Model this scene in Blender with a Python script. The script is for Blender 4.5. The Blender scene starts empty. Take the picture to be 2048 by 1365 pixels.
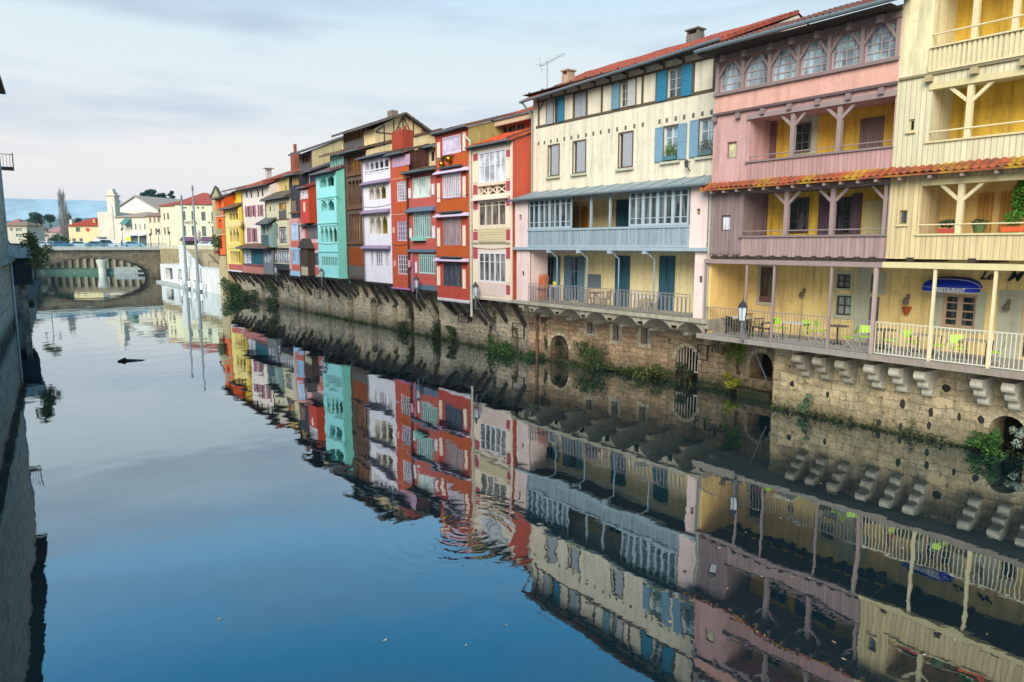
import bpy, math, random
from mathutils import Vector, Matrix
random.seed(7)
SC = bpy.context.scene
COL = SC.collection
# ------------------------------------------------------------------ camera
TH = math.radians(7.8); HC = 7.0; FPX = 1400.0
cam = bpy.data.cameras.new('camera'); camo = bpy.data.objects.new('camera', cam); COL.objects.link(camo)
camo.location = (0, 0, HC); camo.rotation_euler = (math.radians(90) - TH, 0, 0)
cam.sensor_width = 36.0; cam.lens = FPX / 2048.0 * 36.0; cam.clip_start = 0.3; cam.clip_end = 20000
SC.camera = camo
# ------------------------------------------------------------------ sky, sun, exposure
SUN = Vector((-0.27, -0.78, 0.56)).normalized()
el = math.asin(SUN.z); az = math.atan2(SUN.x, SUN.y)
W = bpy.data.worlds.new('World'); SC.world = W; W.use_nodes = True
wn = W.node_tree.nodes; wl = W.node_tree.links
for n_ in list(wn): wn.remove(n_)
def wnode(t, **k):
    n_ = wn.new(t)
    for a, b in k.items(): setattr(n_, a, b)
    return n_
w_out = wnode('ShaderNodeOutputWorld'); w_bg = wnode('ShaderNodeBackground')
w_sky = wnode('ShaderNodeTexSky', sky_type='NISHITA', sun_disc=False, sun_elevation=el, sun_rotation=az)
w_tc = wnode('ShaderNodeTexCoord'); w_sep = wnode('ShaderNodeSeparateXYZ')
wl.new(w_tc.outputs['Generated'], w_sep.inputs[0])
w_ramp = wnode('ShaderNodeValToRGB'); cr = w_ramp.color_ramp
stops = [(0.0, (.66, .55, .50)), (.05, (.84, .69, .58)), (.10, (.82, .73, .65)), (.18, (.68, .71, .71)), (.25, (.62, .70, .72)),
         (.31, (.50, .65, .76)), (.38, (.30, .68, 1.05)), (.52, (.06, .50, 1.0)), (1.0, (.02, .26, .55))]
while len(cr.elements) < len(stops): cr.elements.new(0.5)
for e_, (p_, c_) in zip(cr.elements, stops): e_.position = p_; e_.color = (*c_, 1)
wl.new(w_sep.outputs['Z'], w_ramp.inputs[0])
# cloud bands, stretched along the horizon
w_map = wnode('ShaderNodeMapping'); w_map.inputs['Scale'].default_value = (1.3, 1.3, 9.0)
wl.new(w_tc.outputs['Generated'], w_map.inputs[0])
w_no = wnode('ShaderNodeTexNoise'); w_no.inputs['Scale'].default_value = 1.7; w_no.inputs['Detail'].default_value = 5; w_no.inputs['Roughness'].default_value = .52
wl.new(w_map.outputs[0], w_no.inputs['Vector'])
w_cr = wnode('ShaderNodeValToRGB'); w_cr.color_ramp.elements[0].position = .46; w_cr.color_ramp.elements[1].position = .66
wl.new(w_no.outputs['Fac'], w_cr.inputs[0])
w_cc = wnode('ShaderNodeValToRGB'); w_cc.color_ramp.elements[0].color = (.42, .47, .57, 1); w_cc.color_ramp.elements[1].color = (.36, .46, .58, 1); w_cc.color_ramp.elements[1].position = .42
wl.new(w_sep.outputs['Z'], w_cc.inputs[0])
w_band = wnode('ShaderNodeMapRange'); w_band.inputs['From Min'].default_value = .085; w_band.inputs['From Max'].default_value = .13
wl.new(w_sep.outputs['Z'], w_band.inputs['Value'])
w_fade = wnode('ShaderNodeMapRange'); w_fade.inputs['From Min'].default_value = .30; w_fade.inputs['From Max'].default_value = .48; w_fade.inputs['To Min'].default_value = 1; w_fade.inputs['To Max'].default_value = .25
wl.new(w_sep.outputs['Z'], w_fade.inputs['Value'])
w_m1 = wnode('ShaderNodeMath', operation='MULTIPLY'); wl.new(w_cr.outputs[0], w_m1.inputs[0]); wl.new(w_band.outputs[0], w_m1.inputs[1])
w_m2 = wnode('ShaderNodeMath', operation='MULTIPLY'); wl.new(w_m1.outputs[0], w_m2.inputs[0]); wl.new(w_fade.outputs[0], w_m2.inputs[1])
w_m3 = wnode('ShaderNodeMath', operation='MULTIPLY'); wl.new(w_m2.outputs[0], w_m3.inputs[0]); w_m3.inputs[1].default_value = .85
w_mix = wnode('ShaderNodeMixRGB'); wl.new(w_m3.outputs[0], w_mix.inputs[0]); wl.new(w_ramp.outputs[0], w_mix.inputs[1]); wl.new(w_cc.outputs[0], w_mix.inputs[2])
# the clear sky above the cloud layer (0.1 of the physical sky) shows thinly through it
w_sc = wnode('ShaderNodeMixRGB', blend_type='MULTIPLY'); w_sc.inputs[0].default_value = 1; wl.new(w_sky.outputs[0], w_sc.inputs[1]); w_sc.inputs[2].default_value = (.1, .1, .1, 1)
w_fin = wnode('ShaderNodeMixRGB'); w_fin.inputs[0].default_value = .06; wl.new(w_mix.outputs[0], w_fin.inputs[1]); wl.new(w_sc.outputs[0], w_fin.inputs[2])
wl.new(w_fin.outputs[0], w_bg.inputs['Color']); w_bg.inputs['Strength'].default_value = 1.0
wl.new(w_bg.outputs[0], w_out.inputs[0])
sl = bpy.data.lights.new('sun', 'SUN'); sl.energy = 4.5; sl.angle = math.radians(42); sl.color = (1.0, .93, .82)
slo = bpy.data.objects.new('sun', sl); COL.objects.link(slo); slo.rotation_euler = SUN.to_track_quat('Z', 'Y').to_euler(); slo.location = (-40, -40, 60)
SC.view_settings.view_transform = 'Standard'; SC.view_settings.look = 'None'; SC.view_settings.exposure = 0.38; SC.view_settings.gamma = 1.0
SC.cycles.max_bounces = 8; SC.cycles.volume_bounces = 2; SC.cycles.use_denoising = True

# ------------------------------------------------------------------ frames
class Frame:
    def __init__(s, ox, oy, ang):
        s.o = (ox, oy); s.ang = ang; s.e = (math.cos(ang), math.sin(ang)); s.n = (-math.sin(ang), math.cos(ang))
    def world(s, x, y, z): return Vector((s.o[0] + x*s.e[0] + y*s.n[0], s.o[1] + x*s.e[1] + y*s.n[1], z))
    def q(s, u, v, w):
        """point of the vertical plane y=w seen at picture position (u, v): (x, z)"""
        du, dv = u - 1024, v - 682.5
        d = (du, FPX*math.cos(TH) - dv*math.sin(TH), -FPX*math.sin(TH) - dv*math.cos(TH))
        t = (w + s.o[0]*s.n[0] + s.o[1]*s.n[1]) / (d[0]*s.n[0] + d[1]*s.n[1])
        p = (t*d[0] - s.o[0], t*d[1] - s.o[1])
        return p[0]*s.e[0] + p[1]*s.e[1], HC + t*d[2]
    def r(s, u0, u1, vt, vb, w):
        """rectangle on the plane y=w: (x0, x1, z0, z1); vt, vb measured at its middle"""
        vm = (vt+vb)/2; um = (u0+u1)/2
        a = s.q(u0, vm, w)[0]; b = s.q(u1, vm, w)[0]
        return min(a, b), max(a, b), s.q(um, vb, w)[1], s.q(um, vt, w)[1]
ROW = Frame(15.7, 24.4, math.atan2(.8, -.6))      # the house row: x away from the camera, y out over the river
WRL = Frame(0, 0, 0)

# ------------------------------------------------------------------ mesh builder
class MB:
    def __init__(s): s.v = []; s.f = []
    def quad(s, *p):
        i = len(s.v); s.v += [tuple(a) for a in p]; s.f.append(tuple(range(i, i+len(p)))); return s
    def box(s, x0, x1, y0, y1, z0, z1):
        i = len(s.v)
        s.v += [(x0,y0,z0),(x1,y0,z0),(x1,y1,z0),(x0,y1,z0),(x0,y0,z1),(x1,y0,z1),(x1,y1,z1),(x0,y1,z1)]
        s.f += [tuple(i+k for k in q) for q in ((0,3,2,1),(4,5,6,7),(0,1,5,4),(1,2,6,5),(2,3,7,6),(3,0,4,7))]
        return s
    def prism(s, pts, axis, a0, a1):
        """polygon pts (2D) extruded along axis ('x': pts=(y,z), 'y': pts=(x,z), 'z': pts=(x,y))"""
        def P(p, a): return (a, p[0], p[1]) if axis == 'x' else ((p[0], a, p[1]) if axis == 'y' else (p[0], p[1], a))
        i = len(s.v); n_ = len(pts)
        s.v += [P(p, a0) for p in pts] + [P(p, a1) for p in pts]
        s.f.append(tuple(range(i, i+n_))); s.f.append(tuple(range(i+2*n_-1, i+n_-1, -1)))
        for k in range(n_): s.f.append((i+k, i+n_+k, i+n_+(k+1) % n_, i+(k+1) % n_))
        return s
    def tube(s, p, q, r0, r1=None, n=8, cap=True):
        r1 = r0 if r1 is None else r1
        p, q = Vector(p), Vector(q); d = (q-p)
        if d.length < 1e-6: return s
        d.normalize(); a = d.orthogonal().normalized(); b = d.cross(a); i = len(s.v)
        for c, r in ((p, r0), (q, r1)):
            for k in range(n):
                t = 2*math.pi*k/n; s.v.append(tuple(c + a*math.cos(t)*r + b*math.sin(t)*r))
        for k in range(n): s.f.append((i+k, i+(k+1) % n, i+n+(k+1) % n, i+n+k))
        if cap: s.f.append(tuple(range(i+n-1, i-1, -1))); s.f.append(tuple(range(i+n, i+2*n)))
        return s
    def bar(s, p, q, w=.05, h=None):
        """square bar from p to q"""
        h = w if h is None else h
        p, q = Vector(p), Vector(q); d = (q-p).normalized()
        up = Vector((0, 0, 1)) if abs(d.z) < .95 else Vector((0, 1, 0))
        a = d.cross(up).normalized(); b = a.cross(d); i = len(s.v)
        for c in (p, q):
            for sx, sz in ((-1,-1),(1,-1),(1,1),(-1,1)): s.v.append(tuple(c + a*sx*w/2 + b*sz*h/2))
        s.f += [(i, i+3, i+2, i+1), (i+4, i+5, i+6, i+7)] + [(i+k, i+(k+1) % 4, i+4+(k+1) % 4, i+4+k) for k in range(4)]
        return s
    def lathe(s, prof, cx, cy, z0=0, n=12, ry=1.0):
        i = len(s.v)
        for r, z in prof:
            for k in range(n): t = 2*math.pi*k/n; s.v.append((cx + r*math.cos(t), cy + r*ry*math.sin(t), z0+z))
        for j in range(len(prof)-1):
            for k in range(n): s.f.append((i+j*n+k, i+j*n+(k+1) % n, i+(j+1)*n+(k+1) % n, i+(j+1)*n+k))
        s.f.append(tuple(range(i+n-1, i-1, -1))); m = i+(len(prof)-1)*n; s.f.append(tuple(range(m, m+n)))
        return s
    def panel(s, x0, x1, z0, z1, y, holes=(), back=.25):
        """wall face on the plane y with rectangular openings (x0,x1,z0,z1[,depth]) and their reveals"""
        xs = sorted({x0, x1} | {min(max(h[0], x0), x1) for h in holes} | {min(max(h[1], x0), x1) for h in holes})
        zs = sorted({z0, z1} | {min(max(h[2], z0), z1) for h in holes} | {min(max(h[3], z0), z1) for h in holes})
        for a, b in zip(xs, xs[1:]):
            for c, d in zip(zs, zs[1:]):
                if b-a < 1e-5 or d-c < 1e-5: continue
                mx, mz = (a+b)/2, (c+d)/2
                if any(h[0] < mx < h[1] and h[2] < mz < h[3] for h in holes): continue
                s.quad((a,y,c),(a,y,d),(b,y,d),(b,y,c))
        for h in holes:
            a, b, c, d = h[:4]; k = y - (h[4] if len(h) > 4 else back)
            s.quad((a,y,c),(a,k,c),(a,k,d),(a,y,d)); s.quad((b,y,c),(b,y,d),(b,k,d),(b,k,c))
            s.quad((a,y,c),(b,y,c),(b,k,c),(a,k,c)); s.quad((a,y,d),(a,k,d),(b,k,d),(b,y,d))
        return s
    def arch(s, x0, x1, zs, zt, y, depth, pointed=False, n=10):
        """fills the corners of an opening so that its head becomes an arch from zs (springing) to zt (crown)"""
        xm = (x0+x1)/2; hw = (x1-x0)/2; h = zt-zs; pts = []
        for k in range(n+1):
            t = k/n
            if pointed: x = -hw + hw*t; z = h*math.sin(t*math.pi/2)**.8 if False else h*(1-(1-t)**1.7)
            else: x = -hw*math.cos(t*math.pi/2); z = h*math.sin(t*math.pi/2)
            pts.append((x, zs+z))
        for sg in (1, -1):
            P = [(xm+sg*x, z) for x, z in pts]
            for (a, b) in zip(P, P[1:]):
                s.quad((a[0], y, a[1]), (b[0], y, b[1]), (b[0], y, zt+.002), (a[0], y, zt+.002))
                s.quad((a[0], y, a[1]), (a[0], y-depth, a[1]), (b[0], y-depth, b[1]), (b[0], y, b[1]))
        return s
    def roof(s, x0, x1, yf, ze, yr, zr, wav=.24, amp=.035, course=.45, th=.1, ze1=None):
        """tiled slope from the eave (yf, ze) up to the ridge (yr, zr); ze1 = eave height at x1 if the eave is not level"""
        L = math.hypot(yr-yf, zr-ze); nx = max(4, int((x1-x0)/wav*4)); nr = max(2, int(L/course))
        dz = 0 if ze1 is None else ze1-ze
        rows = []
        for r in range(nr):
            rows += [(r/nr, .045), ((r+1)/nr, 0.0)]
        i = len(s.v)
        for (t, lift) in rows:
            for k in range(nx+1):
                x = x0 + (x1-x0)*k/nx; f = (x-x0)/(x1-x0)
                ph = (k % 4)/4*2*math.pi
                s.v.append((x, yf+(yr-yf)*t, ze+dz*f*(1-t)+(zr-ze)*t + amp*math.cos(ph)+lift + .02*math.sin(x*1.7+t*3)))
        for r in range(len(rows)-1):
            for k in range(nx): a = i+r*(nx+1)+k; s.f.append((a, a+1, a+nx+2, a+nx+1))
        # underside
        s.quad((x0,yf,ze-th),(x0,yr,zr-th),(x1,yr,zr-th),(x1,yf,ze+dz-th))
        s.quad((x0,yf,ze-th),(x1,yf,ze+dz-th),(x1,yf,ze+dz+.02),(x0,yf,ze+.02))
        for x, d_ in ((x0, 0), (x1, dz)): s.quad((x,yf,ze+d_-th),(x,yf,ze+d_+.06),(x,yr,zr+.06),(x,yr,zr-th))
        return s
    def leaves(s, c, rad, n, size, seed=0, flat=1.0):
        rnd = random.Random(seed); c = Vector(c)
        for _ in range(n):
            while True:
                p = Vector((rnd.uniform(-1,1), rnd.uniform(-1,1), rnd.uniform(-1,1)))
                if p.length <= 1: break
            p = Vector((p.x*rad[0], p.y*rad[1], p.z*rad[2])) + c
            a = Vector((rnd.gauss(0,1), rnd.gauss(0,1), rnd.gauss(0,1)*flat)).normalized(); b = a.orthogonal().normalized(); b = (b*math.cos(rnd.random()*6)+a.cross(b)*math.sin(rnd.random()*6)).normalized()
            z_ = size*rnd.uniform(.6, 1.4)
            s.quad(p-a*z_, p-b*z_*.45, p+a*z_, p+b*z_*.45)
        return s

def mesh_obj(mb, name, mat, anchor=(0,0,0), smooth=False):
    me = bpy.data.meshes.new(name); ax, ay, az_ = anchor
    me.from_pydata([(v[0]-ax, v[1]-ay, v[2]-az_) for v in mb.v], [], mb.f); me.validate(); me.update()
    if smooth:
        for p in me.polygons: p.use_smooth = True
    o = bpy.data.objects.new(name, me); COL.objects.link(o)
    if mat: me.materials.append(mat)
    return o
def tag(o, label, cat, group=None, kind=None):
    if label: o['label'] = label
    if cat: o['category'] = cat
    if group: o['group'] = group
    if kind: o['kind'] = kind
    return o
class Thing:
    """one top-level thing: an Empty at its base; parts are meshes in frame coordinates, parented to it"""
    def __init__(s, name, label, cat, at, frame=ROW, group=None):
        s.fr = frame; s.at = at
        s.root = bpy.data.objects.new(name, None); s.root.empty_display_size = .3; COL.objects.link(s.root)
        s.root.location = frame.world(*at); s.root.rotation_euler = (0, 0, frame.ang)
        tag(s.root, label, cat, group)
    def part(s, name, mb, mat, parent=None, smooth=False, label=None):
        o = mesh_obj(mb, name, mat, s.at, smooth); o.parent = parent or s.root
        if label: o['label'] = label
        return o
def solo(name, mb, mat, label, cat, at, frame=ROW, group=None, kind=None, smooth=False):
    o = mesh_obj(mb, name, mat, at, smooth); o.location = frame.world(*at); o.rotation_euler = (0, 0, frame.ang)
    return tag(o, label, cat, group, kind)
def dup(root, loc, rotz, label=None, scale=None):
    r = root.copy(); COL.objects.link(r); r.location = loc; r.rotation_euler = (0, 0, rotz)
    if label: r['label'] = label
    if scale: r.scale = scale
    for ch in list(root.children):
        c = ch.copy(); COL.objects.link(c); c.parent = r
        for g in ch.children:
            d = g.copy(); COL.objects.link(d); d.parent = c
    return r

# ------------------------------------------------------------------ materials
def lin(h, g=1.0):
    h = h.lstrip('#'); out = []
    for k in (0, 2, 4):
        c = int(h[k:k+2], 16)/255; out.append(min(1.0, (c/12.92 if c <= .04045 else ((c+.055)/1.055)**2.4)*g))
    return tuple(out)
class NT:
    def __init__(s, name):
        s.m = bpy.data.materials.new(name); s.m.use_nodes = True; s.t = s.m.node_tree; s.n = s.t.nodes; s.l = s.t.links
        s.b = s.n['Principled BSDF']; s.out = s.n['Material Output']
        s.tc = s.n.new('ShaderNodeTexCoord')
    def node(s, t, **k):
        n_ = s.n.new(t)
        for a, b in k.items(): setattr(n_, a, b)
        return n_
    def mapping(s, sc=(1,1,1), loc=(0,0,0)):
        n_ = s.node('ShaderNodeMapping'); n_.inputs['Scale'].default_value = sc; n_.inputs['Location'].default_value = loc
        s.l.new(s.tc.outputs['Object'], n_.inputs[0]); return n_.outputs[0]
    def noise(s, vec, scale, detail=4, rough=.55, dist=0):
        n_ = s.node('ShaderNodeTexNoise'); n_.inputs['Scale'].default_value = scale; n_.inputs['Detail'].default_value = detail
        n_.inputs['Roughness'].default_value = rough; n_.inputs['Distortion'].default_value = dist
        s.l.new(vec, n_.inputs['Vector']); return n_.outputs['Fac']
    def ramp(s, val, a, b, ca=(0,0,0), cb=(1,1,1)):
        n_ = s.node('ShaderNodeValToRGB'); e = n_.color_ramp.elements
        e[0].position = a; e[1].position = b; e[0].color = (*ca, 1); e[1].color = (*cb, 1)
        s.l.new(val, n_.inputs[0]); return n_.outputs[0]
    def mix(s, fac, a, b, mode='MIX'):
        n_ = s.node('ShaderNodeMixRGB', blend_type=mode)
        for i_, x in enumerate((fac, a, b)):
            if hasattr(x, 'links') or hasattr(x, 'is_linked'): s.l.new(x, n_.inputs[i_])
            elif i_ == 0: n_.inputs[0].default_value = x
            else: n_.inputs[i_].default_value = (*x, 1)
        return n_.outputs[0]
    def math(s, op, a, b=None, c=None):
        n_ = s.node('ShaderNodeMath', operation=op)
        for i_, x in enumerate((a, b, c)):
            if x is None: continue
            if hasattr(x, 'is_linked'): s.l.new(x, n_.inputs[i_])
            else: n_.inputs[i_].default_value = x
        return n_.outputs[0]
    def bump(s, h, strength=.3, dist=.02):
        n_ = s.node('ShaderNodeBump'); n_.inputs['Strength'].default_value = strength; n_.inputs['Distance'].default_value = dist
        s.l.new(h, n_.inputs['Height']); s.l.new(n_.outputs[0], s.b.inputs['Normal'])
    def done(s, col, rough=.85, spec=.3, metal=0):
        if hasattr(col, 'is_linked'): s.l.new(col, s.b.inputs['Base Color'])
        else: s.b.inputs['Base Color'].default_value = (*col, 1)
        if hasattr(rough, 'is_linked'): s.l.new(rough, s.b.inputs['Roughness'])
        else: s.b.inputs['Roughness'].default_value = rough
        s.b.inputs['Specular IOR Level'].default_value = spec; s.b.inputs['Metallic'].default_value = metal
        return s.m
MC = {}
ALB = .80
def cached(f):
    def g(*a, **k):
        key = (f.__name__, a, tuple(sorted(k.items())))
        if key not in MC: MC[key] = f(*a, **k)
        return MC[key]
    return g
def xysum(t):
    sp = t.node('ShaderNodeSeparateXYZ'); t.l.new(t.tc.outputs['Object'], sp.inputs[0])
    return t.math('ADD', sp.outputs['X'], sp.outputs['Y']), sp
@cached
def plaster(h, dirt=.35, streak=.35, seed=0, rough=.9, g=1.0):
    t = NT('plaster'); c = lin(h, ALB*g); off = (seed*7.3, seed*3.1, 0)
    n1 = t.noise(t.mapping((1,1,1), off), .9, 8, .65)
    n2 = t.noise(t.mapping((2.6,2.6,.22), off), 1.6, 6, .6)
    n3 = t.noise(t.mapping((1,1,1), off), 9, 6, .7)
    dk = tuple(x*.52 for x in c)
    a = t.mix(t.math('MULTIPLY', t.ramp(n1, .42, .78), dirt), c, (dk[0], dk[1]*.98, dk[2]*.92))
    a = t.mix(t.math('MULTIPLY', t.ramp(n2, .46, .72), min(1, streak*1.5)), a, tuple(x*.42 for x in c))
    a = t.mix(t.math('MULTIPLY', t.ramp(n3, .35, .75), .22), a, tuple(min(1, x*1.15) for x in c))
    n4 = t.noise(t.mapping((1,1,1), off), 3.1, 9, .75, .6)
    a = t.mix(t.math('MULTIPLY', t.ramp(n4, .54, .64), min(.8, dirt*1.1+.1)), a, tuple(x*.62 for x in c))
    a = t.mix(t.math('MULTIPLY', t.ramp(n4, .30, .42, (1,1,1), (0,0,0)), .22), a, tuple(min(1, x*.8+.14) for x in c))
    t.bump(t.math('ADD', n3, n4), .45, .015); return t.done(a, rough, .2)
@cached
def boards(h, bw=.16, dirt=.4, seed=0, groove=.5, horiz=False, g=1.0, grain=.3):
    t = NT('boards'); c = lin(h, ALB*g); sm, sp = xysum(t)
    co = sp.outputs['Z'] if horiz else sm
    k = t.math('MULTIPLY', co, 1/bw); fr = t.math('FRACT', k); fl = t.math('FLOOR', k)
    wn_ = t.node('ShaderNodeTexWhiteNoise', noise_dimensions='1D'); t.l.new(fl, wn_.inputs['W'])
    sc = (3, 3, .18) if not horiz else (.3, .3, 6)
    n1 = t.noise(t.mapping(sc, (seed*5.1, 0, 0)), 2.2, 7, .65)
    n2 = t.noise(t.mapping((1,1,1), (seed*3.3, 0, 0)), .8, 6, .6)
    n4 = t.noise(t.mapping((22,22,1.2) if not horiz else (1.2,1.2,22), (seed, 0, 0)), 1.5, 5, .6)
    a = t.mix(t.math('MULTIPLY', wn_.outputs['Value'], .28), c, tuple(x*.55 for x in c))
    a = t.mix(t.math('MULTIPLY', t.ramp(n1, .43, .68), min(1, dirt*1.35)), a, tuple(x*.36 for x in c))
    a = t.mix(t.math('MULTIPLY', t.ramp(n2, .4, .8), dirt*.6), a, tuple(x*.5 for x in c))
    a = t.mix(t.math('MULTIPLY', n4, grain), a, tuple(x*.62 for x in c))
    gm = t.math('GREATER_THAN', t.math('ABSOLUTE', t.math('SUBTRACT', fr, .5)), .5-.012/bw)
    a = t.mix(t.math('MULTIPLY', gm, groove), a, tuple(x*.25 for x in c))
    t.bump(t.math('SUBTRACT', t.math('MULTIPLY', n4, .2), gm), .5, .012); return t.done(a, .8, .25)
@cached
def wood(h, seed=0, g=1.0, dirt=.5):
    t = NT('wood'); c = lin(h, ALB*g)
    n1 = t.noise(t.mapping((1,1,1), (seed, 0, 0)), 3.1, 7, .7)
    n2 = t.noise(t.mapping((9,9,.8), (seed, 0, 0)), 2.3, 6, .65)
    a = t.mix(t.math('MULTIPLY', t.ramp(n1, .4, .75), dirt), c, tuple(x*.45 for x in c))
    a = t.mix(t.math('MULTIPLY', t.ramp(n2, .42, .72), dirt*.8), a, tuple(x*.4 for x in c))
    t.bump(n2, .3, .01); return t.done(a, .8, .25)
@cached
def paint(h, rough=.5, g=1.0, wear=.25, metal=0):
    t = NT('paint'); c = lin(h, ALB*g); n1 = t.noise(t.mapping(), 2.7, 7, .65); n2 = t.noise(t.mapping((8,8,.8)), 1.9, 5, .6)
    a = t.mix(t.math('MULTIPLY', t.ramp(n1, .45, .75), wear), c, tuple(x*.5 for x in c))
    a = t.mix(t.math('MULTIPLY', t.ramp(n2, .5, .75), wear), a, tuple(x*.55 for x in c))
    return t.done(a, rough, .4, metal)
@cached
def tiles(h='#c4563a', moss=.3, seed=0, h2='#8a4a38', g=1.0):
    t = NT('roof_tiles'); c = lin(h, ALB*g); c2 = lin(h2, ALB*g)
    vo = t.node('ShaderNodeTexVoronoi'); vo.inputs['Scale'].default_value = 4.2; t.l.new(t.mapping((1,.6,.6), (seed*3, 0, 0)), vo.inputs['Vector'])
    sp = t.node('ShaderNodeSeparateColor'); t.l.new(vo.outputs['Color'], sp.inputs[0])
    n1 = t.noise(t.mapping((1,1,1), (seed*3, 0, 0)), .8, 7, .7); n2 = t.noise(t.mapping(), 7, 6, .7)
    a = t.mix(sp.outputs[0], c, c2)
    a = t.mix(t.math('MULTIPLY', t.ramp(n1, .5, .62), moss), a, lin('#b9952c', ALB))
    a = t.mix(t.math('MULTIPLY', t.ramp(n2, .52, .75), .5), a, lin('#4a4038', ALB))
    t.bump(n2, .4, .02); return t.done(a, .9, .15)
@cached
def stone(h='#b9a98c', seed=0, bs=(.62, .3), moss=.5, plasterf=.45):
    """coursed rubble, partly rendered over, damp and mossy near the water"""
    t = NT('stone'); c = lin(h, ALB); sm, sp = xysum(t)
    cb = t.node('ShaderNodeCombineXYZ'); nz = t.noise(t.mapping((1,1,1), (seed, 0, 0)), 1.1, 5, .6)
    t.l.new(t.math('ADD', sm, t.math('MULTIPLY', nz, .45)), cb.inputs[0]); t.l.new(t.math('ADD', sp.outputs['Z'], t.math('MULTIPLY', nz, .40)), cb.inputs[1])
    br = t.node('ShaderNodeTexBrick'); br.inputs['Scale'].default_value = 1.0; br.inputs['Brick Width'].default_value = bs[0]; br.inputs['Row Height'].default_value = bs[1]
    br.inputs['Mortar Size'].default_value = .014; br.inputs['Mortar Smooth'].default_value = .6; br.inputs['Bias'].default_value = 0
    br.inputs['Color1'].default_value = (*[x*1.05 for x in c], 1); br.inputs['Color2'].default_value = (c[0]*.62, c[1]*.56, c[2]*.5, 1); br.inputs['Mortar'].default_value = (*[x*.55 for x in c], 1)
    t.l.new(cb.outputs[0], br.inputs['Vector'])
    n1 = t.noise(t.mapping((1,1,1), (seed*2, 0, 0)), .8, 9, .72); n2 = t.noise(t.mapping((1,1,1), (seed, 0, 0)), 3.5, 8, .72); n3 = t.noise(t.mapping((2.5,2.5,.3), (seed, 0, 0)), 1.5, 6, .6)
    rend = t.mix(t.ramp(n2, .3, .7), tuple(min(1, x) for x in (c[0]*1.18, c[1]*1.14, c[2]*1.08)), (c[0]*.95, c[1]*.86, c[2]*.78))
    a = t.mix(t.math('MULTIPLY', t.ramp(n1, .44, .56), plasterf*2 if plasterf < .5 else 1.0), br.outputs['Color'], rend)
    a = t.mix(t.math('MULTIPLY', t.ramp(n2, .55, .63), .8), a, (c[0]*.22, c[1]*.21, c[2]*.19))
    a = t.mix(t.math('MULTIPLY', t.ramp(n3, .52, .72), .6), a, (c[0]*.3, c[1]*.29, c[2]*.25))
    # tide mark: moss and damp within about 0.7 m of the water, ragged
    zz = t.math('ADD', sp.outputs['Z'], t.math('MULTIPLY', n2, -1.6))
    mr = t.node('ShaderNodeMapRange'); mr.inputs['From Min'].default_value = -.75; mr.inputs['From Max'].default_value = .45; mr.inputs['To Min'].default_value = 1; mr.inputs['To Max'].default_value = 0
    t.l.new(zz, mr.inputs['Value'])
    a = t.mix(t.math('MULTIPLY', mr.outputs[0], moss*1.6), a, lin('#2c3320', ALB))
    hgt = t.math('ADD', t.math('MULTIPLY', br.outputs['Fac'], -1.0), t.math('MULTIPLY', n2, 1.6))
    n5 = t.noise(t.mapping((.5,.5,1.3), (seed*4, 0, 0)), 1.4, 8, .7)
    a = t.mix(t.math('MULTIPLY', t.ramp(n5, .47, .60), .7), a, (c[0]*.40, c[1]*.41, c[2]*.40))
    t.bump(hgt, 1.0, .09); return t.done(a, .92, .2)
@cached
def glass(h='#2a3338', rough=.08, g=1.0):
    t = NT('window_glass'); c = lin(h, g); n1 = t.noise(t.mapping((1,1,1)), 1.1, 3, .5)
    a = t.mix(t.ramp(n1, .4, .62), c, tuple(x*.35 for x in c)); nf = t.noise(t.mapping((1,1,.12)), 4.3, 3, .5); a = t.mix(t.math('MULTIPLY', t.ramp(nf, .52, .6), .55), a, tuple(min(.75, x*1.5+.10) for x in c)); nb = t.noise(t.mapping(), 2.3, 2, .5); t.bump(nb, .05, .02)
    return t.done(a, rough, .8)
@cached
def leafm(h='#3f5a24', seed=0):
    t = NT('leaves'); c = lin(h); n1 = t.noise(t.mapping((1,1,1), (seed, 0, 0)), 2.4, 5, .7); n2 = t.noise(t.mapping(), 17, 3, .6)
    a = t.mix(t.ramp(n1, .35, .65), tuple(x*.4 for x in c), tuple(min(1, x*1.1) for x in c)); a = t.mix(t.math('MULTIPLY', t.ramp(n2, .5, .7), .5), a, (c[0]*1.1+.02, c[1]*.75, c[2]*.6))
    t.b.inputs['Subsurface Weight'].default_value = 0; return t.done(a, .7, .25)
# ------------------------------------------------------------------ building kit
GL = glass('#4a575e'); GLB = glass('#8fa5b0'); GLD = glass('#1b2124'); GREYLEAD = paint('#6d7a7e', .5)
DARKW = wood('#4a4038'); IRON = paint('#2b2c2c', .6)
def window(T, R, y, nc=2, nr=3, fm=None, gm=None, fw=.05, bw=.03, d=.06, parent=None, name='window', heads=None):
    x0, x1, z0, z1 = R; m = MB()
    m.box(x0, x0+fw, y-d, y, z0, z1).box(x1-fw, x1, y-d, y, z0, z1).box(x0+fw, x1-fw, y-d, y-.002, z0, z0+fw).box(x0+fw, x1-fw, y-d, y-.002, z1-fw, z1)
    for k in range(1, nc):
        x = x0+(x1-x0)*k/nc; m.box(x-bw/2, x+bw/2, y-d*.8, y-.004, z0+fw, z1-fw)
    zs = heads if heads else [k/nr for k in range(1, nr)]
    for f in zs:
        z = z0+(z1-z0)*f; m.box(x0+fw, x1-fw, y-d*.7, y-.012, z-bw/2, z+bw/2)
    o = T.part(name, m, fm or paint('#d8d8d0'), parent)
    p = MB().box(x0+fw*.5, x1-fw*.5, y-d, y-d*.75, z0+fw*.5, z1-fw*.5)
    T.part('pane', p, gm or GL, o)
    return o
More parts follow.
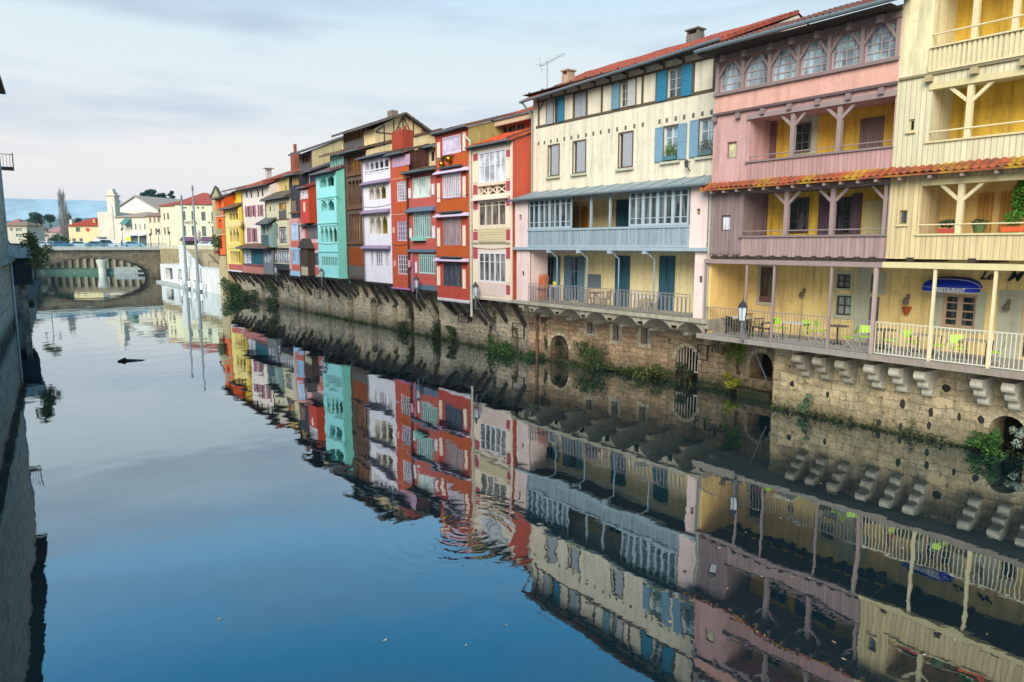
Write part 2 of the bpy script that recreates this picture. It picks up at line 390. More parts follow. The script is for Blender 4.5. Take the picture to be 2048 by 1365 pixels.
def shutter(T, x0, x1, z0, z1, y, mat, panels=2, name='shutter', parent=None, louvre=False, tilt=0):
    m = MB(); f = .06*min(1, (x1-x0)/.4)
    m.box(x0, x1, y-.02, y+.015, z0, z1)
    m.box(x0, x0+f, y+.015, y+.03, z0, z1).box(x1-f, x1, y+.015, y+.03, z0, z1)
    for k in range(panels+1):
        z = z0+(z1-z0-f)*k/panels; m.box(x0+f, x1-f, y+.015, y+.027, z, z+f)
    if louvre:
        nl = int((z1-z0)/.09)
        for k in range(nl): z = z0+(z1-z0)*k/nl; m.box(x0+f, x1-f, y+.015, y+.023, z+.02, z+.055)
    return T.part(name, m, mat, parent)
def body(T, x0, x1, z0, yf, ze, yr, zr, yb, zb, holes, mat, mat_side=None, ze1=None, zlow=None, back=.25):
    """walls of a house: front face with openings, both gable sides, back. ze = wall head at the front"""
    m = MB(); m.panel(x0, x1, z0, ze, yf, holes, back)
    if ze1 is not None: m.quad((x0,yf,ze),(x0,yf,ze+.001),(x1,yf,ze1),(x1,yf,ze))
    m.quad((x0,yb,z0),(x1,yb,z0),(x1,yb,zb),(x0,yb,zb)); m.quad((x0,yf,z0),(x0,yb,z0),(x1,yb,z0),(x1,yf,z0))
    s = m if mat_side is None else MB()
    for x in (x0, x1): s.quad((x,yf,z0),(x,yf,ze if (ze1 is None or x == x0) else ze1),(x,yr,zr),(x,yb,zb),(x,yb,z0))
    o = T.part('wall', m, mat)
    if mat_side is not None: T.part('side_wall', s, mat_side)
    return o
def plate(T, name, x0, x1, y0, y1, z0, z1, mat, parent=None, label=None): return T.part(name, MB().box(x0,x1,y0,y1,z0,z1), mat, parent, label=label)
def gutter(T, x0, x1, y, z, r=.07, z1=None, mat=None, pipe=None):
    m = MB().tube((x0, y, z), (x1, y, z if z1 is None else z1), r, n=8)
    return T.part('gutter', m, mat or GREYLEAD)
def drainpipe(T, x, y, z0, z1, r=.05, mat=None, top=None, name='drainpipe'):
    m = MB().tube((x,y,z0),(x,y,z1), r, n=8)
    if top: m.tube((x,y,z1), top, r, n=8)
    for k in range(int((z1-z0)/2)+1): m.tube((x,y,z0+k*2), (x,y,z0+k*2+.08), r*1.35, n=8)
    return T.part(name, m, mat or GREYLEAD)
def yposts(T, xs, y, z0, z1, w, mat, arm=.55, drop=.65, name='post', one=False):
    """gallery posts, each with a pair of curved braces"""
    for x in xs:
        m = MB().box(x-w/2, x+w/2, y-w/2, y+w/2, z0, z1)
        for sg in (1, -1): m.bar((x, y, z1-drop), (x+sg*arm, y, z1-.02), w*.62, w*.62)
        T.part(name, m, mat)
def slats(x0, x1, y, z0, z1, step, w, d=.03, m=None):
    m = m or MB(); n_ = max(1, int((x1-x0)/step))
    for k in range(n_+1): x = x0+(x1-x0)*k/n_; m.box(x-w/2, x+w/2, y-d/2, y+d/2, z0, z1)
    return m
def gallery_back(T, x0, x1, z0, z1, y, mat, name='gallery_wall', label=None): return T.part(name, MB().box(x0-.01, x1+.01, y-.12, y, z0-.01, z1+.01), mat, label=label)
def joists(T, x0, x1, n_, y0, y1, z, w=.17, h=.16, mat=None, jit=.5, name='joist'):
    for k in range(n_):
        x = x0+(x1-x0)*(k+.5)/n_ + (random.random()-.5)*jit*(x1-x0)/n_*.4; ww = w*random.uniform(.75, 1.15)
        T.part(name, MB().box(x-ww/2, x+ww/2, y0, y1+random.uniform(-.03,.04), z, z+h), mat or DARKW)
q = ROW.q; r = ROW.r
def X(u, v, w): return q(u, v, w)[0]
def Z(u, v, w): return q(u, v, w)[1]

# ================================================================== YELLOW HOUSE (nearest, right edge)
wf = 1.4; XAB = 2.05; XBC = 9.72; ZF = 3.05
CREAM_B = boards('#e6dbb4', .17, .35, 1, g=1.12); OCHRE_B = boards('#e6cf9c', .17, .4, 2, g=1.1)
YEL = plaster('#e2b748', .5, .6, 3, g=1.15); YELP = plaster('#efd08a', .5, .6, 4, g=1.22); CREAMP = plaster('#e8ddb2', .3, .5, 5, g=1.1); STONEP = plaster('#c9c9ae', .4, .2, 6)
TA = Thing('house', 'tall cream and yellow house with open galleries and slatted top balcony, at the right edge', 'house', (XAB-.01-3, wf, ZF), group='houses along the river')
xa0 = -10.5
g4 = (xa0+.5, X(1866, 60, wf), Z(1863, 98, wf), 16.6, 1.7)
g3 = (xa0+.5, X(1861, 230, wf), Z(1863, 286, wf), Z(1863, 168, wf), 1.6)
g2 = (xa0+.5, X(1840, 420, wf), Z(1845, 471, wf), Z(1850, 360, wf), 1.6)
z2b = Z(1800, 518, wf); ztile = Z(1790, 350, wf); zt_top = Z(1790, 336, wf)
w3 = r(1817, 1829, 239, 263, wf); w2 = r(1798, 1814, 421, 449, wf)
zdiv = Z(1863, 148, wf)
m = MB().panel(xa0, XAB, ztile, zdiv, wf, [g3, w3+(.15,)]); T_ = TA
TA.part('boarded_wall', m, CREAM_B)
TA.part('upper_wall', MB().panel(xa0, XAB, zdiv, 16.9, wf, [g4]), CREAMP)
TA.part('lower_boarded_wall', MB().panel(xa0, XAB, z2b, ztile, wf, [g2, w2+(.15,)]), OCHRE_B)
TA.part('end_wall', MB().quad((XAB,wf-.01,z2b),(XAB,-8,z2b),(XAB,-8,17),(XAB,-2.5,18.4),(XAB,wf-.01,16.9)) or MB().box(XAB-.06, XAB-.001, -8, wf-.01, z2b, 16.9), CREAMP)
TA.part('back_wall', MB().box(xa0, XAB, -8.2, -8, 0, 17), CREAMP)
gb = gallery_back(TA, xa0, XAB, g4[2]-.5, 16.8, wf-1.7, YEL, label='yellow rendered back wall of the top balcony')
gallery_back(TA, xa0, XAB, g3[2]-.5, g3[3]+.3, wf-1.6, YEL); gallery_back(TA, xa0, XAB, g2[2]-.5, g2[3]+.3, wf-1.6, plaster('#e3bf78', .4, .35, 8, g=1.1))
# floors between levels
for z in (z2b, g3[2]-.12): plate(TA, 'gallery_floor', xa0, XAB-.07, wf-1.6, wf-.08, z, z+.1, DARKW)
plate(TA, 'gallery_floor', xa0, XAB-.07, wf-1.7, wf-.08, g4[2]-.95, g4[2]-.85, DARKW)
BEAMC = paint('#dccb98', .7, 1.05); POSTC = paint('#e3d3a6', .7, 1.05)
# top balcony: slatted railing
z0b, z1b = Z(1866, 145, wf), Z(1866, 98, wf)
m = slats(xa0+.5, g4[1], wf+.04, z0b+.05, z1b, .145, .085); m.box(xa0+.5, g4[1], wf, wf+.09, z0b, z0b+.06).box(xa0+.5, g4[1]+.02, wf-.02, wf+.11, z1b, z1b+.05)
TA.part('slatted_railing', m, POSTC)
TA.part('handrail', MB().tube((xa0+.5, wf-.02, z1b+.45), (g4[1], wf-.02, z1b+.45), .03).tube((xa0+.5, wf-.02, g3[2]+.35), (g3[1], wf-.02, g3[2]+.35), .03).tube((xa0+.5, wf-.02, g2[2]+.35), (g2[1], wf-.02, g2[2]+.35), .025), POSTC)
for px_, gg in ((1948, g4), (2028, g4)):
    x = X(px_, 60, wf); yposts(TA, [x], wf-.1, z0b, 16.2, .17, POSTC, .01, .05)
plate(TA, 'head_beam', xa0+.5, g4[1], wf-.16, wf+.03, 15.75, 15.95, BEAMC)
for px_, gg, vv in ((1936, g3, 230), (1918, g2, 420)):
    x = X(px_, vv, wf); yposts(TA, [x, x-5.3], wf-.1, gg[2], gg[3]-.18, .17, POSTC, .62, .6)
plate(TA, 'head_beam', xa0+.5, g3[1]+.1, wf-.18, wf+.04, g3[3]-.2, g3[3], BEAMC)
plate(TA, 'head_beam', xa0+.5, g2[1], wf-.18, wf+.02, g2[3]-.2, g2[3], BEAMC)
plate(TA, 'sill_rail', xa0+.5, g3[1]+.1, wf-.03, wf+.06, g3[2]-.01, g3[2]+.05, BEAMC); plate(TA, 'sill_rail', xa0+.5, g2[1]+.1, wf-.03, wf+.06, g2[2]-.01, g2[2]+.05, BEAMC)
plate(TA, 'string_course', xa0, XAB-.05, wf, wf+.07, zdiv-.05, zdiv+.03, paint('#8d8163', .8))
for k in range(6): x = 1.0-k*1.35; plate(TA, 'joist_end', x-.1, x+.1, wf-.3, wf+.2, zdiv-.27, zdiv-.07, paint('#bba97c', .8))
window(TA, w3, wf-.06, 1, 1, paint('#cfc39a'), GLD, .05); window(TA, w2, wf-.06, 1, 1, paint('#9c8a66'), GL, .05)
plate(TA, 'sill', w3[0]-.06, w3[1]+.06, wf, wf+.08, w3[2]-.07, w3[2]-.01, BEAMC); plate(TA, 'sill', w2[0]-.06, w2[1]+.06, wf, wf+.06, w2[2]-.07, w2[2]-.01, BEAMC)
# doors inside the galleries
for gg, pts in ((g3, ((1872, 1893),)), (g2, ((1850, 1880), (1955, 1985), (2000, 2040)))):
    for a, b in pts:
        xx = sorted((X(a, (300 if gg is g3 else 430), wf-1.6), X(b, (300 if gg is g3 else 430), wf-1.6)))
        plate(TA, 'door', xx[0], xx[1], wf-1.6, wf-1.55, gg[2]-.45, gg[3]-.45, boards('#cf9a4c' if gg is g2 else '#d9a936', .12, .3, 5))
TA.part('roof', MB().roof(xa0, XAB+.05, wf+.9, 16.75, -3.2, 18.7, amp=.05), tiles('#a8523a', .1, 1, '#6f5348'))
# tiled strip roof shared by the two galleries (one per house)
ZTE, ZTT = Z(1790, 351, wf+.55), Z(1790, 335, wf)
TILE_M = tiles('#b05a3a', 1.0, 5, '#84503a', g=1.0)
TA.part('tiled_canopy', MB().roof(xa0, XAB, wf+.5, ZTE, wf+.003, ZTT, amp=.03, course=.22, th=.05), TILE_M)
for k in range(13): x = xa0+(XAB-xa0)*(k+.5)/13; plate(TA, 'rafter_end', x-.05, x+.05, wf+.005, wf+.46, ZTE-.17, ZTE-.06, paint('#9a8478', .8))
# terrace level (shared deck drawn as the two houses' own)
REAR = -1.4; ZC = Z(1800, 520, wf)
aw = r(1885, 1951, 590, 656, REAR); dr = r(2043, 2085, 612, 675, REAR); dr = (dr[0], dr[1], ZF+.01, dr[3])
m = MB().panel(xa0, 2.6, ZF, ZC+.3, REAR, [aw+(.3,), dr+(.3,)]); m.box(xa0, 2.6, -8, -3.2, ZF-3, ZF-.002)
TA.part('ground_floor_wall', m, YELP)
m = MB()
x0, x1, z0, z1 = aw
m.box(x1+.002, x1+.32, REAR-.2, REAR+.02, z0-.15, z1+.15).box(x0-.32, x0-.002, REAR-.2, REAR+.02, z0-.15, z1+.15).box(x0-.0, x1, REAR-.2, REAR+.05, z0-.15, z0-.002)
m.box(dr[1]+.002, dr[1]+.75, REAR-.2, REAR+.012, ZF+.002, dr[3]+.5); m.box(dr[0], dr[1], REAR-.2, REAR+.012, dr[3]+.002, dr[3]+.25)
TA.part('stone_surround', m, STONEP)
window(TA, aw, REAR-.08, 2, 4, paint('#c9a98c'), GLD, .09, .05, name='restaurant_window'); plate(TA, 'mullion', (x0+x1)/2-.09, (x0+x1)/2+.09, REAR-.13, REAR-.06, z0+.05, z1-.05, paint('#c9a98c'))
window(TA, dr, REAR-.1, 2, 3, paint('#d8cfb0'), GLD, .08, .04, name='glazed_door')
# deck
DECKM = wood('#9d958a', 3, dirt=.5); DECKB = wood('#a09284', 4)
def deck(T, x0, x1, mat_edge):
    T.part('terrace_deck', MB().box(x0, x1, REAR-.3, wf+.28, ZF-.16, ZF), paint('#a9a49c', .9))
    T.part('deck_edge_beam', MB().box(x0, x1, wf+.282, wf+.36, ZF-.19, ZF+.02), mat_edge)
deck(TA, xa0, 2.3, DECKB)
# railing of thin bars
def bars(T, x0, x1, y, z0, z1, mat, step=.125, r_=.011, name='railing'):
    m = MB(); n_ = int((x1-x0)/step)
    for k in range(n_+1): x = x0+(x1-x0)*k/n_; m.box(x-r_, x+r_, y-r_, y+r_, z0+.06, z1)
    m.box(x0, x1, y-.02, y+.02, z1, z1+.03).box(x0, x1, y-.015, y+.015, z0+.05, z0+.08)
    return T.part(name, m, mat)
RAILC = paint('#e3dcc4', .5, wear=.15); RAILG = paint('#8f8a84', .5)
ya = wf+.1
zr0 = Z(1754, 645, wf+.1)
posts_a = [X(u, v, ya) for u, v in ((1865, 620), (1985, 630))]; posts_a += [posts_a[1]-2.2, posts_a[1]-4.4]
edges = [2.22]+posts_a
for a, b in zip(edges, edges[1:]): bars(TA, b+.06, a-.06, ya, ZF, zr0, RAILC)
for x in posts_a: plate(TA, 'post', x-.045, x+.045, ya-.045, ya+.045, ZF, ZC-.28, POSTC)
plate(TA, 'post', 2.22, 2.34, ya-.06, ya+.06, ZF, ZC-.28, paint('#b59f98'))
plate(TA, 'terrace_head_beam', xa0, XAB, ya-.09, ya+.09, ZC-.28, ZC-.08, BEAMC)
joists(TA, xa0, XAB, 7, REAR, wf+.12, ZC-.075, .2, .16)
plate(TA, 'terrace_ceiling', xa0, XAB, REAR, wf-.03, ZC+.09, ZC+.15, DARKW)
# wall lamp brackets, pot
def wall_lamp(x, y, z, label, frame=ROW):
    T = Thing('wall_lamp', label, 'lamp', (x, y, z), frame)
    T.part('bracket', MB().bar((x, y, z+.12), (x, y+.22, z+.16), .025).bar((x, y+.22, z+.16), (x, y+.22, z+.05), .02).box(x-.05, x+.05, y, y+.02, z-.02, z+.2), paint('#7d7462', .5))
    T.part('lamp_shade', MB().lathe([(.10, -.18), (.12, -.1), (.07, .02), (.02, .06)], x, y+.22, z, 10), paint('#6f6a5e', .4))
    T.part('cable_conduit', MB().box(x-.012, x+.012, y, y+.02, z+.2, z+1.35), paint('#d8c690'))
for (u, v, lb) in ((1817, 598, 'wall lamp above the terracotta pot on the yellow wall'), (1609, 586, 'wall lamp on the yellow wall left of the leaded stone windows'), (2018, 610, 'wall lamp right of the blue awning on the yellow wall')):
    x, z = q(u, v, REAR); wall_lamp(x, REAR+.0, z, lb)
x, z = q(1817, 620, REAR)
solo('wall_planter', MB().lathe([(.06,-.17),(.11,-.1),(.14,.06),(.17,.07),(.17,.12),(.13,.12)], x, REAR+.16, z, 12), paint('#b8552c', .8), 'small terracotta planter fixed on the yellow terrace wall', 'planter', (x, REAR, z))
# blue awning with the word RESTAURANT
ab = r(1851, 1968, 553, 587, REAR)
xL, xR = ab[1], ab[0]; z0, z1 = q(1905, 586, REAR+.75)[1], q(1909, 553, REAR)[1]
TW = Thing('awning', 'blue rounded awning lettered RESTAURANT over the terrace window', 'awning', ((xL+xR)/2, REAR, z0))
BLUE = paint('#1238c8', .55, wear=.15, g=1.0); N = 16; m = MB(); tr = MB()
xm, hw = (xL+xR)/2, (xL-xR)/2; zt = z1; prev = None
def awp(t, s_):  # t: -1..1 across, s_: 0 wall .. 1 lip
    h = math.sqrt(max(0, 1-abs(t)**2.6)); zz = z0+.17 + (zt-z0-.17)*h*math.cos(s_*math.pi/2)
    return (xm - hw*t, REAR+.02+.75*math.sin(s_*math.pi/2)*(.35+.65*h), zz)
NS = 6
for i in range(N):
    for j in range(NS):
        t0, t1 = -1+2*i/N, -1+2*(i+1)/N; m.quad(awp(t0, j/NS), awp(t1, j/NS), awp(t1, (j+1)/NS), awp(t0, (j+1)/NS))
    a, b = awp(t0, 1), awp(t1, 1)
    m.quad(a, b, (b[0], b[1], z0+.0), (a[0], a[1], z0+.0)); tr.bar((a[0], a[1]+.006, z0+.01), (b[0], b[1]+.006, z0+.01), .02)
    tr.bar((a[0], a[1]+.006, z0+.17), (b[0], b[1]+.006, z0+.17), .012)
    c, d = awp(t0, .45), awp(t1, .45); tr.bar((c[0], c[1]+.01, c[2]+.01), (d[0], d[1]+.01, d[2]+.01), .012)
cn = TW.part('canopy', m, BLUE); TW.part('piping', tr, paint('#e9eef2', .5, wear=.05), cn)
def text_mesh(body_, size, mat, name, T, loc, shear=0, bold=0, extrude=.006, space=1.0, parent=None, align='CENTER', xs=1.0):
    """lettering on a wall facing the river (reads left to right from the water)"""
    cu = bpy.data.curves.new(name, 'FONT'); cu.body = body_; cu.size = size; cu.shear = shear; cu.offset = bold; cu.extrude = extrude; cu.align_x = align; cu.space_character = space; cu.resolution_u = 3
    tmp = bpy.data.objects.new('tmp', cu); COL.objects.link(tmp); dg = bpy.context.evaluated_depsgraph_get(); dg.update()
    me = bpy.data.meshes.new_from_object(tmp.evaluated_get(dg)); bpy.data.objects.remove(tmp); bpy.data.curves.remove(cu)
    me.transform(Matrix(((-xs,0,0,0),(0,0,1,0),(0,1,0,0),(0,0,0,1))))   # text x -> -x (towards the camera end), text y -> z, normal -> +y
    me.transform(Matrix.Translation((loc[0]-T.at[0], loc[1]-T.at[1], loc[2]-T.at[2]))); me.name = name
    o = bpy.data.objects.new(name, me); COL.objects.link(o); me.materials.clear(); me.materials.append(mat); o.parent = parent or T.root; return o
text_mesh('RESTAURANT', .22, paint('#f2f5f7', .5, wear=.03), 'lettering', TW, (xm-.19, REAR+.02+.76+.02, z0+.02), .25, .010, .004, 1.0, cn, xs=.70)
# restaurant name painted on the wall
T_ = Thing('wall_sign', 'black brush lettering Le M high on the restaurant wall', 'sign', (X(1972, 548, REAR), REAR, Z(1972, 556, REAR)))
xx, zz = q(1960, 559, REAR); text_mesh('Le', .42, paint('#14161c', .6), 'lettering', T_, (xx, REAR+.03, zz), .45, .006, .02, align='LEFT')
xx, zz = q(2014, 562, REAR); text_mesh('M', .50, paint('#14161c', .6), 'lettering', T_, (xx, REAR+.03, zz), .45, .006, .02, align='LEFT')

# ================================================================== PINK AND MAUVE HOUSE
TB = Thing('house', 'pink and mauve boarded house with arched glazed top floor above two galleries', 'house', ((XAB+XBC)/2, wf, ZF), group='houses along the river')
PINK4 = plaster('#dba898', .25, .35, 11, g=1.1); PINK3 = plaster('#caa09a', .3, .45, 12, g=1.1); PINK3B = boards('#c69c97', .17, .35, 13, g=1.1); MAUV = boards('#9c8582', .2, .45, 14, g=1.1); MAUVP = boards('#b49893', .17, .4, 15, g=1.1)
MBEAM = paint('#8f7d7a', .7); MPOST = paint('#9f8a86', .7)
x0, x1 = XAB+.004, XBC
b4b = Z(1447, 183, wf); b4t = Z(1447, 122, wf); b4k = Z(1447, 227, wf)
bz = [Z(1447, 183, wf), Z(1797, 117, wf)]
zw0 = sum(bz)/2; zw1 = (Z(1447, 121, wf)+Z(1797, 43, wf))/2; zk = (Z(1436, 227, wf)+Z(1793, 169, wf))/2
g3 = (XAB+.06, X(1498, 280, wf), (Z(1500, 324, wf)+Z(1788, 293, wf))/2, (Z(1500, 239, wf)+Z(1788, 184, wf))/2, 1.6)
g2 = (XAB+.06, X(1485, 430, wf), (Z(1485, 474, wf)+Z(1772, 470, wf))/2, (Z(1490, 386, wf)+Z(1772, 366, wf))/2, 1.6)
wB3 = r(1453, 1472, 284, 317, wf); wB2 = r(1441, 1460, 431, 462, wf)
ZB = Z(1430, 513, wf)
zeave = 15.15
TB.part('top_wall', MB().panel(x0, x1, zk, zeave, wf, [(XAB+.1, XBC-.12, zw0, zw1+.02, .3)]), PINK4)
TB.part('upper_wall', MB().panel(x0, x1, ZTE, zk, wf-.03, [g3, wB3+(.15,)]), PINK3)
TB.part('parapet_boards', MB().box(XAB+.06, g3[1], wf-.028, wf+.01, ZTE+.3, g3[2]), PINK3B); TB.part('parapet_boards', MB().box(XAB+.06, g2[1], wf-.028, wf+.01, ZB+.02, g2[2]), MAUVP)
TB.part('lower_boarded_wall', MB().panel(x0, x1, ZB, ZTE-.01, wf-.03, [g2, wB2+(.15,)]), MAUV)
sw = MB(); sw.quad((x1,wf-.001,ZB),(x1,-8,ZB),(x1,-8,zeave),(x1,-3,zeave+1.9),(x1,wf-.001,zeave)); TB.part('end_wall', sw, PINK4)
TB.part('back_wall', MB().box(x0, x1, -8.2, -8, 0, 15), PINK4)
gallery_back(TB, x0, x1, g3[2]-.9, g3[3]+.4, wf-1.65, YEL); gallery_back(TB, x0, x1, g2[2]-.9, g2[3]+.4, wf-1.65, YEL)
for z in (g3[2]-.9, g2[2]-.95): plate(TB, 'gallery_floor', x0, x1-.05, wf-1.6, wf-.04, z, z+.1, DARKW)
for z in (g3[3]+.3, g2[3]+.12): plate(TB, 'gallery_ceiling', x0, x1-.05, wf-1.6, wf-.05, z, z+.08, DARKW)
# six glazed bays under the eave, arched by braces
n6 = 6; xs6 = [XBC-.12 - (XBC-.12-XAB-.1)*k/n6 for k in range(n6+1)]
SKYREFL = glass('#8fa6b0', .06)  # pale blue pane colour stands in for reflected sky light
for k in range(n6):
    a, b = xs6[k+1]+.07, xs6[k]-.07
    window(TB, (a, b, zw0+.02, zw1), wf-.12, 4, 4, paint('#c0a8a4'), SKYREFL, .06, .028, name='casement_window')
    mm = MB()
    mm.bar((a-.03, wf-.03, zw0+(zw1-zw0)*.52), (a+(b-a)*.34, wf-.03, zw1-.02), .09, .09).bar((b+.03, wf-.03, zw0+(zw1-zw0)*.52), (b-(b-a)*.34, wf-.03, zw1-.02), .09, .09)
    TB.part('brace', mm, MPOST)
for x in xs6: plate(TB, 'window_post', x-.07, x+.07, wf-.15, wf+.03, zw0, zw1+.1, MPOST)
plate(TB, 'head_beam', x0, x1, wf+.001, wf+.08, zw1+.04, zw1+.26, MBEAM); plate(TB, 'sill_rail', x0, x1, wf+.002, wf+.12, zw0-.12, zw0, MBEAM)
plate(TB, 'drip_board', x0, x1, wf+.002, wf+.1, zk-.06, zk+.04, paint('#6b5a5a', .8))
for k in range(7): x = XAB+.5+k*1.18; plate(TB, 'joist_end', x-.09, x+.09, wf-.3, wf+.16, zk-.32, zk-.1, MBEAM)
plate(TB, 'head_beam', x0, g3[1]+.1, wf-.02, wf+.07, g3[3]-.08, g3[3]+.12, MPOST); plate(TB, 'head_beam', x0, g2[1]+.05, wf-.02, wf+.05, g2[3]-.05, g2[3]+.14, MBEAM)
for u, v, gg in ((1583, 280, g3), (1677, 260, g3), (1571, 430, g2), (1663, 430, g2)):
    yposts(TB, [X(u, v, wf)], wf-.09, gg[2], gg[3]-.06, .17, MPOST, .55, .55)
yposts(TB, [XAB+.16], wf-.09, g2[2], g2[3]-.06, .13, MPOST, .5, .55)
TB.part('handrail', MB().tube((x0, wf-.05, g3[2]+.22), (g3[1], wf-.05, g3[2]+.22), .022).tube((x0, wf-.05, g2[2]+.22), (g2[1], wf-.05, g2[2]+.22), .022), MPOST)
plate(TB, 'sill_rail', x0, g3[1]+.1, wf+.011, wf+.08, g3[2]-.04, g3[2]+.03, MBEAM); plate(TB, 'sill_rail', x0, g2[1]+.1, wf+.011, wf+.08, g2[2]-.04, g2[2]+.03, MBEAM)
window(TB, wB3, wf-.08, 1, 1, paint('#8c6e70'), glass('#d8d0a0', .4), .05, name='small_window'); window(TB, wB2, wf-.08, 1, 1, paint('#6d5560'), glass('#c8c8cc', .4), .05, name='small_window')
# things in the galleries' rear walls
yb = wf-1.65
d1 = r(1721, 1767, 236, 296, yb); plate(TB, 'mauve_door', d1[0], d1[1], yb, yb+.06, d1[2]-.4, d1[3], boards('#86706f', .13, .3, 4))
wr = r(1591, 1623, 247, 305, yb); m = MB().box(wr[0]-.25, wr[1]+.25, yb, yb+.03, wr[2]-.1, wr[3]+.3); TB.part('stone_surround', m, STONEP)
window(TB, wr, yb+.09, 2, 3, paint('#6f6a66'), GLD, .06, .035, d=.05)
wr = r(1580, 1618, 396, 466, yb); window(TB, wr, yb+.07, 2, 3, paint('#57484e'), GLD, .07, .04, d=.05)
wr = r(1674, 1704, 395, 468, yb); window(TB, wr, yb+.07, 2, 3, paint('#3f3a3c'), GLD, .06, .035, d=.05)
for a, b in ((1639, 1660), (1704, 1724)):
    s_ = r(a, b, 388, 470, yb); shutter(TB, s_[0], s_[1], s_[2]-.2, s_[3], yb+.06, boards('#6d5562', .12, .2, 3), 3)
plate(TB, 'stone_surround', X(1765, 430, yb), X(1727, 430, yb), yb, yb+.025, g2[2]-.4, g2[3]-.5, plaster('#d8c890', .4, .2, 7))
for gg, (a, b) in ((g3, (1508, 1540)), (g2, (1497, 1530))):
    yy = wf-.8
    plate(TB, 'boarded_partition', X(b, 300, wf-1.2), X(a-12, 300, wf-1.2)+.1, wf-1.62, wf-1.5, gg[2]-.5, gg[3], boards('#8a6a72', .13, .3, 6))
TB.part('tiled_canopy', MB().roof(x0, XBC+.3, wf+.5, ZTE, wf-.02, ZTT, amp=.03, course=.22, th=.05), TILE_M)
for k in range(12): x = x0+(XBC-x0)*(k+.5)/12; plate(TB, 'rafter_end', x-.05, x+.05, wf+.005, wf+.46, ZTE-.17, ZTE-.06, paint('#9a8478', .8))
TB.part('roof', MB().roof(XAB-.3, XBC+.35, wf+.95, zeave-.02, -3.0, zeave+1.9, amp=.055, course=.4), tiles('#8f4b3c', .1, 9, '#5f5a58'))
gutter(TB, XAB-.3, XBC+.35, wf+1.0, zeave-.06, .085)
plate(TB, 'soffit', XAB, XBC+.3, wf, wf+.9, zeave-.2, zeave-.14, DARKW)
joists(TB, x0+.2, x1, 7, wf, wf+.35, zeave-.5, .2, .25, MBEAM, name='bracket_end')
plate(TB, 'fascia', x0, x1, wf+.001, wf+.05, zw1+.265, zeave-.1, paint('#5f4c4c', .8))
drainpipe(TB, XBC+.12, wf-.1, Z(1413, 490, wf), ZTE-.1, .05, paint('#8f9c88'))
# terrace level
wl = r(1519, 1547, 534, 605, REAR); wp1 = r(1673, 1701, 549, 577, REAR); wp2 = r(1672, 1702, 592, 631, REAR); wq1 = r(1735, 1757, 551, 584, REAR); dq = r(1734, 1757, 594, 660, REAR); dq = (dq[0], dq[1], ZF+.01, dq[3])
TB.part('ground_floor_wall', MB().panel(2.6, XBC, ZF, ZC+.3, REAR, [wl+(.2,), wp1+(.2,), wp2+(.2,), wq1+(.2,), dq+(.25,)]).box(2.6, XBC, -8, -3.2, ZF-3, ZF-.002), YELP)
TB.part('end_partition', MB().box(XBC-.12, XBC, REAR, wf-.05, ZF, ZC+.3), plaster('#eac27a', .35, .3, 9, g=1.15))
def surround(T, R, y, k=.16, mat=None, top=.14, bot=.14):
    x0, x1, z0, z1 = R; m = MB().box(x1+.001, x1+k, y-.1, y+.02, z0-bot, z1+top).box(x0-k, x0-.001, y-.1, y+.02, z0-bot, z1+top).box(x0, x1, y-.1, y+.018, z1+.001, z1+top)
    if bot: m.box(x0, x1, y-.1, y+.05, z0-bot, z0-.001)
    return T.part('stone_surround', m, mat or STONEP)
surround(TB, wl, REAR); surround(TB, wp1, REAR, .12, bot=.1); surround(TB, wp2, REAR, .14, top=.1); surround(TB, wq1, REAR, .3, bot=.1)
plate(TB, 'stone_pier', wp2[0]-.75, wp2[0]-.15, REAR-.05, REAR+.012, ZF+.002, ZC-.15, STONEP)
window(TB, wl, REAR-.07, 2, 3, paint('#6b4f50'), GLD, .06, .03); plate(TB, 'window_apron', wl[0], wl[1], REAR-.1, REAR-.02, wl[2]+.0, wl[2]+.28, paint('#7d5a5c'))
CURT = glass('#8c9696', .5)
for R_ in (wp1, wp2, wq1): window(TB, R_, REAR-.07, 2, 2, paint('#4d4444'), CURT, .06, .05)
window(TB, dq, REAR-.1, 1, 1, paint('#8c6f80'), glass('#76808a', .3), .1, .05, name='glazed_door'); plate(TB, 'door_panel', dq[0]+.05, dq[1]-.05, REAR-.13, REAR-.07, ZF+.05, ZF+.95, paint('#8a6a80'))
deck(TB, 2.305, XBC+.25, DECKM)
posts_b = [X(u, v, ya) for u, v in ((1659, 620), (1546, 600), (1492, 590))]+[XBC+.05]
edges = [2.22]+posts_b
for a, b in zip(edges, edges[1:]): bars(TB, a+.06, b-.06, ya, ZF, zr0+.02, RAILG, .13, .008)
for x in posts_b: plate(TB, 'post', x-.04, x+.04, ya-.04, ya+.04, ZF, ZC-.28, MPOST)
plate(TB, 'terrace_head_beam', XAB, XBC+.1, ya-.085, ya+.085, ZC-.28, ZC-.1, MPOST)
joists(TB, XAB+.1, XBC, 13, REAR, wf+.14, ZC-.08, .18, .17)
plate(TB, 'terrace_ceiling', XAB, XBC, REAR, wf-.03, ZC+.1, ZC+.16, DARKW)
TB.part('raking_strut', MB().bar((X(1500, 625, REAR+.3), REAR+.4, ZF), (X(1445, 530, REAR+.4), REAR+.5, ZC-.1), .16), wood('#5a3d30', 5)); TB.part('raking_strut', MB().bar((X(1430, 655, REAR+.5), REAR+.6, ZF), (X(1470, 545, REAR+.5), REAR+.6, ZC-.4), .05), wood('#5a3d30', 5))
drainpipe(TB, X(1482, 570, REAR), REAR+.06, ZF, ZC, .045, paint('#d9bd86'))
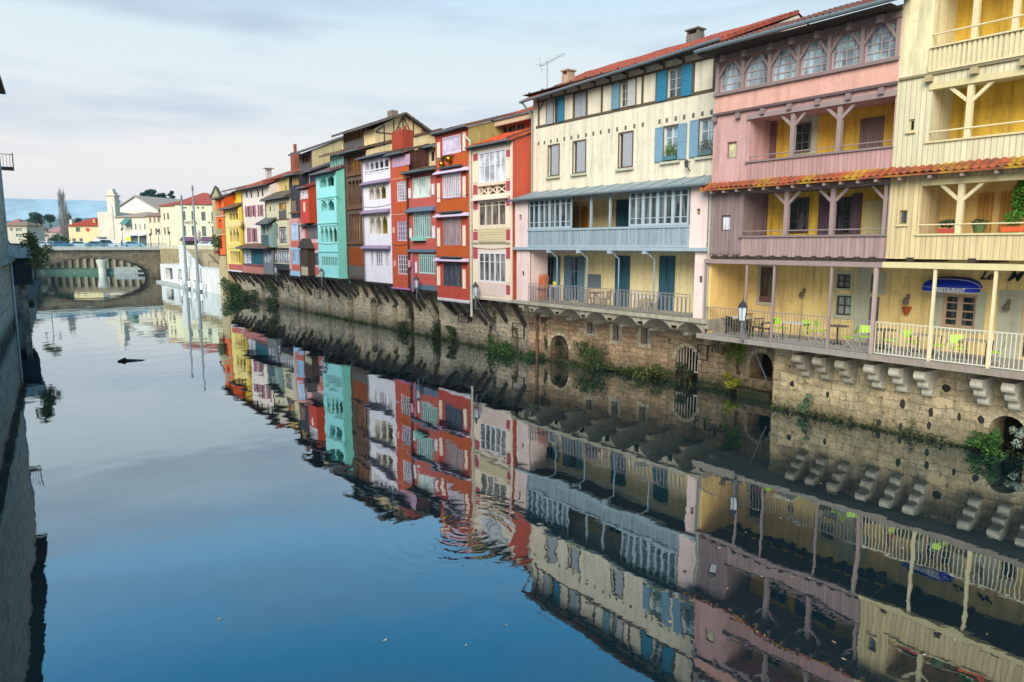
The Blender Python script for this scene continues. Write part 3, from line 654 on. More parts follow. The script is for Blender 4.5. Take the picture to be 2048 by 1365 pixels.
# ================================================================== BIG CREAM HOUSE with blue-grey gallery
XCD = X(1066, 300, 0.0)
TC = Thing('house', 'large cream rendered house with half timbered top floor and blue grey glazed gallery', 'house', ((XBC+XCD)/2, 0, 3.6), group='houses along the river')
CW = plaster('#e8dec4', .3, .35, 21, g=1.06); BEAM = wood('#6a5a48', 7); PIER = plaster('#ecd2ca', .3, .25, 22, g=1.08)
GBL = paint('#a3b4bc', .6, 1.05, .35); GBLB = boards('#a6b6bf', .12, .5, 23, .4, g=1.08); ZINC = paint('#8e9b9d', .45, 1.05, .35); OCW = plaster('#ecd9a4', .35, .35, 24, g=1.12); TEAL = paint('#2f7fa0', .6, wear=.3); TEALD = boards('#3d6f80', .1, .5, 25, g=1.0); SHG = paint('#a9adb2', .6, wear=.25); SHB = paint('#7fa3ba', .6, wear=.25)
zc_eL, zc_eR = Z(1068, 196, 0), Z(1400, 118, 0)
zc_e = 15.9
top = [r(1108, 1117, 197, 245, 0), r(1150, 1173, 186, 234, 0), r(1241, 1257, 166, 214, 0), r(1336, 1364, 138, 196, 0)]
mid = [r(1097.5, 1118, 291, 351, 0), r(1147, 1171, 283, 345, 0), r(1238.5, 1265, 266, 334, 0), r(1328, 1357, 253, 320, 0), r(1399, 1430, 238, 310, 0)]
ROOFZ = 17.95
body(TC, XBC+.004, XCD, 3.3, 0.0, zc_e, -4.6, ROOFZ-.15, -9, 16.2, [t_+(.2,) for t_ in top+mid]+[(XBC+.9, XCD-.5, Z(1250, 500, 0)-3.4, Z(1250, 508, 0), .9), (XBC+1.0, XCD-.6, Z(1250, 480, 0), Z(1250, 395, 0), .9)], CW)
# timber frame of the top floor
zb_ = (Z(1078, 254, 0)+Z(1439, 177, 0))/2; zt_ = (Z(1078, 197, 0)+Z(1334, 147, 0))/2
m = MB().box(XBC+.01, XCD-.3, .001, .03, zb_-.08, zb_+.06); TC.part('timber_beam', m, BEAM); TC.part('timber_beam', MB().box(XBC+.01, XCD-.3, .001, .03, zt_-.05, zt_+.06), BEAM)
for u in (1078, 1094, 1128, 1148, 1174, 1204, 1225, 1271, 1285, 1313, 1386, 1427):
    x = X(u, 200, 0); TC.part('timber_post', MB().box(x-.07, x+.07, .001, .028, zb_+.06, zt_-.05), BEAM)
for k in range(12):
    x = XBC+.5+(XCD-XBC-1)*k/11; TC.part('timber_stud', MB().box(x-.06, x+.06, .001, .027, zt_+.06, zc_e-.15), BEAM)
    TC.part('rafter_end', MB().bar((x+.15, 0, zc_e-.15), (x+.15, .62, zc_e-.02), .1, .14), wood('#4c4036', 3))
TC.part('timber_brace', MB().bar((X(1080, 215, 0), .02, zt_-.5), (X(1088, 205, 0), .02, zt_-.05), .06), BEAM)
def frame(T, R, y, k=.07, d=.035, mat=None, name='window_frame'):
    x0, x1, z0, z1 = R
    return T.part(name, MB().box(x0-k, x0, y+.002, y+d, z0-k, z1+k).box(x1, x1+k, y+.002, y+d, z0-k, z1+k).box(x0, x1, y+.002, y+d-.002, z1, z1+k).box(x0, x1, y+.002, y+d-.002, z0-k, z0), mat or BEAM)
WOODF = wood('#5b4c3e', 9)
for i, R_ in enumerate(top):
    frame(TC, R_, 0)
    if i != 1: window(TC, R_, -.08, 2, 3, paint('#c9cabb') if i else WOODF, GLD if i < 3 else GL)
def sh_pair(T, R, y, matL, matR, wL, wR, panels=2):
    x0, x1, z0, z1 = R
    if matL: shutter(T, x1+.02, x1+.02+wL, z0-.03, z1+.03, y+.06, matL, panels)     # left in the picture = larger x
    if matR: shutter(T, x0-.02-wR, x0-.02, z0-.03, z1+.03, y+.06, matR, panels)
sh_pair(TC, top[0], 0, SHG, TEAL, .55, .5); sh_pair(TC, top[2], 0, paint('#6f9cab', .6), paint('#c2c2bc', .6), .55, .5); sh_pair(TC, top[3], 0, TEAL, TEAL, .62, .62)
x0, x1, z0, z1 = top[1]; shutter(TC, x0+.02, (x0+x1)/2-.02, z0, z1, -.03, SHG, 1); shutter(TC, (x0+x1)/2+.02, x1-.02, z0, z1, -.03, SHG, 1)
for i, R_ in enumerate(mid):
    x0, x1, z0, z1 = R_; frame(TC, R_, 0, .06)
    plate(TC, 'sill', x0-.15, x1+.15, .001, .14, z0-.19, z0-.07, STONEP)
    if i < 3:
        shutter(TC, x0+.03, x0+(x1-x0)*.72, z0+.02, z1-.02, -.03, SHG, 1); window(TC, R_, -.12, 2, 3, WOODF, GLD)
    else:
        window(TC, R_, -.08, 2, 3, paint('#cfd8d8'), GLB, .07, .05); sh_pair(TC, R_, 0, SHB, SHB if i == 3 else None, .5, .5, 2)
        if i == 4: shutter(TC, x0-.2, x0-.03, z0-.02, z1+.02, .06, SHB, 2)
def flower_box(T_lab, R, y, leafc, boxc, seed, wd=None, name='flower_box', up_=.45):
    x0, x1, z0, z1 = R; T = Thing(name, T_lab, 'planter', ((x0+x1)/2, y+.02, z0))
    T.part('box', MB().box(x0+.05, x1-.05, y+.02, y+.24, z0-.02, z0+.18), paint(boxc, .6)); T.part('plants', MB().leaves(((x0+x1)/2, y+.14, z0+.18+up_*.55), ((x1-x0)*.42, .16, up_), 260, .05, seed), leafm(leafc, seed))
R_ = mid[3]; flower_box('blue window box with bright green bush on the cream house sill', (R_[0]+.0, R_[1]-.05, R_[2]+.0, R_[3]), -.06, '#6a8a1e', '#4f7f8a', 3, up_=.5)
R_ = mid[4]; flower_box('grey window box with silvery plant on the cream house sill next to the pink house', (R_[0], R_[1], R_[2], R_[3]), -.06, '#7d8a80', '#5c7a7a', 4, up_=.35)
for xq in (330,380,435,490,550,610,670,735,797,860,930,1000,1072,1146,1217,1360,1422,1497,1568,1646,1722,1800):
    u = 1000+xq/4.267; x = X(u, 260, 0); zc = (Z(1077, 287, 0)+Z(1422, 226, 0))/2
    plate(TC, 'vent_hole', x-.075, x+.075, -.01, .004, zc-.11, zc+.11, paint('#6f6a5c', .9))
x, z = q(1381, 328, 0)
T_ = Thing('wall_lamp', 'small iron lantern on the cream house wall between two sills', 'lamp', (x, 0, z-.2)); T_.part('bracket', MB().bar((x, 0, z-.35), (x, .3, z-.1), .03).bar((x, 0, z+.1), (x, .3, z+.1), .03), IRON); T_.part('lantern', MB().lathe([(.03,-.2),(.08,-.15),(.11,.08),(.04,.18)], x, .3, z, 8), paint('#4a4f50', .4))
# roof
TC.part('roof', MB().roof(XBC-.05, XCD+.25, .75, zc_e+.02, -4.6, ROOFZ, amp=.055, course=.42, ze1=zc_e-.42), tiles('#b85a44', .05, 31, '#8a5044', g=1.0))
TC.part('rear_roof_slope', MB().quad((XBC, -4.6, ROOFZ), (XCD, -4.6, ROOFZ), (XCD, -9.3, 16.1), (XBC, -9.3, 16.1)), tiles('#d0563c', .05, 31, '#93473a'))
gutter(TC, XBC+.3, XCD+.25, .82, zc_e-.02, .075, zc_e-.46)
drainpipe(TC, XCD-.02, .10, 9.9, zc_e-1.2, .055, paint('#9aa59c', .5), top=(XCD+.1, .75, zc_e-.5))
plate(TC, 'soffit', XBC, XCD+.1, .002, .7, zc_e-.09, zc_e-.05, wood('#5b5046', 2))
zc1 = Z(1137, 141, -2); zc2 = Z(1391, 59, -5.6); xc1 = X(1137, 150, -2); xc2 = X(1391, 65, -5.6)
for xc, yc, zt, col, hw_ in ((xc1, -2.0, zc1, '#c9a98a', .28), (xc2, -5.6, zc2, '#7d766c', .4)):
    TC.part('chimney', MB().box(xc-hw_, xc+hw_, yc-.3, yc+.3, 15.5, zt-.3).box(xc-hw_+.02, xc-hw_+.1, yc-.28, yc+.28, zt-.299, zt-.08).box(xc+hw_-.1, xc+hw_-.02, yc-.28, yc+.28, zt-.299, zt-.08).box(xc-hw_-.06, xc+hw_+.06, yc-.36, yc+.36, zt-.079, zt), plaster(col, .4, .4, 3))
an = Thing('tv_antenna', 'thin metal television aerial on the left end of the cream house roof', 'antenna', (24.2, -1.2, 16.2))
m = MB().tube((24.2,-1.2,16.0),(24.2,-1.2,18.1),.022).tube((22.6,-1.2,18.2),(24.9,-1.2,17.9),.014)
for k in range(9): x = 22.8+k*.24; m.tube((x,-1.45,18.17-k*.03),(x,-.95,18.17-k*.03),.008)
m.tube((24.7,-1.2,17.5),(25.0,-1.2,18.5),.012).tube((24.9,-1.4,18.0),(24.9,-.9,18.0),.01); an.part('aerial', m, paint('#8a8f92', .4))
# end gable stub seen behind the timber house
plate(TC, 'end_buttress', XCD+.02, XCD+.6, -5.0, -.9, 9, 15.5, plaster('#b9ad84', .4, .4, 8))
# ---- gallery: lean-to zinc roof, glazed bays, parapet
wg = 1.4; xgL, xgR = X(1030, 430, wg), XBC+.15
zg_b = Z(1230, 496, wg)                         # gallery floor
zg_p = (Z(1058, 460, wg)+Z(1376, 452, wg))/2      # top of parapet
zg_t = (Z(1040, 402, wg)+Z(1400, 370, wg))/2      # under the roof
zr_t = Z(1250, 369, 0)
m = MB().prism([(wg+.32, zg_t-.02), (0.0, zr_t), (0.0, zr_t+.05), (wg+.32, zg_t+.06)], 'x', XBC+.06, xgL+.15)
for k in range(13): x = XBC+.3+(xgL-XBC)*k/12.6; m.bar((x, wg+.3, zg_t+.08), (x, .02, zr_t+.07), .035, .05)
TC.part('zinc_roof', m, ZINC); TC.part('gutter', MB().tube((XBC+.1, wg+.36, zg_t+.0), (xgL+.2, wg+.36, zg_t+.0), .07), GREYLEAD)
zp0 = zg_b
pr_x = X(1380, 430, wg); pl_x = X(1056, 430, wg)
hr = r(1393, 1400, 418, 430, wg); hl = r(1038, 1043, 430, 441, wg)
TC.part('end_pier', MB().panel(xgR, pr_x, zp0, zg_t, wg, [hr+(.12,)]).box(xgR, pr_x, 0, wg-.13, zp0, zg_t-.05), PIER); TC.part('end_pier', MB().panel(pl_x, xgL, zp0, zg_t, wg, [hl+(.12,)]).box(pl_x, xgL, 0, wg-.13, zp0, zg_t-.05), PIER)
for R_ in (hr, hl): plate(TC, 'vent_back', R_[0], R_[1], wg-.12, wg-.1, R_[2], R_[3], paint('#8a6f42', .8))
plate(TC, 'floor_beam', xgR-.1, xgL+.05, wg-.2, wg+.14, zg_b-.14, zg_b+.02, GBL); plate(TC, 'gallery_floor', xgR, xgL, -.85, wg-.21, zg_b-.1, zg_b, DARKW)
TC.part('parapet', MB().box(pr_x, pl_x, wg-.06, wg, zg_b+.05, zg_p), GBLB)
m = MB().box(pr_x, pl_x, wg+.001, wg+.05, zg_p-.08, zg_p+.03).box(pr_x, pl_x, wg+.001, wg+.04, zg_b+.03, zg_b+.13)
for u in (1066, 1106, 1138, 1177, 1215, 1258, 1272, 1328, 1359, 1376): x = X(u, 470, wg); m.box(x-.03, x+.03, wg+.001, wg+.035, zg_b+.13, zg_p-.08)
TC.part('parapet_rails', m, GBL)
gR = (X(1376, 430, wg), X(1257, 430, wg), zg_p+.04, zg_t-.03); gL = (X(1142, 430, wg), X(1057, 430, wg), zg_p+.04, zg_t-.03)
def glazed_bay(T, R, y, groups, fm, gm, name='glazed_bay', gap=.14, bw=.05, leafs=2, bars_=(.22, .80)):
    x0, x1, z0, z1 = R; m = MB(); g = MB(); nb = groups; W_ = (x1-x0)/nb
    m.box(x0, x1, y-.08, y, z0, z0+.1).box(x0, x1, y-.08, y, z1-.1, z1)
    for k in range(nb+1): x = x0+W_*k; m.box(max(x0, x-gap/2), min(x1, x+gap/2), y-.08, y-.001, z0+.1, z1-.1)
    for k in range(nb):
        a, b = x0+W_*k+gap/2, x0+W_*(k+1)-gap/2
        for j in range(1, leafs): x = a+(b-a)*j/leafs; m.box(x-gap*.3, x+gap*.3, y-.07, y-.006, z0+.1, z1-.1)
        for f in bars_: zz = z0+(z1-z0)*f; m.box(a, b, y-.06, y-.02, zz-bw*.35, zz+bw*.35)
    o = T.part(name, m, fm); T.part('pane', g.box(x0+.02, x1-.02, y-.075, y-.055, z0+.05, z1-.05), gm, o); return o
GGL = glass('#4c5252', .12)
glazed_bay(TC, gR, wg-.02, 4, paint('#aebfc6', .5, 1.05, .2), GGL, leafs=2, gap=.16); glazed_bay(TC, gL, wg-.02, 4, paint('#aebfc6', .5, 1.05, .2), GGL, leafs=2, gap=.14)
for u in (1181, 1219): plate(TC, 'post', X(u, 430, wg)-.05, X(u, 430, wg)+.05, wg-.1, wg, zg_p, zg_t, GBL)
gallery_back(TC, XBC+.5, XCD-.2, zg_b-.1, zg_t+.3, -.88, OCW)
dd = r(1240, 1256, 400, 455, -.8); plate(TC, 'door', dd[0], dd[1]+.3, -.88, -.8, zg_b, dd[3], TEALD)
pp = r(1146, 1157, 412, 456, -.8); plate(TC, 'painted_screen', pp[0], pp[1], -.86, -.8, pp[2], pp[3], paint('#b5a27c', .6, wear=.9)); pp = r(1162, 1175, 412, 456, -.8); plate(TC, 'painted_screen', pp[0], pp[1], -.86, -.8, pp[2], pp[3], paint('#c07a1e', .6, wear=.6))
# ---- lower gallery with balcony
zbF = (Z(1040, 600, wg)+Z(1410, 640, wg))/2; zbR = (Z(1062, 570, wg)+Z(1383, 586, wg))/2
hr = r(1396, 1403, 553, 566, wg); hl = r(1042, 1047, 543, 552, wg); pr2, pl2 = X(1387, 560, wg), X(1059, 550, wg)
plate(TC, 'balcony_slab', xgR-.3, xgL+.1, -.9, wg+.25, zbF-.18, zbF, plaster('#b3ac98', .6, .5, 3))
TC.part('end_pier', MB().panel(xgR, pr2, zbF, zg_b-.15, wg-.05, [hr+(.12,)]).box(xgR, pr2, 0, wg-.2, zbF, zg_b-.15), PIER)
for R_, y_ in ((hr, wg-.05), (hl, wg-.05)): plate(TC, 'vent_back', R_[0], R_[1], y_-.12, y_-.1, R_[2], R_[3], paint('#5a4d42', .8))
TC.part('end_pier', MB().panel(pl2, xgL-.1, zbF, zg_b-.15, wg-.05, [hl+(.12,)]).box(pl2, xgL-.1, 0, wg-.2, zbF, zg_b-.15), PIER)
gallery_back(TC, XBC+.5, XCD-.2, zbF, zg_b-.1, -.5, OCW)
yb = -.5
for a, b in ((1231, 1260), (1319, 1350)):
    d_ = r(a, b, 512, 600, yb); o = plate(TC, 'door', d_[0], d_[1], yb, yb+.05, zbF, d_[3], TEALD); m = MB()
    xm_ = (d_[0]+d_[1])/2; m.box(xm_-.015, xm_+.015, yb+.05, yb+.06, zbF, d_[3]); TC.part('door_joint', m, GLD, o)
for a, b in ((1094, 1110), (1143, 1158)):
    d_ = r(a, b, 514, 570, yb); R_ = (d_[0], d_[1], zbF+.1, d_[3]); window(TC, R_, yb+.07, 2, 3, paint('#5a7f92', .5), GLD, .08, .05, name='french_window'); sh_pair(TC, R_, yb, paint('#5f7f8e', .6), paint('#5f7f8e', .6), .55, .5, 3)
for u in (1114, 1174, 1237, 1308):
    x = X(u, 560, wg-.25); m = MB().tube((x, wg-.25, zbF), (x, wg-.25, zg_b-.55), .035).tube((x, wg-.25, zg_b-.55), (x+.12, wg-.1, zg_b-.42), .035).tube((x+.12, wg-.1, zg_b-.42), (x+.30, wg-.05, zg_b-.14), .035)
    TC.part('iron_column', m, paint('#8aa0ac', .5)); plate(TC, 'bracket_end', x+.2, x+.42, wg-.2, wg+.2, zg_b-.3, zg_b-.145, GBL)
def iron_rail(T, x0, x1, y, z0, z1, mat):
    m = MB().box(x0, x1, y-.02, y+.02, z1-.02, z1+.015).box(x0, x1, y-.012, y+.012, z0+.08, z0+.1); n_ = int((x1-x0)/.24); r_ = .010
    for k in range(n_):
        a = x0+(x1-x0)*k/n_; b = a+(x1-x0)/n_; c = (a+b)/2; d = (b-a)*.36
        m.box(a-r_*1.2, a+r_*1.2, y-r_, y+r_, z0+.1, z1-.02)
        for sg in (-1, 1): m.box(c+sg*d-r_, c+sg*d+r_, y-r_, y+r_, z0+.22, z1-.24)
        P = [(c+d*math.cos(t), y, z1-.24+.12*math.sin(t)) for t in [math.pi*j/5 for j in range(6)]]
        for p_, q_ in zip(P, P[1:]): m.bar(p_, q_, r_*2)
        P = [(c+d*math.cos(t), y, z0+.22-.1*math.sin(t)) for t in [math.pi*j/4 for j in range(5)]]
        for p_, q_ in zip(P, P[1:]): m.bar(p_, q_, r_*2)
    return T.part('railing', m, mat)
iron_rail(TC, pr2+.05, pl2-.02, wg+.12, zbF, zbR, paint('#8f8684', .5)); iron_rail(TC, pl2-.05, pl2+.0, wg+.12, zbF, zbR, paint('#8f8684', .5))
drainpipe(TC, xgR-.12, wg-.0, zbF, zg_t-.05, .05, paint('#a4b3a2', .5))
# corbels under the balcony and scalloped arches between them
CONC = plaster('#b4ab96', .7, .6, 5)
cx_ = [X(u, v, wg) for u, v in ((1044, 612), (1066, 616), (1117, 622), (1169, 628), (1222, 634), (1283, 641), (1351, 648))]+[xgR-.2]
for x in cx_:
    TC.part('corbel', MB().box(x-.16, x+.16, -1.2, wg+.12, zbF-.42, zbF-.185).box(x-.155, x+.155, -1.2, wg-.25, zbF-.68, zbF-.425).box(x-.15, x+.15, -1.2, wg-.7, zbF-.95, zbF-.685), CONC)
for a, b in zip(cx_, cx_[1:]):
    a2, b2 = b+.161, a-.161
    if b2-a2 < .3: continue
    m = MB(); n_ = 10; zt2 = zbF-.185; P = []
    for k in range(n_+1):
        t = k/n_; P.append((a2+(b2-a2)*t, zt2-.38*(abs(2*t-1)**2.2)-.04))
    for p_, q_ in zip(P, P[1:]):
        m.quad((p_[0], wg+.1, p_[1]), (q_[0], wg+.1, q_[1]), (q_[0], wg+.1, zt2), (p_[0], wg+.1, zt2)); m.quad((p_[0], wg+.1, p_[1]), (p_[0], -1.2, p_[1]-.5), (q_[0], -1.2, q_[1]-.5), (q_[0], wg+.1, q_[1]))
    TC.part('balcony_vault', m, CONC)

# ================================================================== GENERIC ROW HOUSES
def row_house(label, u0, u1, vm, w, vbot, veave, wall, items, x0=None, x1=None, depth=8, side=None, rh=1.3, roofm=None, ov=.55, back=.2, gut=True, base=None, name='house', zlow=None, ridge=-4.0, gd=1.2):
    xa, xb = sorted((X(u0, vm, w), X(u1, vm, w))); xa = x0 if x0 is not None else xa; xb = x1 if x1 is not None else xb
    um = (u0+u1)/2; zb0 = Z(um, vbot, w); ze = Z(um, veave, w)
    T = Thing(name, label, 'house', ((xa+xb)/2, w, zb0), group='houses along the river'); T.xa, T.xb, T.zb, T.ze, T.w = xa, xb, zb0, ze, w
    holes = []; post = []
    for it in items:
        k = it[0]
        if k in ('win', 'gal', 'glz', 'open'):
            R_ = r(it[1], it[2], it[3], it[4], w); R_ = (max(R_[0], xa+.04), min(R_[1], xb-.04), R_[2], R_[3]); d_ = gd if k == 'gal' else .12
            holes.append(R_+(d_,)); post.append((it, R_))
        else: post.append((it, r(it[1], it[2], it[3], it[4], w)))
    body(T, xa, xb, zb0, w, ze, w+ridge, ze+rh, w-depth, ze-.3, holes, wall, side)
    for it, R_ in post:
        k = it[0]; a, b, c, d = R_
        if k == 'win': window(T, R_, w-.03, it[5], it[6], it[7], it[8], .06, .035)
        elif k == 'glz': glazed_bay(T, R_, w+.0, it[5], it[7], it[8], leafs=it[6], gap=.07, name='glazed_bay', bars_=it[9] if len(it) > 9 else (.2, .8))
        elif k == 'gal':
            gallery_back(T, a, b, c-.3, d+.1, w-gd, it[5]); n_ = it[6]; pm = it[7]; st = it[8] if len(it) > 8 else 'y'; wd = min(.12, (b-a)/(n_+1)*.2)
            for j in range(n_+2):
                x = a+(b-a)*j/(n_+1)
                if j in (0, n_+1) and st != 'goth': continue
                mm = MB().box(x-wd/2, x+wd/2, w-.14, w-.02, c, d)
                if st in ('y', 'goth'):
                    hh = (b-a)/(n_+1)*.42; 
                    for sg in (1, -1):
                        if (j == 0 and sg < 0) or (j == n_+1 and sg > 0): continue
                        mm.bar((x, w-.08, d-(d-c)*.42), (x+sg*hh, w-.08, d-.02), wd*.8)
                T.part('gallery_post', mm, pm)
            if st == 'rail': T.part('balustrade', slats(a, b, w-.05, c, c+(d-c)*.36, (b-a)/9, .04, .03, MB().box(a, b, w-.08, w-.02, c+(d-c)*.36, c+(d-c)*.36+.06)), pm)
        elif k == 'pan': T.part(it[6], MB().box(a, b, w+.001, w+it[7], c, d), it[5])
        elif k == 'can':   # small lean-to canopy
            T.part('canopy', MB().prism([(w+.001, d), (w+it[6], c+.06), (w+it[6], c), (w+.001, c)], 'x', a, b), it[5])
        elif k == 'sh': shutter(T, a, b, c, d, w+.03, it[5], 3)
        elif k == 'slot':
            T.part('narrow_window', MB().box(a, a+.05, w+.001, w+.04, c, d).box(b-.05, b, w+.001, w+.04, c, d).box(a+.05, b-.05, w+.001, w+.039, c, c+.05).box(a+.05, b-.05, w+.001, w+.039, d-.05, d).box(a+.05, b-.05, w+.001, w+.012, c+.05, d-.05), it[5])
    if roofm:
        T.part('roof', MB().roof(xa-.12, xb+.12, w+ov, ze+.08, w+ridge, ze+rh+.12, wav=.3, amp=.05, course=.45), roofm)
        T.part('soffit', MB().box(xa-.1, xb+.1, w+.002, w+ov-.05, ze-.06, ze-.02), DARKW)
        if gut: gutter(T, xa-.12, xb+.12, w+ov+.05, ze+.03, .06)
    if base: T.part('floor_edge', MB().box(xa, xb, w-.2, w+.05, zb0-.14, zb0-.002), base)
    return T
CREAMT = paint('#f0d9c0', .6, 1.05, .15); REDP = boards('#c25560', .4, .2, 41, .05, g=1.05); WHT = paint('#e9e6ea', .5, 1.05, .12); LIL = paint('#e0cfe4', .5, 1.05, .15); MINT = paint('#c9e6e0', .5, 1.05, .12); SLOTC = paint('#f3e2c6', .5, 1.05, .1)
DKG = paint('#4d565a', .5); BLUEG = paint('#66788c', .6)
LACE = glass('#c9ccd2', .5, g=1.0); LACEL = glass('#cfc6dc', .5); LACEM = glass('#d0ded8', .5)
# ---- D: pink and cream timber-framed house with orange side
XDE = X(943.5, 450, 1.4); XDC = X(1025, 350, 1.4)
ORS = plaster('#cc5c42', .2, .25, 42, g=1.05)
sp_ = []
for (a, b) in ((946.5, 955.5), (1012.5, 1022.5)):
    dv = 4 if a < 1000 else 0     # rows climb to the right
    for (c, d) in ((300, 314), (362, 382), (392, 412), (459, 481), (496, 518), (571, 590)): sp_.append(('pan', a, b, c+(8 if a < 1000 and c < 420 else 0), d+(8 if a < 1000 and c < 420 else 0), REDP, 'red_panel', .012))
    for (c, d) in ((317, 358), (414, 456), (520, 566)): sp_.append(('slot', a+1, b-1, c+(8 if a < 1000 and c < 420 else 0), d+(8 if a < 1000 and c < 420 else 0), SLOTC))
    sp_.append(('pan', a, b, 485, 490, paint('#a59a84'), 'vent', .02))
TD = row_house('pink and cream timber framed house with crossed braces and bright orange side wall', 945, 1025, 450, 1.4, 597, 290, CREAMT, [
    ('glz', 958, 1011, 301, 366, 5, 1, WHT, LACE, (.55,)), ('gal', 958, 1011, 372, 388, plaster('#b9a878', .3, .3, 2), 2, CREAMT, 'none'), ('glz', 958, 1011, 402, 453, 4, 1, CREAMT, glass('#6b6258', .15), (.82,)),
    ('glz', 958, 1011, 505, 565, 5, 1, WHT, glass('#7a7673', .15), (.68,)), ('can', 949, 1018, 390, 400, CREAMT, .3), ('pan', 957, 1012, 364.5, 371, CREAMT, 'sill_rail', .12), ('pan', 957, 1012, 484, 489, paint('#a09676'), 'vent_strip', .02),
    ('pan', 957, 1012, 456, 483, boards('#f0dcae', .16, .2, 43, .5, True), 'cream_boarding', .015), ('pan', 957, 1012, 566, 592, plaster('#ecd0c4', .2, .2, 3), 'apron', .02)]+sp_,
    x0=XDC, x1=XDE-.01, side=ORS, rh=1.05, roofm=tiles('#d85a34', .1, 44, '#b0482c', g=1.1), ridge=-2.6, ov=.35, base=paint('#cdbfae'))
a, b, c, d = r(958, 1011, 372, 388, 1.4); m = MB()
for k in range(3):
    p0, p1 = a+(b-a)*k/3+.05, a+(b-a)*(k+1)/3-.05; m.bar((p0, 1.34, c+.03), (p1, 1.34, d-.03), .07).bar((p0, 1.30, d-.03), (p1, 1.30, c+.03), .07)
TD.part('crossed_braces', m, CREAMT)
plate(TD, 'corner_post', XDC-.02, XDC+.16, 1.401, 1.46, TD.zb, TD.ze, CREAMT)
# raised clerestory behind
zz0 = TD.ze+.9; cr_ = r(997, 1050, 250, 272, -1.2)
m = MB().panel(XCD-.05, XDE+.4, zz0-.4, cr_[3]+.45, -1.2, [cr_+(.1,)]).box(XCD-.05, XCD+.0, -8, -1.25, zz0-4, cr_[3]+.45)
TD.part('clerestory_wall', m, plaster('#d2512c', .3, .3, 45, g=1.05)); 
for k in range(3): a = cr_[0]+(cr_[1]-cr_[0])*k/3; b = cr_[0]+(cr_[1]-cr_[0])*(k+1)/3; window(TD, (a+.05, b-.05, cr_[2], cr_[3]), -1.24, 2, 1, paint('#b59a86'), GLD, .05)
TD.part('upper_roof', MB().roof(XCD-.1, XDE+.3, -.45, cr_[3]+.35, -5, cr_[3]+2.0, wav=.3, amp=.05), tiles('#c5583a', .1, 46, '#7d4a3c'))
m = MB(); n_ = 34
for k in range(n_):
    a = XCD-.1+(XDE+.4-XCD)*k/n_; b = a+(XDE+.4-XCD)/n_; m.prism([(a, cr_[3]+.26), (b, cr_[3]+.26), (b-.02, cr_[3]-.02), ((a+b)/2, cr_[3]-.1), (a+.02, cr_[3]-.02)], 'y', -.52, -.47)
TD.part('scalloped_bargeboard', m, paint('#e2c6a4', .6)); gutter(TD, XCD-.1, XDE+.3, -.4, cr_[3]+.3, .06)
TD.part('zinc_flashing', MB().quad((XDC-.05, 1.78, TD.ze-.12), (XDC-.05, -1.25, TD.ze+1.0), (XDC-.05, -1.25, TD.ze+1.32), (XDC-.05, 1.78, TD.ze+.22)).box(XDC-.05, XDC+.1, 1.6, 1.78, TD.ze-.1, TD.ze+.2), DKG)
plate(TD, 'party_wall', XDE-.2, XDE-.02, -7, .9, 9, TD.ze+1.1, plaster('#b8a766', .5, .5, 6))
# ---- E: tall red house with golden baubles
XEF = X(873, 450, 1.6); REDW = plaster('#c05040', .25, .3, 51, g=1.05); ORG = plaster('#c25c2a', .2, .25, 52, g=1.1)
it = []
for (c, d) in ((285, 321), (367, 405), (456, 493), (533, 571)): it.append(('slot', 875, 880.5, c, d, SLOTC))
for (c, d) in ((265, 302), (353, 395), (451, 492), (539, 578)): it.append(('slot', 926, 931.5, c, d, SLOTC))
it += [('pan', 875, 937, 309, 335, ORG, 'orange_panel', .01), ('pan', 875, 937, 399, 425, ORG, 'orange_panel', .01), ('pan', 875, 937, 492, 515, ORG, 'orange_panel', .01)]
it += [('can', 873, 938, 338, 346, LIL, .35), ('can', 873, 938, 427, 434, LIL, .35), ('can', 873, 938, 517, 523, LIL, .35), ('pan', 882, 926, 333, 336, DKG, 'awning_roll', .3), ('pan', 882, 926, 423, 426, DKG, 'awning_roll', .3), ('pan', 882, 926, 513.5, 516, DKG, 'awning_roll', .3)]
it += [('glz', 885, 922, 272, 308, 10, 1, LIL, LACEL, (.28,)), ('glz', 885, 922, 348, 397, 10, 1, paint('#f0e4ea', .5, wear=.1), glass('#8a7684', .3), (.2, .82)), ('glz', 886, 922, 436, 491, 10, 1, paint('#a8949a', .5), glass('#9a8078', .4), (.85,)), ('glz', 887, 923, 526, 573, 8, 1, paint('#4c5058', .5), glass('#4a5266', .2), (.25, .8))]
TE = row_house('tall red house with striped white windows and golden baubles between the floors', 873, 938, 450, 1.6, 598, 262, REDW, it, x0=XDE+.02, x1=XEF, side=plaster('#b9a666', .4, .4, 53), rh=1.2, roofm=tiles('#8d5a4c', .1, 54, '#66605c'), ov=.3)
m = MB(); n_ = 16
for k in range(n_):
    a = TE.xa+(TE.xb-TE.xa)*k/n_; b = TE.xa+(TE.xb-TE.xa)*(k+1)/n_; m.prism([(a, TE.zb), (b, TE.zb), (b, TE.zb-.1), ((a+b)/2, TE.zb-.24), (a, TE.zb-.1)], 'y', 1.55, 1.62)
TE.part('scalloped_valance', m, paint('#eadfe2', .6))
drainpipe(TE, XDE-.05, 1.5, 2.3, 13.6, .085, paint('#c9c4b2', .5, wear=.3), top=(XDE+.2, 1.75, 13.95))
gx, gz = q(894, 322, 1.65); GA = Thing('garland', 'golden baubles with leaves hung on the orange band of the red house', 'decoration', (gx, 1.61, gz))
for dx, dz_, rr in ((.35, -.2, .2), (-.55, .05, .22)): GA.part('bauble', MB().lathe([(.01,-rr),(rr*.6,-rr*.8),(rr*.95,-rr*.3),(rr*.95,rr*.3),(rr*.6,rr*.8),(.03,rr),(.03,rr*1.25)], gx+dx, 1.86, gz+dz_, 14), paint('#c9971f', .25, wear=.2, metal=1), smooth=True)
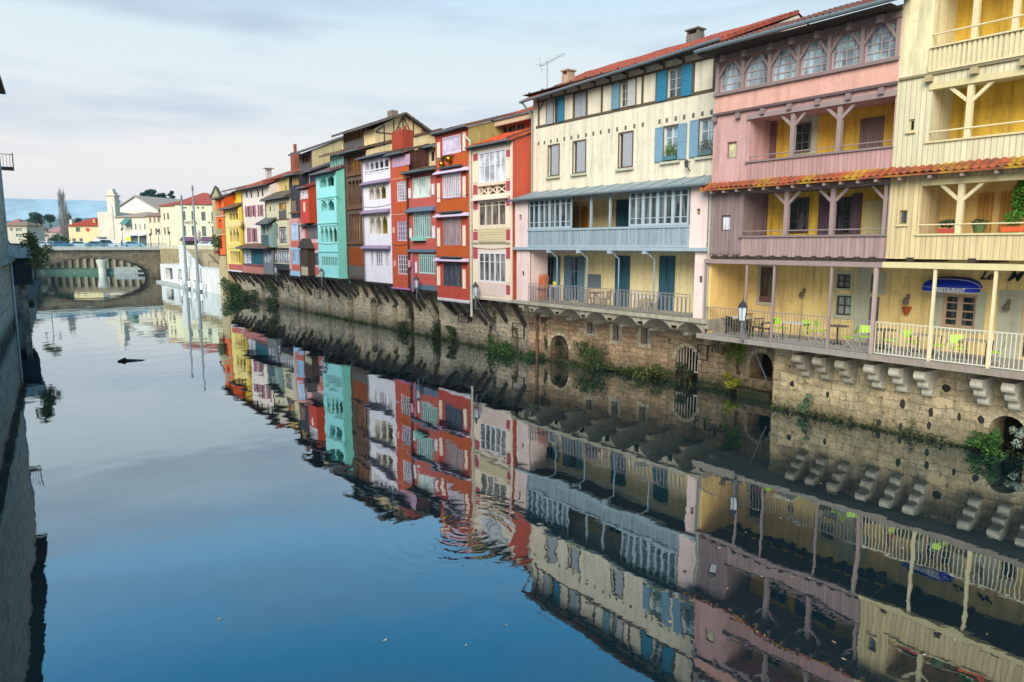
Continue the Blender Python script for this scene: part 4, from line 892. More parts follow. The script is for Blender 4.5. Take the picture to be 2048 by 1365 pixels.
GA.part('foliage', MB().leaves((gx, 1.74, gz+.22), (1.15, .1, .14), 220, .06, 5), leafm('#4a4218', 5))
# ---- F: coral house with pale shutters
XFG = X(820, 500, 1.2)
CORAL = boards('#d8695c', .13, .25, 61, .25, True, g=1.05)
TF = row_house('coral house with mint striped windows and a mint flower box', 820, 873, 480, 1.2, 580, 345, CORAL, [
    ('glz', 825, 861, 355, 396, 8, 1, paint('#dbe6df', .5, wear=.1), LACEM, (.8,)), ('glz', 827, 862, 425, 477, 8, 1, paint('#bfe0da', .5, wear=.1), glass('#5c6d70', .3), (.78,)), ('glz', 838, 871, 509, 548, 8, 1, paint('#bfe0da', .5, wear=.1), glass('#3a4648', .3), (.82,)),
    ('slot', 817.5, 822, 377, 397, WHT), ('slot', 864, 869, 368, 390, WHT), ('slot', 819.5, 824, 457, 477, WHT), ('slot', 865, 870.5, 452, 477, WHT), ('slot', 831, 834.5, 524, 546, WHT),
    ('can', 816, 872, 414, 424, BLUEG, .35), ('pan', 820, 873, 499, 505, BLUEG, 'blue_band', .2), ('pan', 822, 873, 570, 580, BLUEG, 'base_panel', .03), ('pan', 828, 853, 475, 482, paint('#8fd0bf', .5), 'flower_box', .3)],
    x0=XEF+.02, x1=XFG, rh=.5, roofm=tiles('#7d6558', .1, 62, '#55504c'), ridge=-1.6, ov=.6)
drainpipe(TF, X(826, 540, 1.25)-.0, 1.28, TF.zb-.2, Z(826, 507, 1.25), .07, paint('#b07a9c', .5))
# set-back attic of F
RA = r(841, 871, 305, 340, -.6); wd = MB().panel(XEF+.05, X(841, 320, -.6), RA[2]-.8, RA[3]+.3, -.6, [r(846, 851, 309, 329, -.6)+(.1,), r(861, 869, 302, 324, -.6)+(.1,)])
TF.part('attic_wall', wd, plaster('#dccb9c', .3, .3, 63)); plate(TF, 'attic_boarding', X(841, 320, -.6), XFG+.6, -.75, -.6, RA[2]-.8, RA[3]+.3, boards('#6e4238', .14, .5, 64))
for a, b, c, d in ((846, 851, 309, 329), (861, 869, 302, 324)): window(TF, r(a, b, c, d, -.6), -.62, 1, 1, paint('#d8d4b8'), GLD, .06)
TF.part('attic_roof', MB().roof(XEF, XFG+.6, -.1, RA[3]+.3, -3.5, RA[3]+1.4, amp=.05), tiles('#6f6258', .1, 65, '#4c4a48')); gutter(TF, XEF, XFG+.6, -.05, RA[3]+.27, .06)
# ---- G: narrow orange red house
XGH = X(783, 450, 1.4); OR2 = plaster('#c65a42', .2, .25, 71, g=1.08)
TG = row_house('narrow orange red house with three white grid windows and lilac top', 783, 820, 450, 1.4, 578, 309, OR2, [
    ('win', 794, 812, 363, 403, 4, 6, WHT, glass('#8a8490', .3)), ('win', 794.5, 814, 443, 482, 4, 4, LIL, glass('#5d5568', .2)), ('win', 796, 815.5, 510, 549, 4, 4, paint('#f0dfe4', .5, wear=.1), glass('#4a3c40', .2)),
    ('pan', 784, 820, 312, 333, boards('#d9b0cb', .3, .2, 72, .8), 'lilac_frieze', .02), ('pan', 794, 818, 334, 355, ORG, 'orange_panel', .012), ('pan', 794, 812, 405, 425, ORG, 'orange_panel', .012), ('pan', 793, 815, 484, 508, ORG, 'orange_panel', .012), ('pan', 783.5, 820, 356, 357.5, paint('#f0b090'), 'trim_line', .03), ('pan', 783.5, 817, 428, 429.5, paint('#f0b090'), 'trim_line', .03),
    ('slot', 786, 789.5, 455, 467, paint('#f2b8a8')), ('slot', 788, 792, 521, 533, paint('#f2a8b0')), ('slot', 817, 821, 521, 535, paint('#f2a8b0')), ('pan', 784, 822, 576, 579, paint('#c07ab0'), 'base_rail', .08)],
    x0=XFG+.02, x1=XGH, rh=.7, side=boards('#6e4238', .14, .5, 64), roofm=tiles('#7a6054', .1, 73, '#55504c'), ridge=-2, ov=.4)
TG.part('chimney', MB().box(X(807, 285, -.6), X(784, 285, -.6), -1.5, -.6, TG.ze-.3, Z(795, 262, -.6)).lathe([(.12, 0), (.1, .35), (.13, .36)], X(790, 260, -.6), -1.05, Z(795, 262, -.6), 8).lathe([(.12, 0), (.1, .35), (.13, .36)], X(801, 260, -.6), -1.05, Z(795, 262, -.6), 8), plaster('#b24a34', .5, .4, 74), label='broad red chimney stack with clay pots')
# ---- H: lilac white house with forked gallery posts
XHI = X(727, 450, 1.4); LW = plaster('#ece6ec', .15, .2, 81, g=1.1); MAU = paint('#9c86a0', .6); YDK = plaster('#b39a28', .4, .4, 82)
YPC = paint('#e9dfc6', .6, wear=.1)
TH_ = row_house('lilac white house with forked gallery posts and mauve canopies', 727, 783, 450, 1.4, 565, 314, LW, [
    ('gal', 729, 777, 318, 343, glass('#3a4450', .4), 4, WHT, 'y'), ('gal', 737, 772, 370, 399, YDK, 2, YPC, 'goth'), ('gal', 738, 775, 429, 468, YDK, 2, YPC, 'goth'),
    ('glz', 742, 746, 502, 534, 1, 1, LW, glass('#9a94a0', .3)), ('glz', 752, 765, 502, 534, 3, 1, LW, glass('#6f6a7c', .3)), ('glz', 770, 777, 502, 534, 2, 1, LW, glass('#8a8490', .3)),
    ('can', 727, 781, 360, 368, MAU, .4), ('can', 727, 781, 419, 427, MAU, .4), ('can', 728, 782, 491, 498, MAU, .4), ('pan', 729, 777, 338, 340.5, WHT, 'handrail', .03), ('pan', 729, 777, 343, 345.5, WHT, 'handrail', .03)],
    x0=XGH+.02, x1=XHI-.02, side=LW, rh=.5, roofm=tiles('#7d6558', .1, 83, '#55504c'), ridge=-2, ov=.45)
# ---- I: weathered timber house, tall ochre side wall rising behind
ORT = boards('#e39a34', .2, .35, 91, .7, g=1.25); BRN = boards('#7d6354', .18, .6, 92, .6); GRYB = boards('#77706c', .16, .6, 93, .6); TIMB = wood('#7a5238', 6, g=1.1); RUST = boards('#a5521e', .22, .5, 94, .6); OCH = plaster('#e6cb98', .3, .35, 95, g=1.22)
TI = row_house('weathered brown timber house with open galleries under a tall ochre side wall', 697, 727, 450, 1.0, 557, 306, BRN, [
    ('gal', 694, 725, 311, 344, ORT, 3, TIMB, 'rail'), ('gal', 696, 725, 362, 410, GRYB, 3, TIMB, 'rail'), ('gal', 698, 726, 428, 481, glass('#a08a68', .4), 4, TIMB, 'rail'),
    ('pan', 698, 727, 495, 532, RUST, 'rust_boarding', .02), ('pan', 699, 727, 532, 553, GRYB, 'grey_boarding', .03), ('pan', 696, 727, 484, 489, TIMB, 'floor_beam', .12), ('pan', 695, 727, 414, 419, TIMB, 'floor_beam', .12), ('pan', 694, 726, 346, 352, TIMB, 'floor_beam', .12)],
    x0=XHI-.005, x1=X(676, 500, 1.9)+.02, side=OCH, rh=Z(890, 259, -6.4)-Z(712, 306, 1.0), roofm=tiles('#8d5a4c', .1, 96, '#5a5652'), ridge=-7.4, depth=8.5, gd=.4, ov=.7)
# ---- half-timbered house standing behind the timber house
xq0 = TI.xa+.15; wI = .1; Rg = r(687, 728, 262, 296, wI)
ze_ = Z(733, 262, wI); AZ = Z(812, 228, -2.6)-ze_
TI2 = Thing('house', 'high ochre half timbered gable house rising behind the row, with an orange timber gallery', 'house', (xq0+3, wI, 3), group='houses along the river')
body(TI2, xq0, X(683, 280, wI), 8, wI, ze_, wI-2.7, ze_+AZ, wI-5.8, ze_-.25, [(Rg[0]+.1, Rg[1], Rg[2], Rg[3], .3)], OCH)
gallery_back(TI2, Rg[0], Rg[1], Rg[2]-.2, Rg[3], wI-.3, ORT)
for k in range(5): x = Rg[0]+.15+(Rg[1]-Rg[0]-.2)*k/4; TI2.part('gallery_post', MB().box(x-.07, x+.07, wI-.14, wI, Rg[2], Rg[3]), TIMB)
TI2.part('gallery_boarding', MB().box(Rg[0], Rg[1], wI+.002, wI+.04, Rg[2]-.1, Rg[2]+(Rg[3]-Rg[2])*.42), GRYB)
TI2.part('roof', MB().roof(xq0-.6, X(683, 280, wI)+.4, wI+.8, ze_+.12, wI-2.7, ze_+AZ+.1, amp=.05), tiles('#7d7068', .1, 97, '#5a5a5c')); TI2.part('rear_roof_slope', MB().roof(xq0-.6, X(683, 280, wI)+.4, wI-6.5, ze_-.5, wI-2.7, ze_+AZ+.1, amp=.05), tiles('#7d7068', .1, 97, '#5a5a5c'))
def side_beam(p, q_, w_=.10): return MB().bar((xq0-.012, wI+p[0], p[1]), (xq0-.012, wI+q_[0], q_[1]), w_*.4, w_)
zb2 = ze_-.3
for p, q_ in [((-.1, zb2), (-5.7, zb2)), ((-2.7, zb2), (-2.7, ze_+AZ-.1)), ((-1.8, zb2), (-1.8, ze_+AZ*.62)), ((-3.7, zb2), (-3.7, ze_+AZ*.62)), ((-.9, zb2-1.6), (-.9, ze_+AZ*.28)), ((-1.7, zb2-1.6), (-1.7, zb2)), ((-4.6, zb2), (-4.6, ze_+AZ*.3)), ((-2.65, ze_+AZ-.2), (-1.9, zb2)), ((-2.75, ze_+AZ-.2), (-3.6, zb2)), ((-.1, zb2), (-.9, ze_+AZ*.25)), ((-3.2, zb2-.8), (-3.2, zb2)), ((-4.7, ze_+AZ*.2), (-5.6, zb2)), ((-4.4, zb2-.7), (-4.4, zb2))]:
    TI2.part('timber_beam', side_beam(p, q_), BEAM)
TI2.part('chimney', MB().box(X(792, 228, -2.6), X(785, 228, -2.6)+.2, wI-2.9, wI-2.3, ze_+AZ-.2, ze_+AZ+.55), plaster('#8d7a6c', .4, .3, 7))
# ---- J: turquoise house
TQ = plaster('#9fe2e2', .12, .15, 101, g=1.12); TQS = plaster('#86d6c2', .12, .15, 102, g=1.1); TQP = paint('#a9e6da', .6, 1.05, .1)
GRN = glass('#2d6a58', .4)
XJR, XJL = X(675, 480, 1.9), X(636, 480, 1.9)
TJ = row_house('turquoise house with forked posts and gothic window arches', 636, 675, 480, 1.9, 556, 347, TQ, [
    ('gal', 638, 668, 350, 374, boards('#2f6a50', .12, .4, 3), 1, TQP, 'goth'), ('gal', 641, 668, 399, 422, glass('#2a4448', .3), 1, TQP, 'goth'), ('gal', 640, 674, 452, 484, plaster('#7a7058', .3, .3, 3), 3, TQP, 'goth'), ('glz', 643, 675, 512, 533, 9, 1, TQP, glass('#3c7a80', .3), (.98,)),
    ('pan', 635, 675, 394, 396, TQS, 'string_course', .06), ('pan', 635, 675, 446, 448, TQS, 'string_course', .06), ('pan', 636, 676, 503, 505, TQS, 'string_course', .06), ('pan', 636, 677, 552, 555, TQP, 'base_rail', .08)],
    x0=XJR, x1=XJL, side=TQS, rh=.9, roofm=tiles('#8a5a5c', .1, 103, '#6a6264'), ridge=-2, ov=.5)
Ra = r(660, 688, 314, 335, .6)
TJ.part('attic_wall', MB().panel(XJR+.1, XJL-.4, Ra[2]-1.0, Ra[3]+.25, .6, [Ra+(.1,)]), TQS)
for k in range(3): a = Ra[0]+(Ra[1]-Ra[0])*k/3; window(TJ, (a+.05, a+(Ra[1]-Ra[0])/3-.05, Ra[2], Ra[3]), .57, 2, 2, TQP, glass('#4a9478', .3))
TJ.part('attic_side', MB().box(XJR+.08, XJR+.12, -6, .6, Ra[2]-1, Ra[3]+.25), TQS); TJ.part('attic_roof', MB().roof(XJR-.1, XJL+.6, 1.3, Ra[3]+.2, -4, Ra[3]+1.7, amp=.05), tiles('#8a6a5c', .1, 104, '#6a6a68'))
drainpipe(TJ, XJR-.06, .9, 3.6, 11, .06, paint('#4c7a74', .5))
# ---- K: small red house stack and dark timber tower
XKR, XKL = X(617, 400, 1.9), X(600, 400, 1.9)
KR = boards('#d95244', .2, .2, 111, .2, g=1.05)
TK = row_house('slim red jettied house with a white window strip, left of the turquoise house', 600, 617, 400, 1.9, 447, 377, KR, [('glz', 601, 616, 381, 396, 4, 1, WHT, LACE), ('slot', 607.5, 610.5, 405, 424, SLOTC), ('pan', 600, 617, 397, 398.5, WHT, 'trim_line', .04)],
    x0=XKR, x1=XKL, side=plaster('#d2502c', .2, .2, 112), rh=.9, roofm=tiles('#b04a44', .1, 113, '#8a4440'), ridge=-2.5, ov=.3, depth=4)
SAL = boards('#e07468', .5, .2, 114, .6, g=1.05); PK = plaster('#e9c4c4', .2, .2, 115)
x0_, x1_ = XJL+.02, X(600, 500, 1.2)
TK2 = row_house('salmon galleried house with grey glass, under the slim red house', 600, 636, 500, 1.2, 552, 447, PK, [
    ('glz', 614, 637, 456, 479, 5, 1, paint('#8a6f74', .5), glass('#5c5a5c', .3)), ('glz', 616, 638, 506, 530, 6, 1, paint('#6a6a74', .5), glass('#6f747c', .3)), ('pan', 612, 637, 486, 500, SAL, 'red_boarding', .03), ('pan', 612, 638, 535, 551, SAL, 'red_boarding', .03), ('pan', 612, 615, 450, 551, SAL, 'corner_post', .06), ('can', 604, 637, 447, 453, wood('#5c5048', 2), .4)],
    x0=x0_, x1=x1_, rh=.4, ridge=-2, depth=6, base=DARKW)
bx0, bx1, bz0, bz1 = r(602, 616, 497, 552, 1.9)
TB2 = Thing('bay_window', 'dark gabled oriel bay between the blue windows and the salmon house', 'bay window', ((bx0+bx1)/2, 1.9, bz0))
bm = (bx0+bx1)/2
TB2.part('wall', MB().box(bx0, bx1, 1.22, 1.9, bz0, bz1), boards('#5c4c42', .16, .5, 6)); glazed_bay(TB2, (bx0+.1, bx1-.1, bz0+(bz1-bz0)*.36, bz1-.05), 1.95, 3, wood('#6b5a4a', 2), glass('#3a352e', .3), gap=.06, leafs=1); TB2.part('cream_panel', MB().box(bx0+.08, bx1-.08, 1.901, 1.93, bz0+.05, bz0+(bz1-bz0)*.33), boards('#ddd0ac', .25, .3, 7, .8)); TB2.part('roof', MB().prism([(bx0-.25, bz1-.02), (bm, bz1+.95), (bx1+.25, bz1-.02)], 'y', 1.22, 2.1), wood('#4f4a46', 8))
# tower behind (K3)
wT = -.6; Rt = r(604, 621, 311, 326, wT); xt0, xt1 = X(624, 320, wT), X(598, 320, wT); zt_e = Z(611, 306, wT)
TT = Thing('house', 'dark boarded tower house with small orange timber gallery, behind the slim red house', 'house', ((xt0+xt1)/2, wT, 3), group='houses along the river')
body(TT, xt0, xt1, 6, wT, zt_e, wT-6, zt_e+2.6, wT-9, zt_e+1, [Rt+(.6,)], GRYB, plaster('#d3bf8c', .25, .3, 121)); gallery_back(TT, Rt[0], Rt[1], Rt[2], Rt[3], wT-.6, ORT)
for k in range(4): x = Rt[0]+(Rt[1]-Rt[0])*k/3; TT.part('gallery_post', MB().box(x-.07, x+.07, wT-.1, wT, Rt[2], Rt[3]), TIMB)
TT.part('roof', MB().roof(xt0-.2, xt1+.5, wT+1.0, zt_e-.1, wT-6, zt_e+2.7, amp=.05, wav=.35), tiles('#6f6a6a', .1, 122, '#5a5c60'))
xu0, xu1 = X(632, 350, 0.2), X(609, 350, 0.2); plate(TT, 'dark_boarding', xu0, xu1, -6, .2, 8, Z(620, 345, .2), boards('#4c4650', .2, .5, 8)); TT.part('lower_roof', MB().roof(xu0-.3, xu1+.1, .9, Z(620, 345, .2), -3, Z(620, 345, .2)+1.5, wav=.35), tiles('#75606a', .1, 123, '#5a5c60')); drainpipe(TT, (xu0+xu1)/2, .27, 9, Z(620, 347, .2), .06, paint('#a9a4b0', .5))
# ---- L: black timber house with blue windows below
XLM = X(578, 450, 1.3)
BLK = boards('#45474e', .2, .5, 131, .6); BLU = paint('#a9cfee', .5, 1.05, .1)
TL = row_house('black timber house with yellow gallery above', 578, 600, 410, 1.0, 437, 352, BLK, [('gal', 580, 605, 353, 370, ORT, 3, paint('#d9bd7c'), 'none'), ('pan', 584, 592, 402, 425, paint('#8a6a5a', .7), 'faded_shutter', .03), ('pan', 578, 600, 424, 428, TIMB, 'floor_beam', .1)], x0=x1_, x1=XLM, rh=.8, roofm=tiles('#7d7670', .1, 132, '#60605e'), ridge=-3, gd=.4, depth=7, base=DARKW)
TL2 = row_house('salmon house with two sky blue striped windows', 580, 600, 490, 1.3, 552, 437, plaster('#e0a4a0', .2, .2, 133), [('glz', 583, 600, 447, 480, 4, 1, BLU, glass('#bcd8ee', .4), (.98,)), ('glz', 585, 601, 501, 528, 4, 1, BLU, glass('#8fb4d8', .4), (.98,)), ('pan', 583, 599, 483, 494, SAL, 'red_panel', .03), ('pan', 585, 600, 530, 541, SAL, 'red_panel', .03), ('pan', 580, 601, 496, 500, BLU, 'blue_trim', .05), ('pan', 581, 601, 543, 552, BLU, 'blue_base', .05)], x0=x1_+.01, x1=XLM, rh=.2, depth=6, base=DARKW)
# ---- M: beige timbered house with orange blind; N: cream with mauve shutters; O yellow; P orange
XMN, XNO, XOP, XPE = X(533, 450, 1.1), X(487, 450, .6), X(450, 450, 1.2), X(433, 450, 1.2)
BEI = plaster('#dcd2b0', .25, .3, 141, g=1.05)
TM = row_house('beige timbered house with a bright orange blind and grey boarded loggia', 533, 578, 450, 1.1, 537, 399, BEI, [
    ('win', 558, 573, 406, 420, 1, 1, wood('#4a4038', 2), glass('#d08a18', .6)), ('pan', 558, 573, 421, 438, GRYB, 'grey_boarding', .03), ('win', 539, 541.5, 414, 423, 1, 1, DARKW, GLD), ('win', 546.5, 549, 411, 425, 1, 1, WHT, GLD), ('glz', 559, 573, 454, 486, 4, 1, wood('#5c5040', 3), LACE), ('pan', 533, 578, 439, 441, TIMB, 'floor_beam', .06), ('pan', 533, 578, 496, 500, DARKW, 'floor_beam', .08),
    ('glz', 556, 579, 502, 526, 5, 1, paint('#7c7c84', .5), LACE), ('glz', 546, 555, 501, 526, 3, 1, DARKW, LACE), ('gal', 545, 556, 449, 478, wood('#6b5a48', 3), 1, BEAM, 'rail'), ('pan', 545, 579, 528, 537, BLK, 'balustrade', .04)],
    x0=XLM+.01, x1=XMN, rh=.9, roofm=tiles('#7d6a58', .1, 142, '#5a544e'), ridge=-1.2, depth=6, base=DARKW)
zu = Z(560, 368, -.5); TM.part('upper_wall', MB().panel(X(578, 380, -.5), X(536, 380, -.5), zu-3.2, zu+.9, -.5, [r(570, 573, 372, 386, -.5)+(.1,)]), plaster('#dcc07c', .25, .3, 143)); TM.part('upper_roof', MB().roof(X(578, 380, -.5)-.2, X(536, 380, -.5)+.2, .1, zu+.6, -4, zu+2.1, wav=.35), tiles('#a8584a', .1, 144, '#7d4a40'))
NW = plaster('#ecdfd2', .2, .25, 151, g=1.08); MSH = paint('#a56a78', .6, 1.05)
TN = row_house('cream house with mauve shutters under a long red tiled roof', 487, 533, 430, .6, 492, 377, NW, [
    ('win', 492, 495, 382, 396, 1, 1, DARKW, GLD), ('win', 501, 504, 381, 396, 1, 1, DARKW, GLD), ('win', 514.5, 518, 379, 395, 1, 1, DARKW, GLD), ('win', 523.5, 527, 377, 393, 1, 1, DARKW, GLD),
    ('win', 494.5, 498.5, 413, 434, 1, 1, DARKW, GLD), ('win', 504.5, 508, 412, 433, 1, 1, DARKW, GLD), ('win', 520, 523, 411, 432, 1, 1, DARKW, GLD), ('sh', 491, 494, 413, 434, MSH), ('sh', 499, 504, 412, 434, MSH), ('sh', 508.5, 512, 411, 434, MSH), ('sh', 516, 519.5, 410, 433, MSH), ('sh', 523.5, 526.5, 409, 433, MSH),
    ('win', 507, 510.5, 457, 484, 1, 1, DARKW, GLD), ('sh', 495, 502, 456, 484, MSH), ('sh', 504, 507, 457, 484, MSH), ('sh', 511, 514.5, 457, 484, MSH)],
    x0=XMN+.01, x1=XNO, rh=2.6, roofm=tiles('#b8604e', .1, 152, '#8a5244'), ridge=-6, depth=9, ov=.7)
TN.part('chimney', MB().box(XMN+2.2, XMN+3.4, -4, -3.2, TN.ze+1.3, TN.ze+4.2).lathe([(.2, 0), (.2, 1.0)], XMN+2.8, -3.6, TN.ze+4.2, 8), plaster('#9c5a44', .5, .4, 3)); TN.part('chimney', MB().box(XMN+8, XMN+8.6, -2.4, -1.8, TN.ze+.6, TN.ze+2.6).box(XMN+7.7, XMN+8.9, -2.7, -1.5, TN.ze+2.7, TN.ze+2.8), plaster('#d8cfc4', .4, .3, 3))
TEALP = boards('#2f6f7d', .5, .3, 5, .6)
TN2 = row_house('low riverside wing with teal doors, white panes and a salmon parapet', 487, 533, 515, 1.3, 546, 497, plaster('#8a8a8c', .4, .4, 153), [('glz', 488, 495, 501, 527, 2, 1, WHT, LACE), ('glz', 496, 502, 501, 527, 2, 1, WHT, LACE), ('pan', 503, 526, 499, 528, TEALP, 'teal_door', .04), ('glz', 528, 545, 505, 527, 3, 1, paint('#7c7c84', .5), LACE), ('pan', 486, 527, 533, 547, boards('#df8d80', .5, .3, 6, .5), 'salmon_parapet', .06), ('pan', 487, 527, 529, 532, paint('#8d4a5c'), 'flower_row', .12)],
    x0=X(545, 515, 1.3), x1=X(486, 515, 1.3), rh=.5, roofm=tiles('#8d6a50', .1, 154, '#6a5444'), ridge=-1.0, depth=3, ov=.8, base=DARKW)
TS = row_house('grey green boarded loggia with a crooked slate lean to roof', 522, 545, 470, 1.6, 495, 449, paint('#8fa8a0', .6), [('gal', 524, 538, 452, 469, plaster('#9aa89c', .3, .3, 2), 1, paint('#c9cfc4'), 'none'), ('pan', 523, 537, 470, 494, boards('#5f7678', .3, .4, 8, .5, True), 'grey_green_boarding', .03)], rh=1.1, roofm=tiles('#6f7674', .1, 155, '#585c5c'), ridge=-1.4, depth=2, ov=.5, name='loggia')
YW = plaster('#f2cf3c', .2, .25, 161, g=1.15); YW2 = plaster('#f0da84', .2, .25, 162, g=1.1); YPT = paint('#f2dc90', .6, 1.05, .1); DKY = plaster('#6a5420', .3, .3, 2)
TO = row_house('bright yellow house with forked posts and pale yellow parapets', 452, 485, 450, 1.2, 543, 418, YW2, [('gal', 458, 480, 421, 440, DKY, 2, YPT, 'goth'), ('gal', 459, 483, 457, 484, DKY, 2, YPT, 'goth'), ('gal', 461, 482, 503, 526, DKY, 3, YPT, 'none'), ('pan', 453, 482, 442, 454, YPT, 'parapet', .06), ('pan', 454, 484, 487, 498, plaster('#f4dc7c', .2, .2, 3), 'parapet', .06), ('pan', 458, 485, 529, 540, boards('#d8706a', .6, .2, 4, .5), 'salmon_parapet', .06), ('pan', 457, 485, 541, 543.5, WHT, 'base_rail', .1)],
    x0=XNO+.02, x1=XOP, rh=.8, roofm=tiles('#8d7050', .1, 163, '#6a5a48'), ridge=-1.4, depth=7, side=YW, ov=.7)
zo = Z(475, 381, -.2); TO.part('upper_wall', MB().panel(XNO, X(463, 395, -.2), Z(475, 420, -.2)-1, zo, -.2, [r(468, 471, 386, 402, -.2)+(.1,)]), YW); TO.part('upper_roof', MB().roof(XNO-.3, X(463, 395, -.2)+1.0, .8, zo, -3, zo+1.1, wav=.35), tiles('#8a6a5c', .1, 164, '#5c5452'))
OW = plaster('#e8703c', .2, .25, 171, g=1.1)
TP = row_house('narrow orange corner house with little green balconies, last in the row', 433, 452, 450, 1.2, 510, 397, OW, [('gal', 437, 442, 401, 424, plaster('#b8a070', .3, .3, 2), 0, YPT), ('gal', 437, 443, 439, 462, plaster('#b8a070', .3, .3, 3), 0, YPT), ('gal', 438, 444, 472, 497, GLD, 0, YPT), ('pan', 434, 443, 421, 431, paint('#9aa070', .6), 'balcony_panel', .12), ('pan', 434, 445, 458, 468, paint('#9aa070', .6), 'balcony_panel', .12), ('pan', 432, 452, 431.5, 434, paint('#f0c0a0'), 'string_course', .1), ('pan', 432, 452, 468.5, 471, paint('#f0c0a0'), 'string_course', .1)],
    x0=XOP+.02, x1=XPE, rh=1.4, roofm=tiles('#6a5652', .1, 172, '#4c4644'), ridge=-4, depth=8, side=plaster('#d95a1c', .2, .25, 173, g=1.1), ov=.5, zlow=0)
TP.part('lower_wall', MB().box(XOP+.03, XPE-.01, -6.5, 1.18, 0, TP.zb-.001), plaster('#cdb98c', .5, .4, 5))

# pipes and sagging cables on the coloured houses
for T, col in ((TH_, '#8c8a90'), (TI, '#4c4640'), (TN, '#6a6a66'), (TM, '#5a5650'), (TK2, '#5c5458'), (TO, '#8a7a4a')):
    drainpipe(T, T.xb-.12, T.w+.07, T.zb+.1, T.ze-.1, .05, paint(col, .5))
for T in (TD, TE, TF, TG, TH_, TJ, TM, TN):
    zc = T.zb+(T.ze-T.zb)*random.choice((.34, .62)); m = MB(); P = [(T.xa+(T.xb-T.xa)*k/8, T.w+.035, zc-.12*math.sin(math.pi*k/8)) for k in range(9)]
    for a_, b_ in zip(P, P[1:]): m.tube(a_, b_, .013, n=4)
    T.part('cable', m, IRON)
# ================================================================== RIVER
def water_mat():
    t = NT('river_water'); t.n.remove(t.b)
    geo = t.node('ShaderNodeNewGeometry'); sp = t.node('ShaderNodeSeparateXYZ'); t.l.new(geo.outputs['Position'], sp.inputs[0])
    mp = t.node('ShaderNodeMapping'); mp.inputs['Scale'].default_value = (1, 1, 1); mp.inputs['Rotation'].default_value = (0, 0, math.radians(-37)); t.l.new(geo.outputs['Position'], mp.inputs[0])
    n1 = t.noise(mp.outputs[0], .35, 2, .5); n2 = t.noise(mp.outputs[0], 1.6, 3, .55); n3 = t.noise(mp.outputs[0], 6.0, 2, .5)
    patch = t.ramp(t.noise(mp.outputs[0], .09, 3, .5), .42, .68)
    h = t.math('ADD', t.math('MULTIPLY', n1, .5), t.math('MULTIPLY', n2, .05)); h = t.math('ADD', h, t.math('MULTIPLY', t.math('MULTIPLY', n3, patch), .013))
    # rings spreading from two points on the surface
    for (cx, cy, k, R_, A_) in ((-1.2, 16.6, 17.0, 3.2, .024), (-1.9, 16.1, 13.0, 3.6, .016), (3.4, 22.5, 9, 4.0, .006)):
        dx = t.math('SUBTRACT', sp.outputs['X'], cx); dy = t.math('SUBTRACT', sp.outputs['Y'], cy)
        d = t.math('SQRT', t.math('ADD', t.math('MULTIPLY', dx, dx), t.math('MULTIPLY', dy, dy)))
        env = t.node('ShaderNodeMapRange'); env.inputs['From Min'].default_value = R_; env.inputs['From Max'].default_value = R_*.35; env.inputs['To Min'].default_value = 0; env.inputs['To Max'].default_value = 1; t.l.new(d, env.inputs['Value'])
        h = t.math('ADD', h, t.math('MULTIPLY', t.math('MULTIPLY', t.math('SINE', t.math('ADD', t.math('MULTIPLY', d, k), t.math('MULTIPLY', n2, 7.0))), t.math('MULTIPLY', env.outputs[0], t.ramp(n1, .35, .6))), A_))
    bp = t.node('ShaderNodeBump'); bp.inputs['Strength'].default_value = .30; bp.inputs['Distance'].default_value = .10; t.l.new(h, bp.inputs['Height'])
    gl = t.node('ShaderNodeBsdfGlossy'); gl.inputs['Roughness'].default_value = .012; gl.inputs['Color'].default_value = (.90, .97, 1, 1); t.l.new(bp.outputs[0], gl.inputs['Normal'])
    df = t.node('ShaderNodeBsdfDiffuse'); df.inputs['Color'].default_value = (.004, .014, .018, 1)
    lw = t.node('ShaderNodeLayerWeight'); lw.inputs['Blend'].default_value = .5; t.l.new(bp.outputs[0], lw.inputs['Normal'])
    fac = t.math('ADD', t.math('MULTIPLY', t.math('POWER', lw.outputs['Facing'], 2.55), .90), .085)
    mx = t.node('ShaderNodeMixShader'); t.l.new(fac, mx.inputs[0]); t.l.new(df.outputs[0], mx.inputs[1]); t.l.new(gl.outputs[0], mx.inputs[2])
    t.l.new(mx.outputs[0], t.out.inputs[0]); return t.m
wm = MB().quad((-320, -60, 0), (120, -60, 0), (120, 330, 0), (-320, 330, 0)); wo = mesh_obj(wm, 'river', water_mat()); wo['kind'] = 'structure'
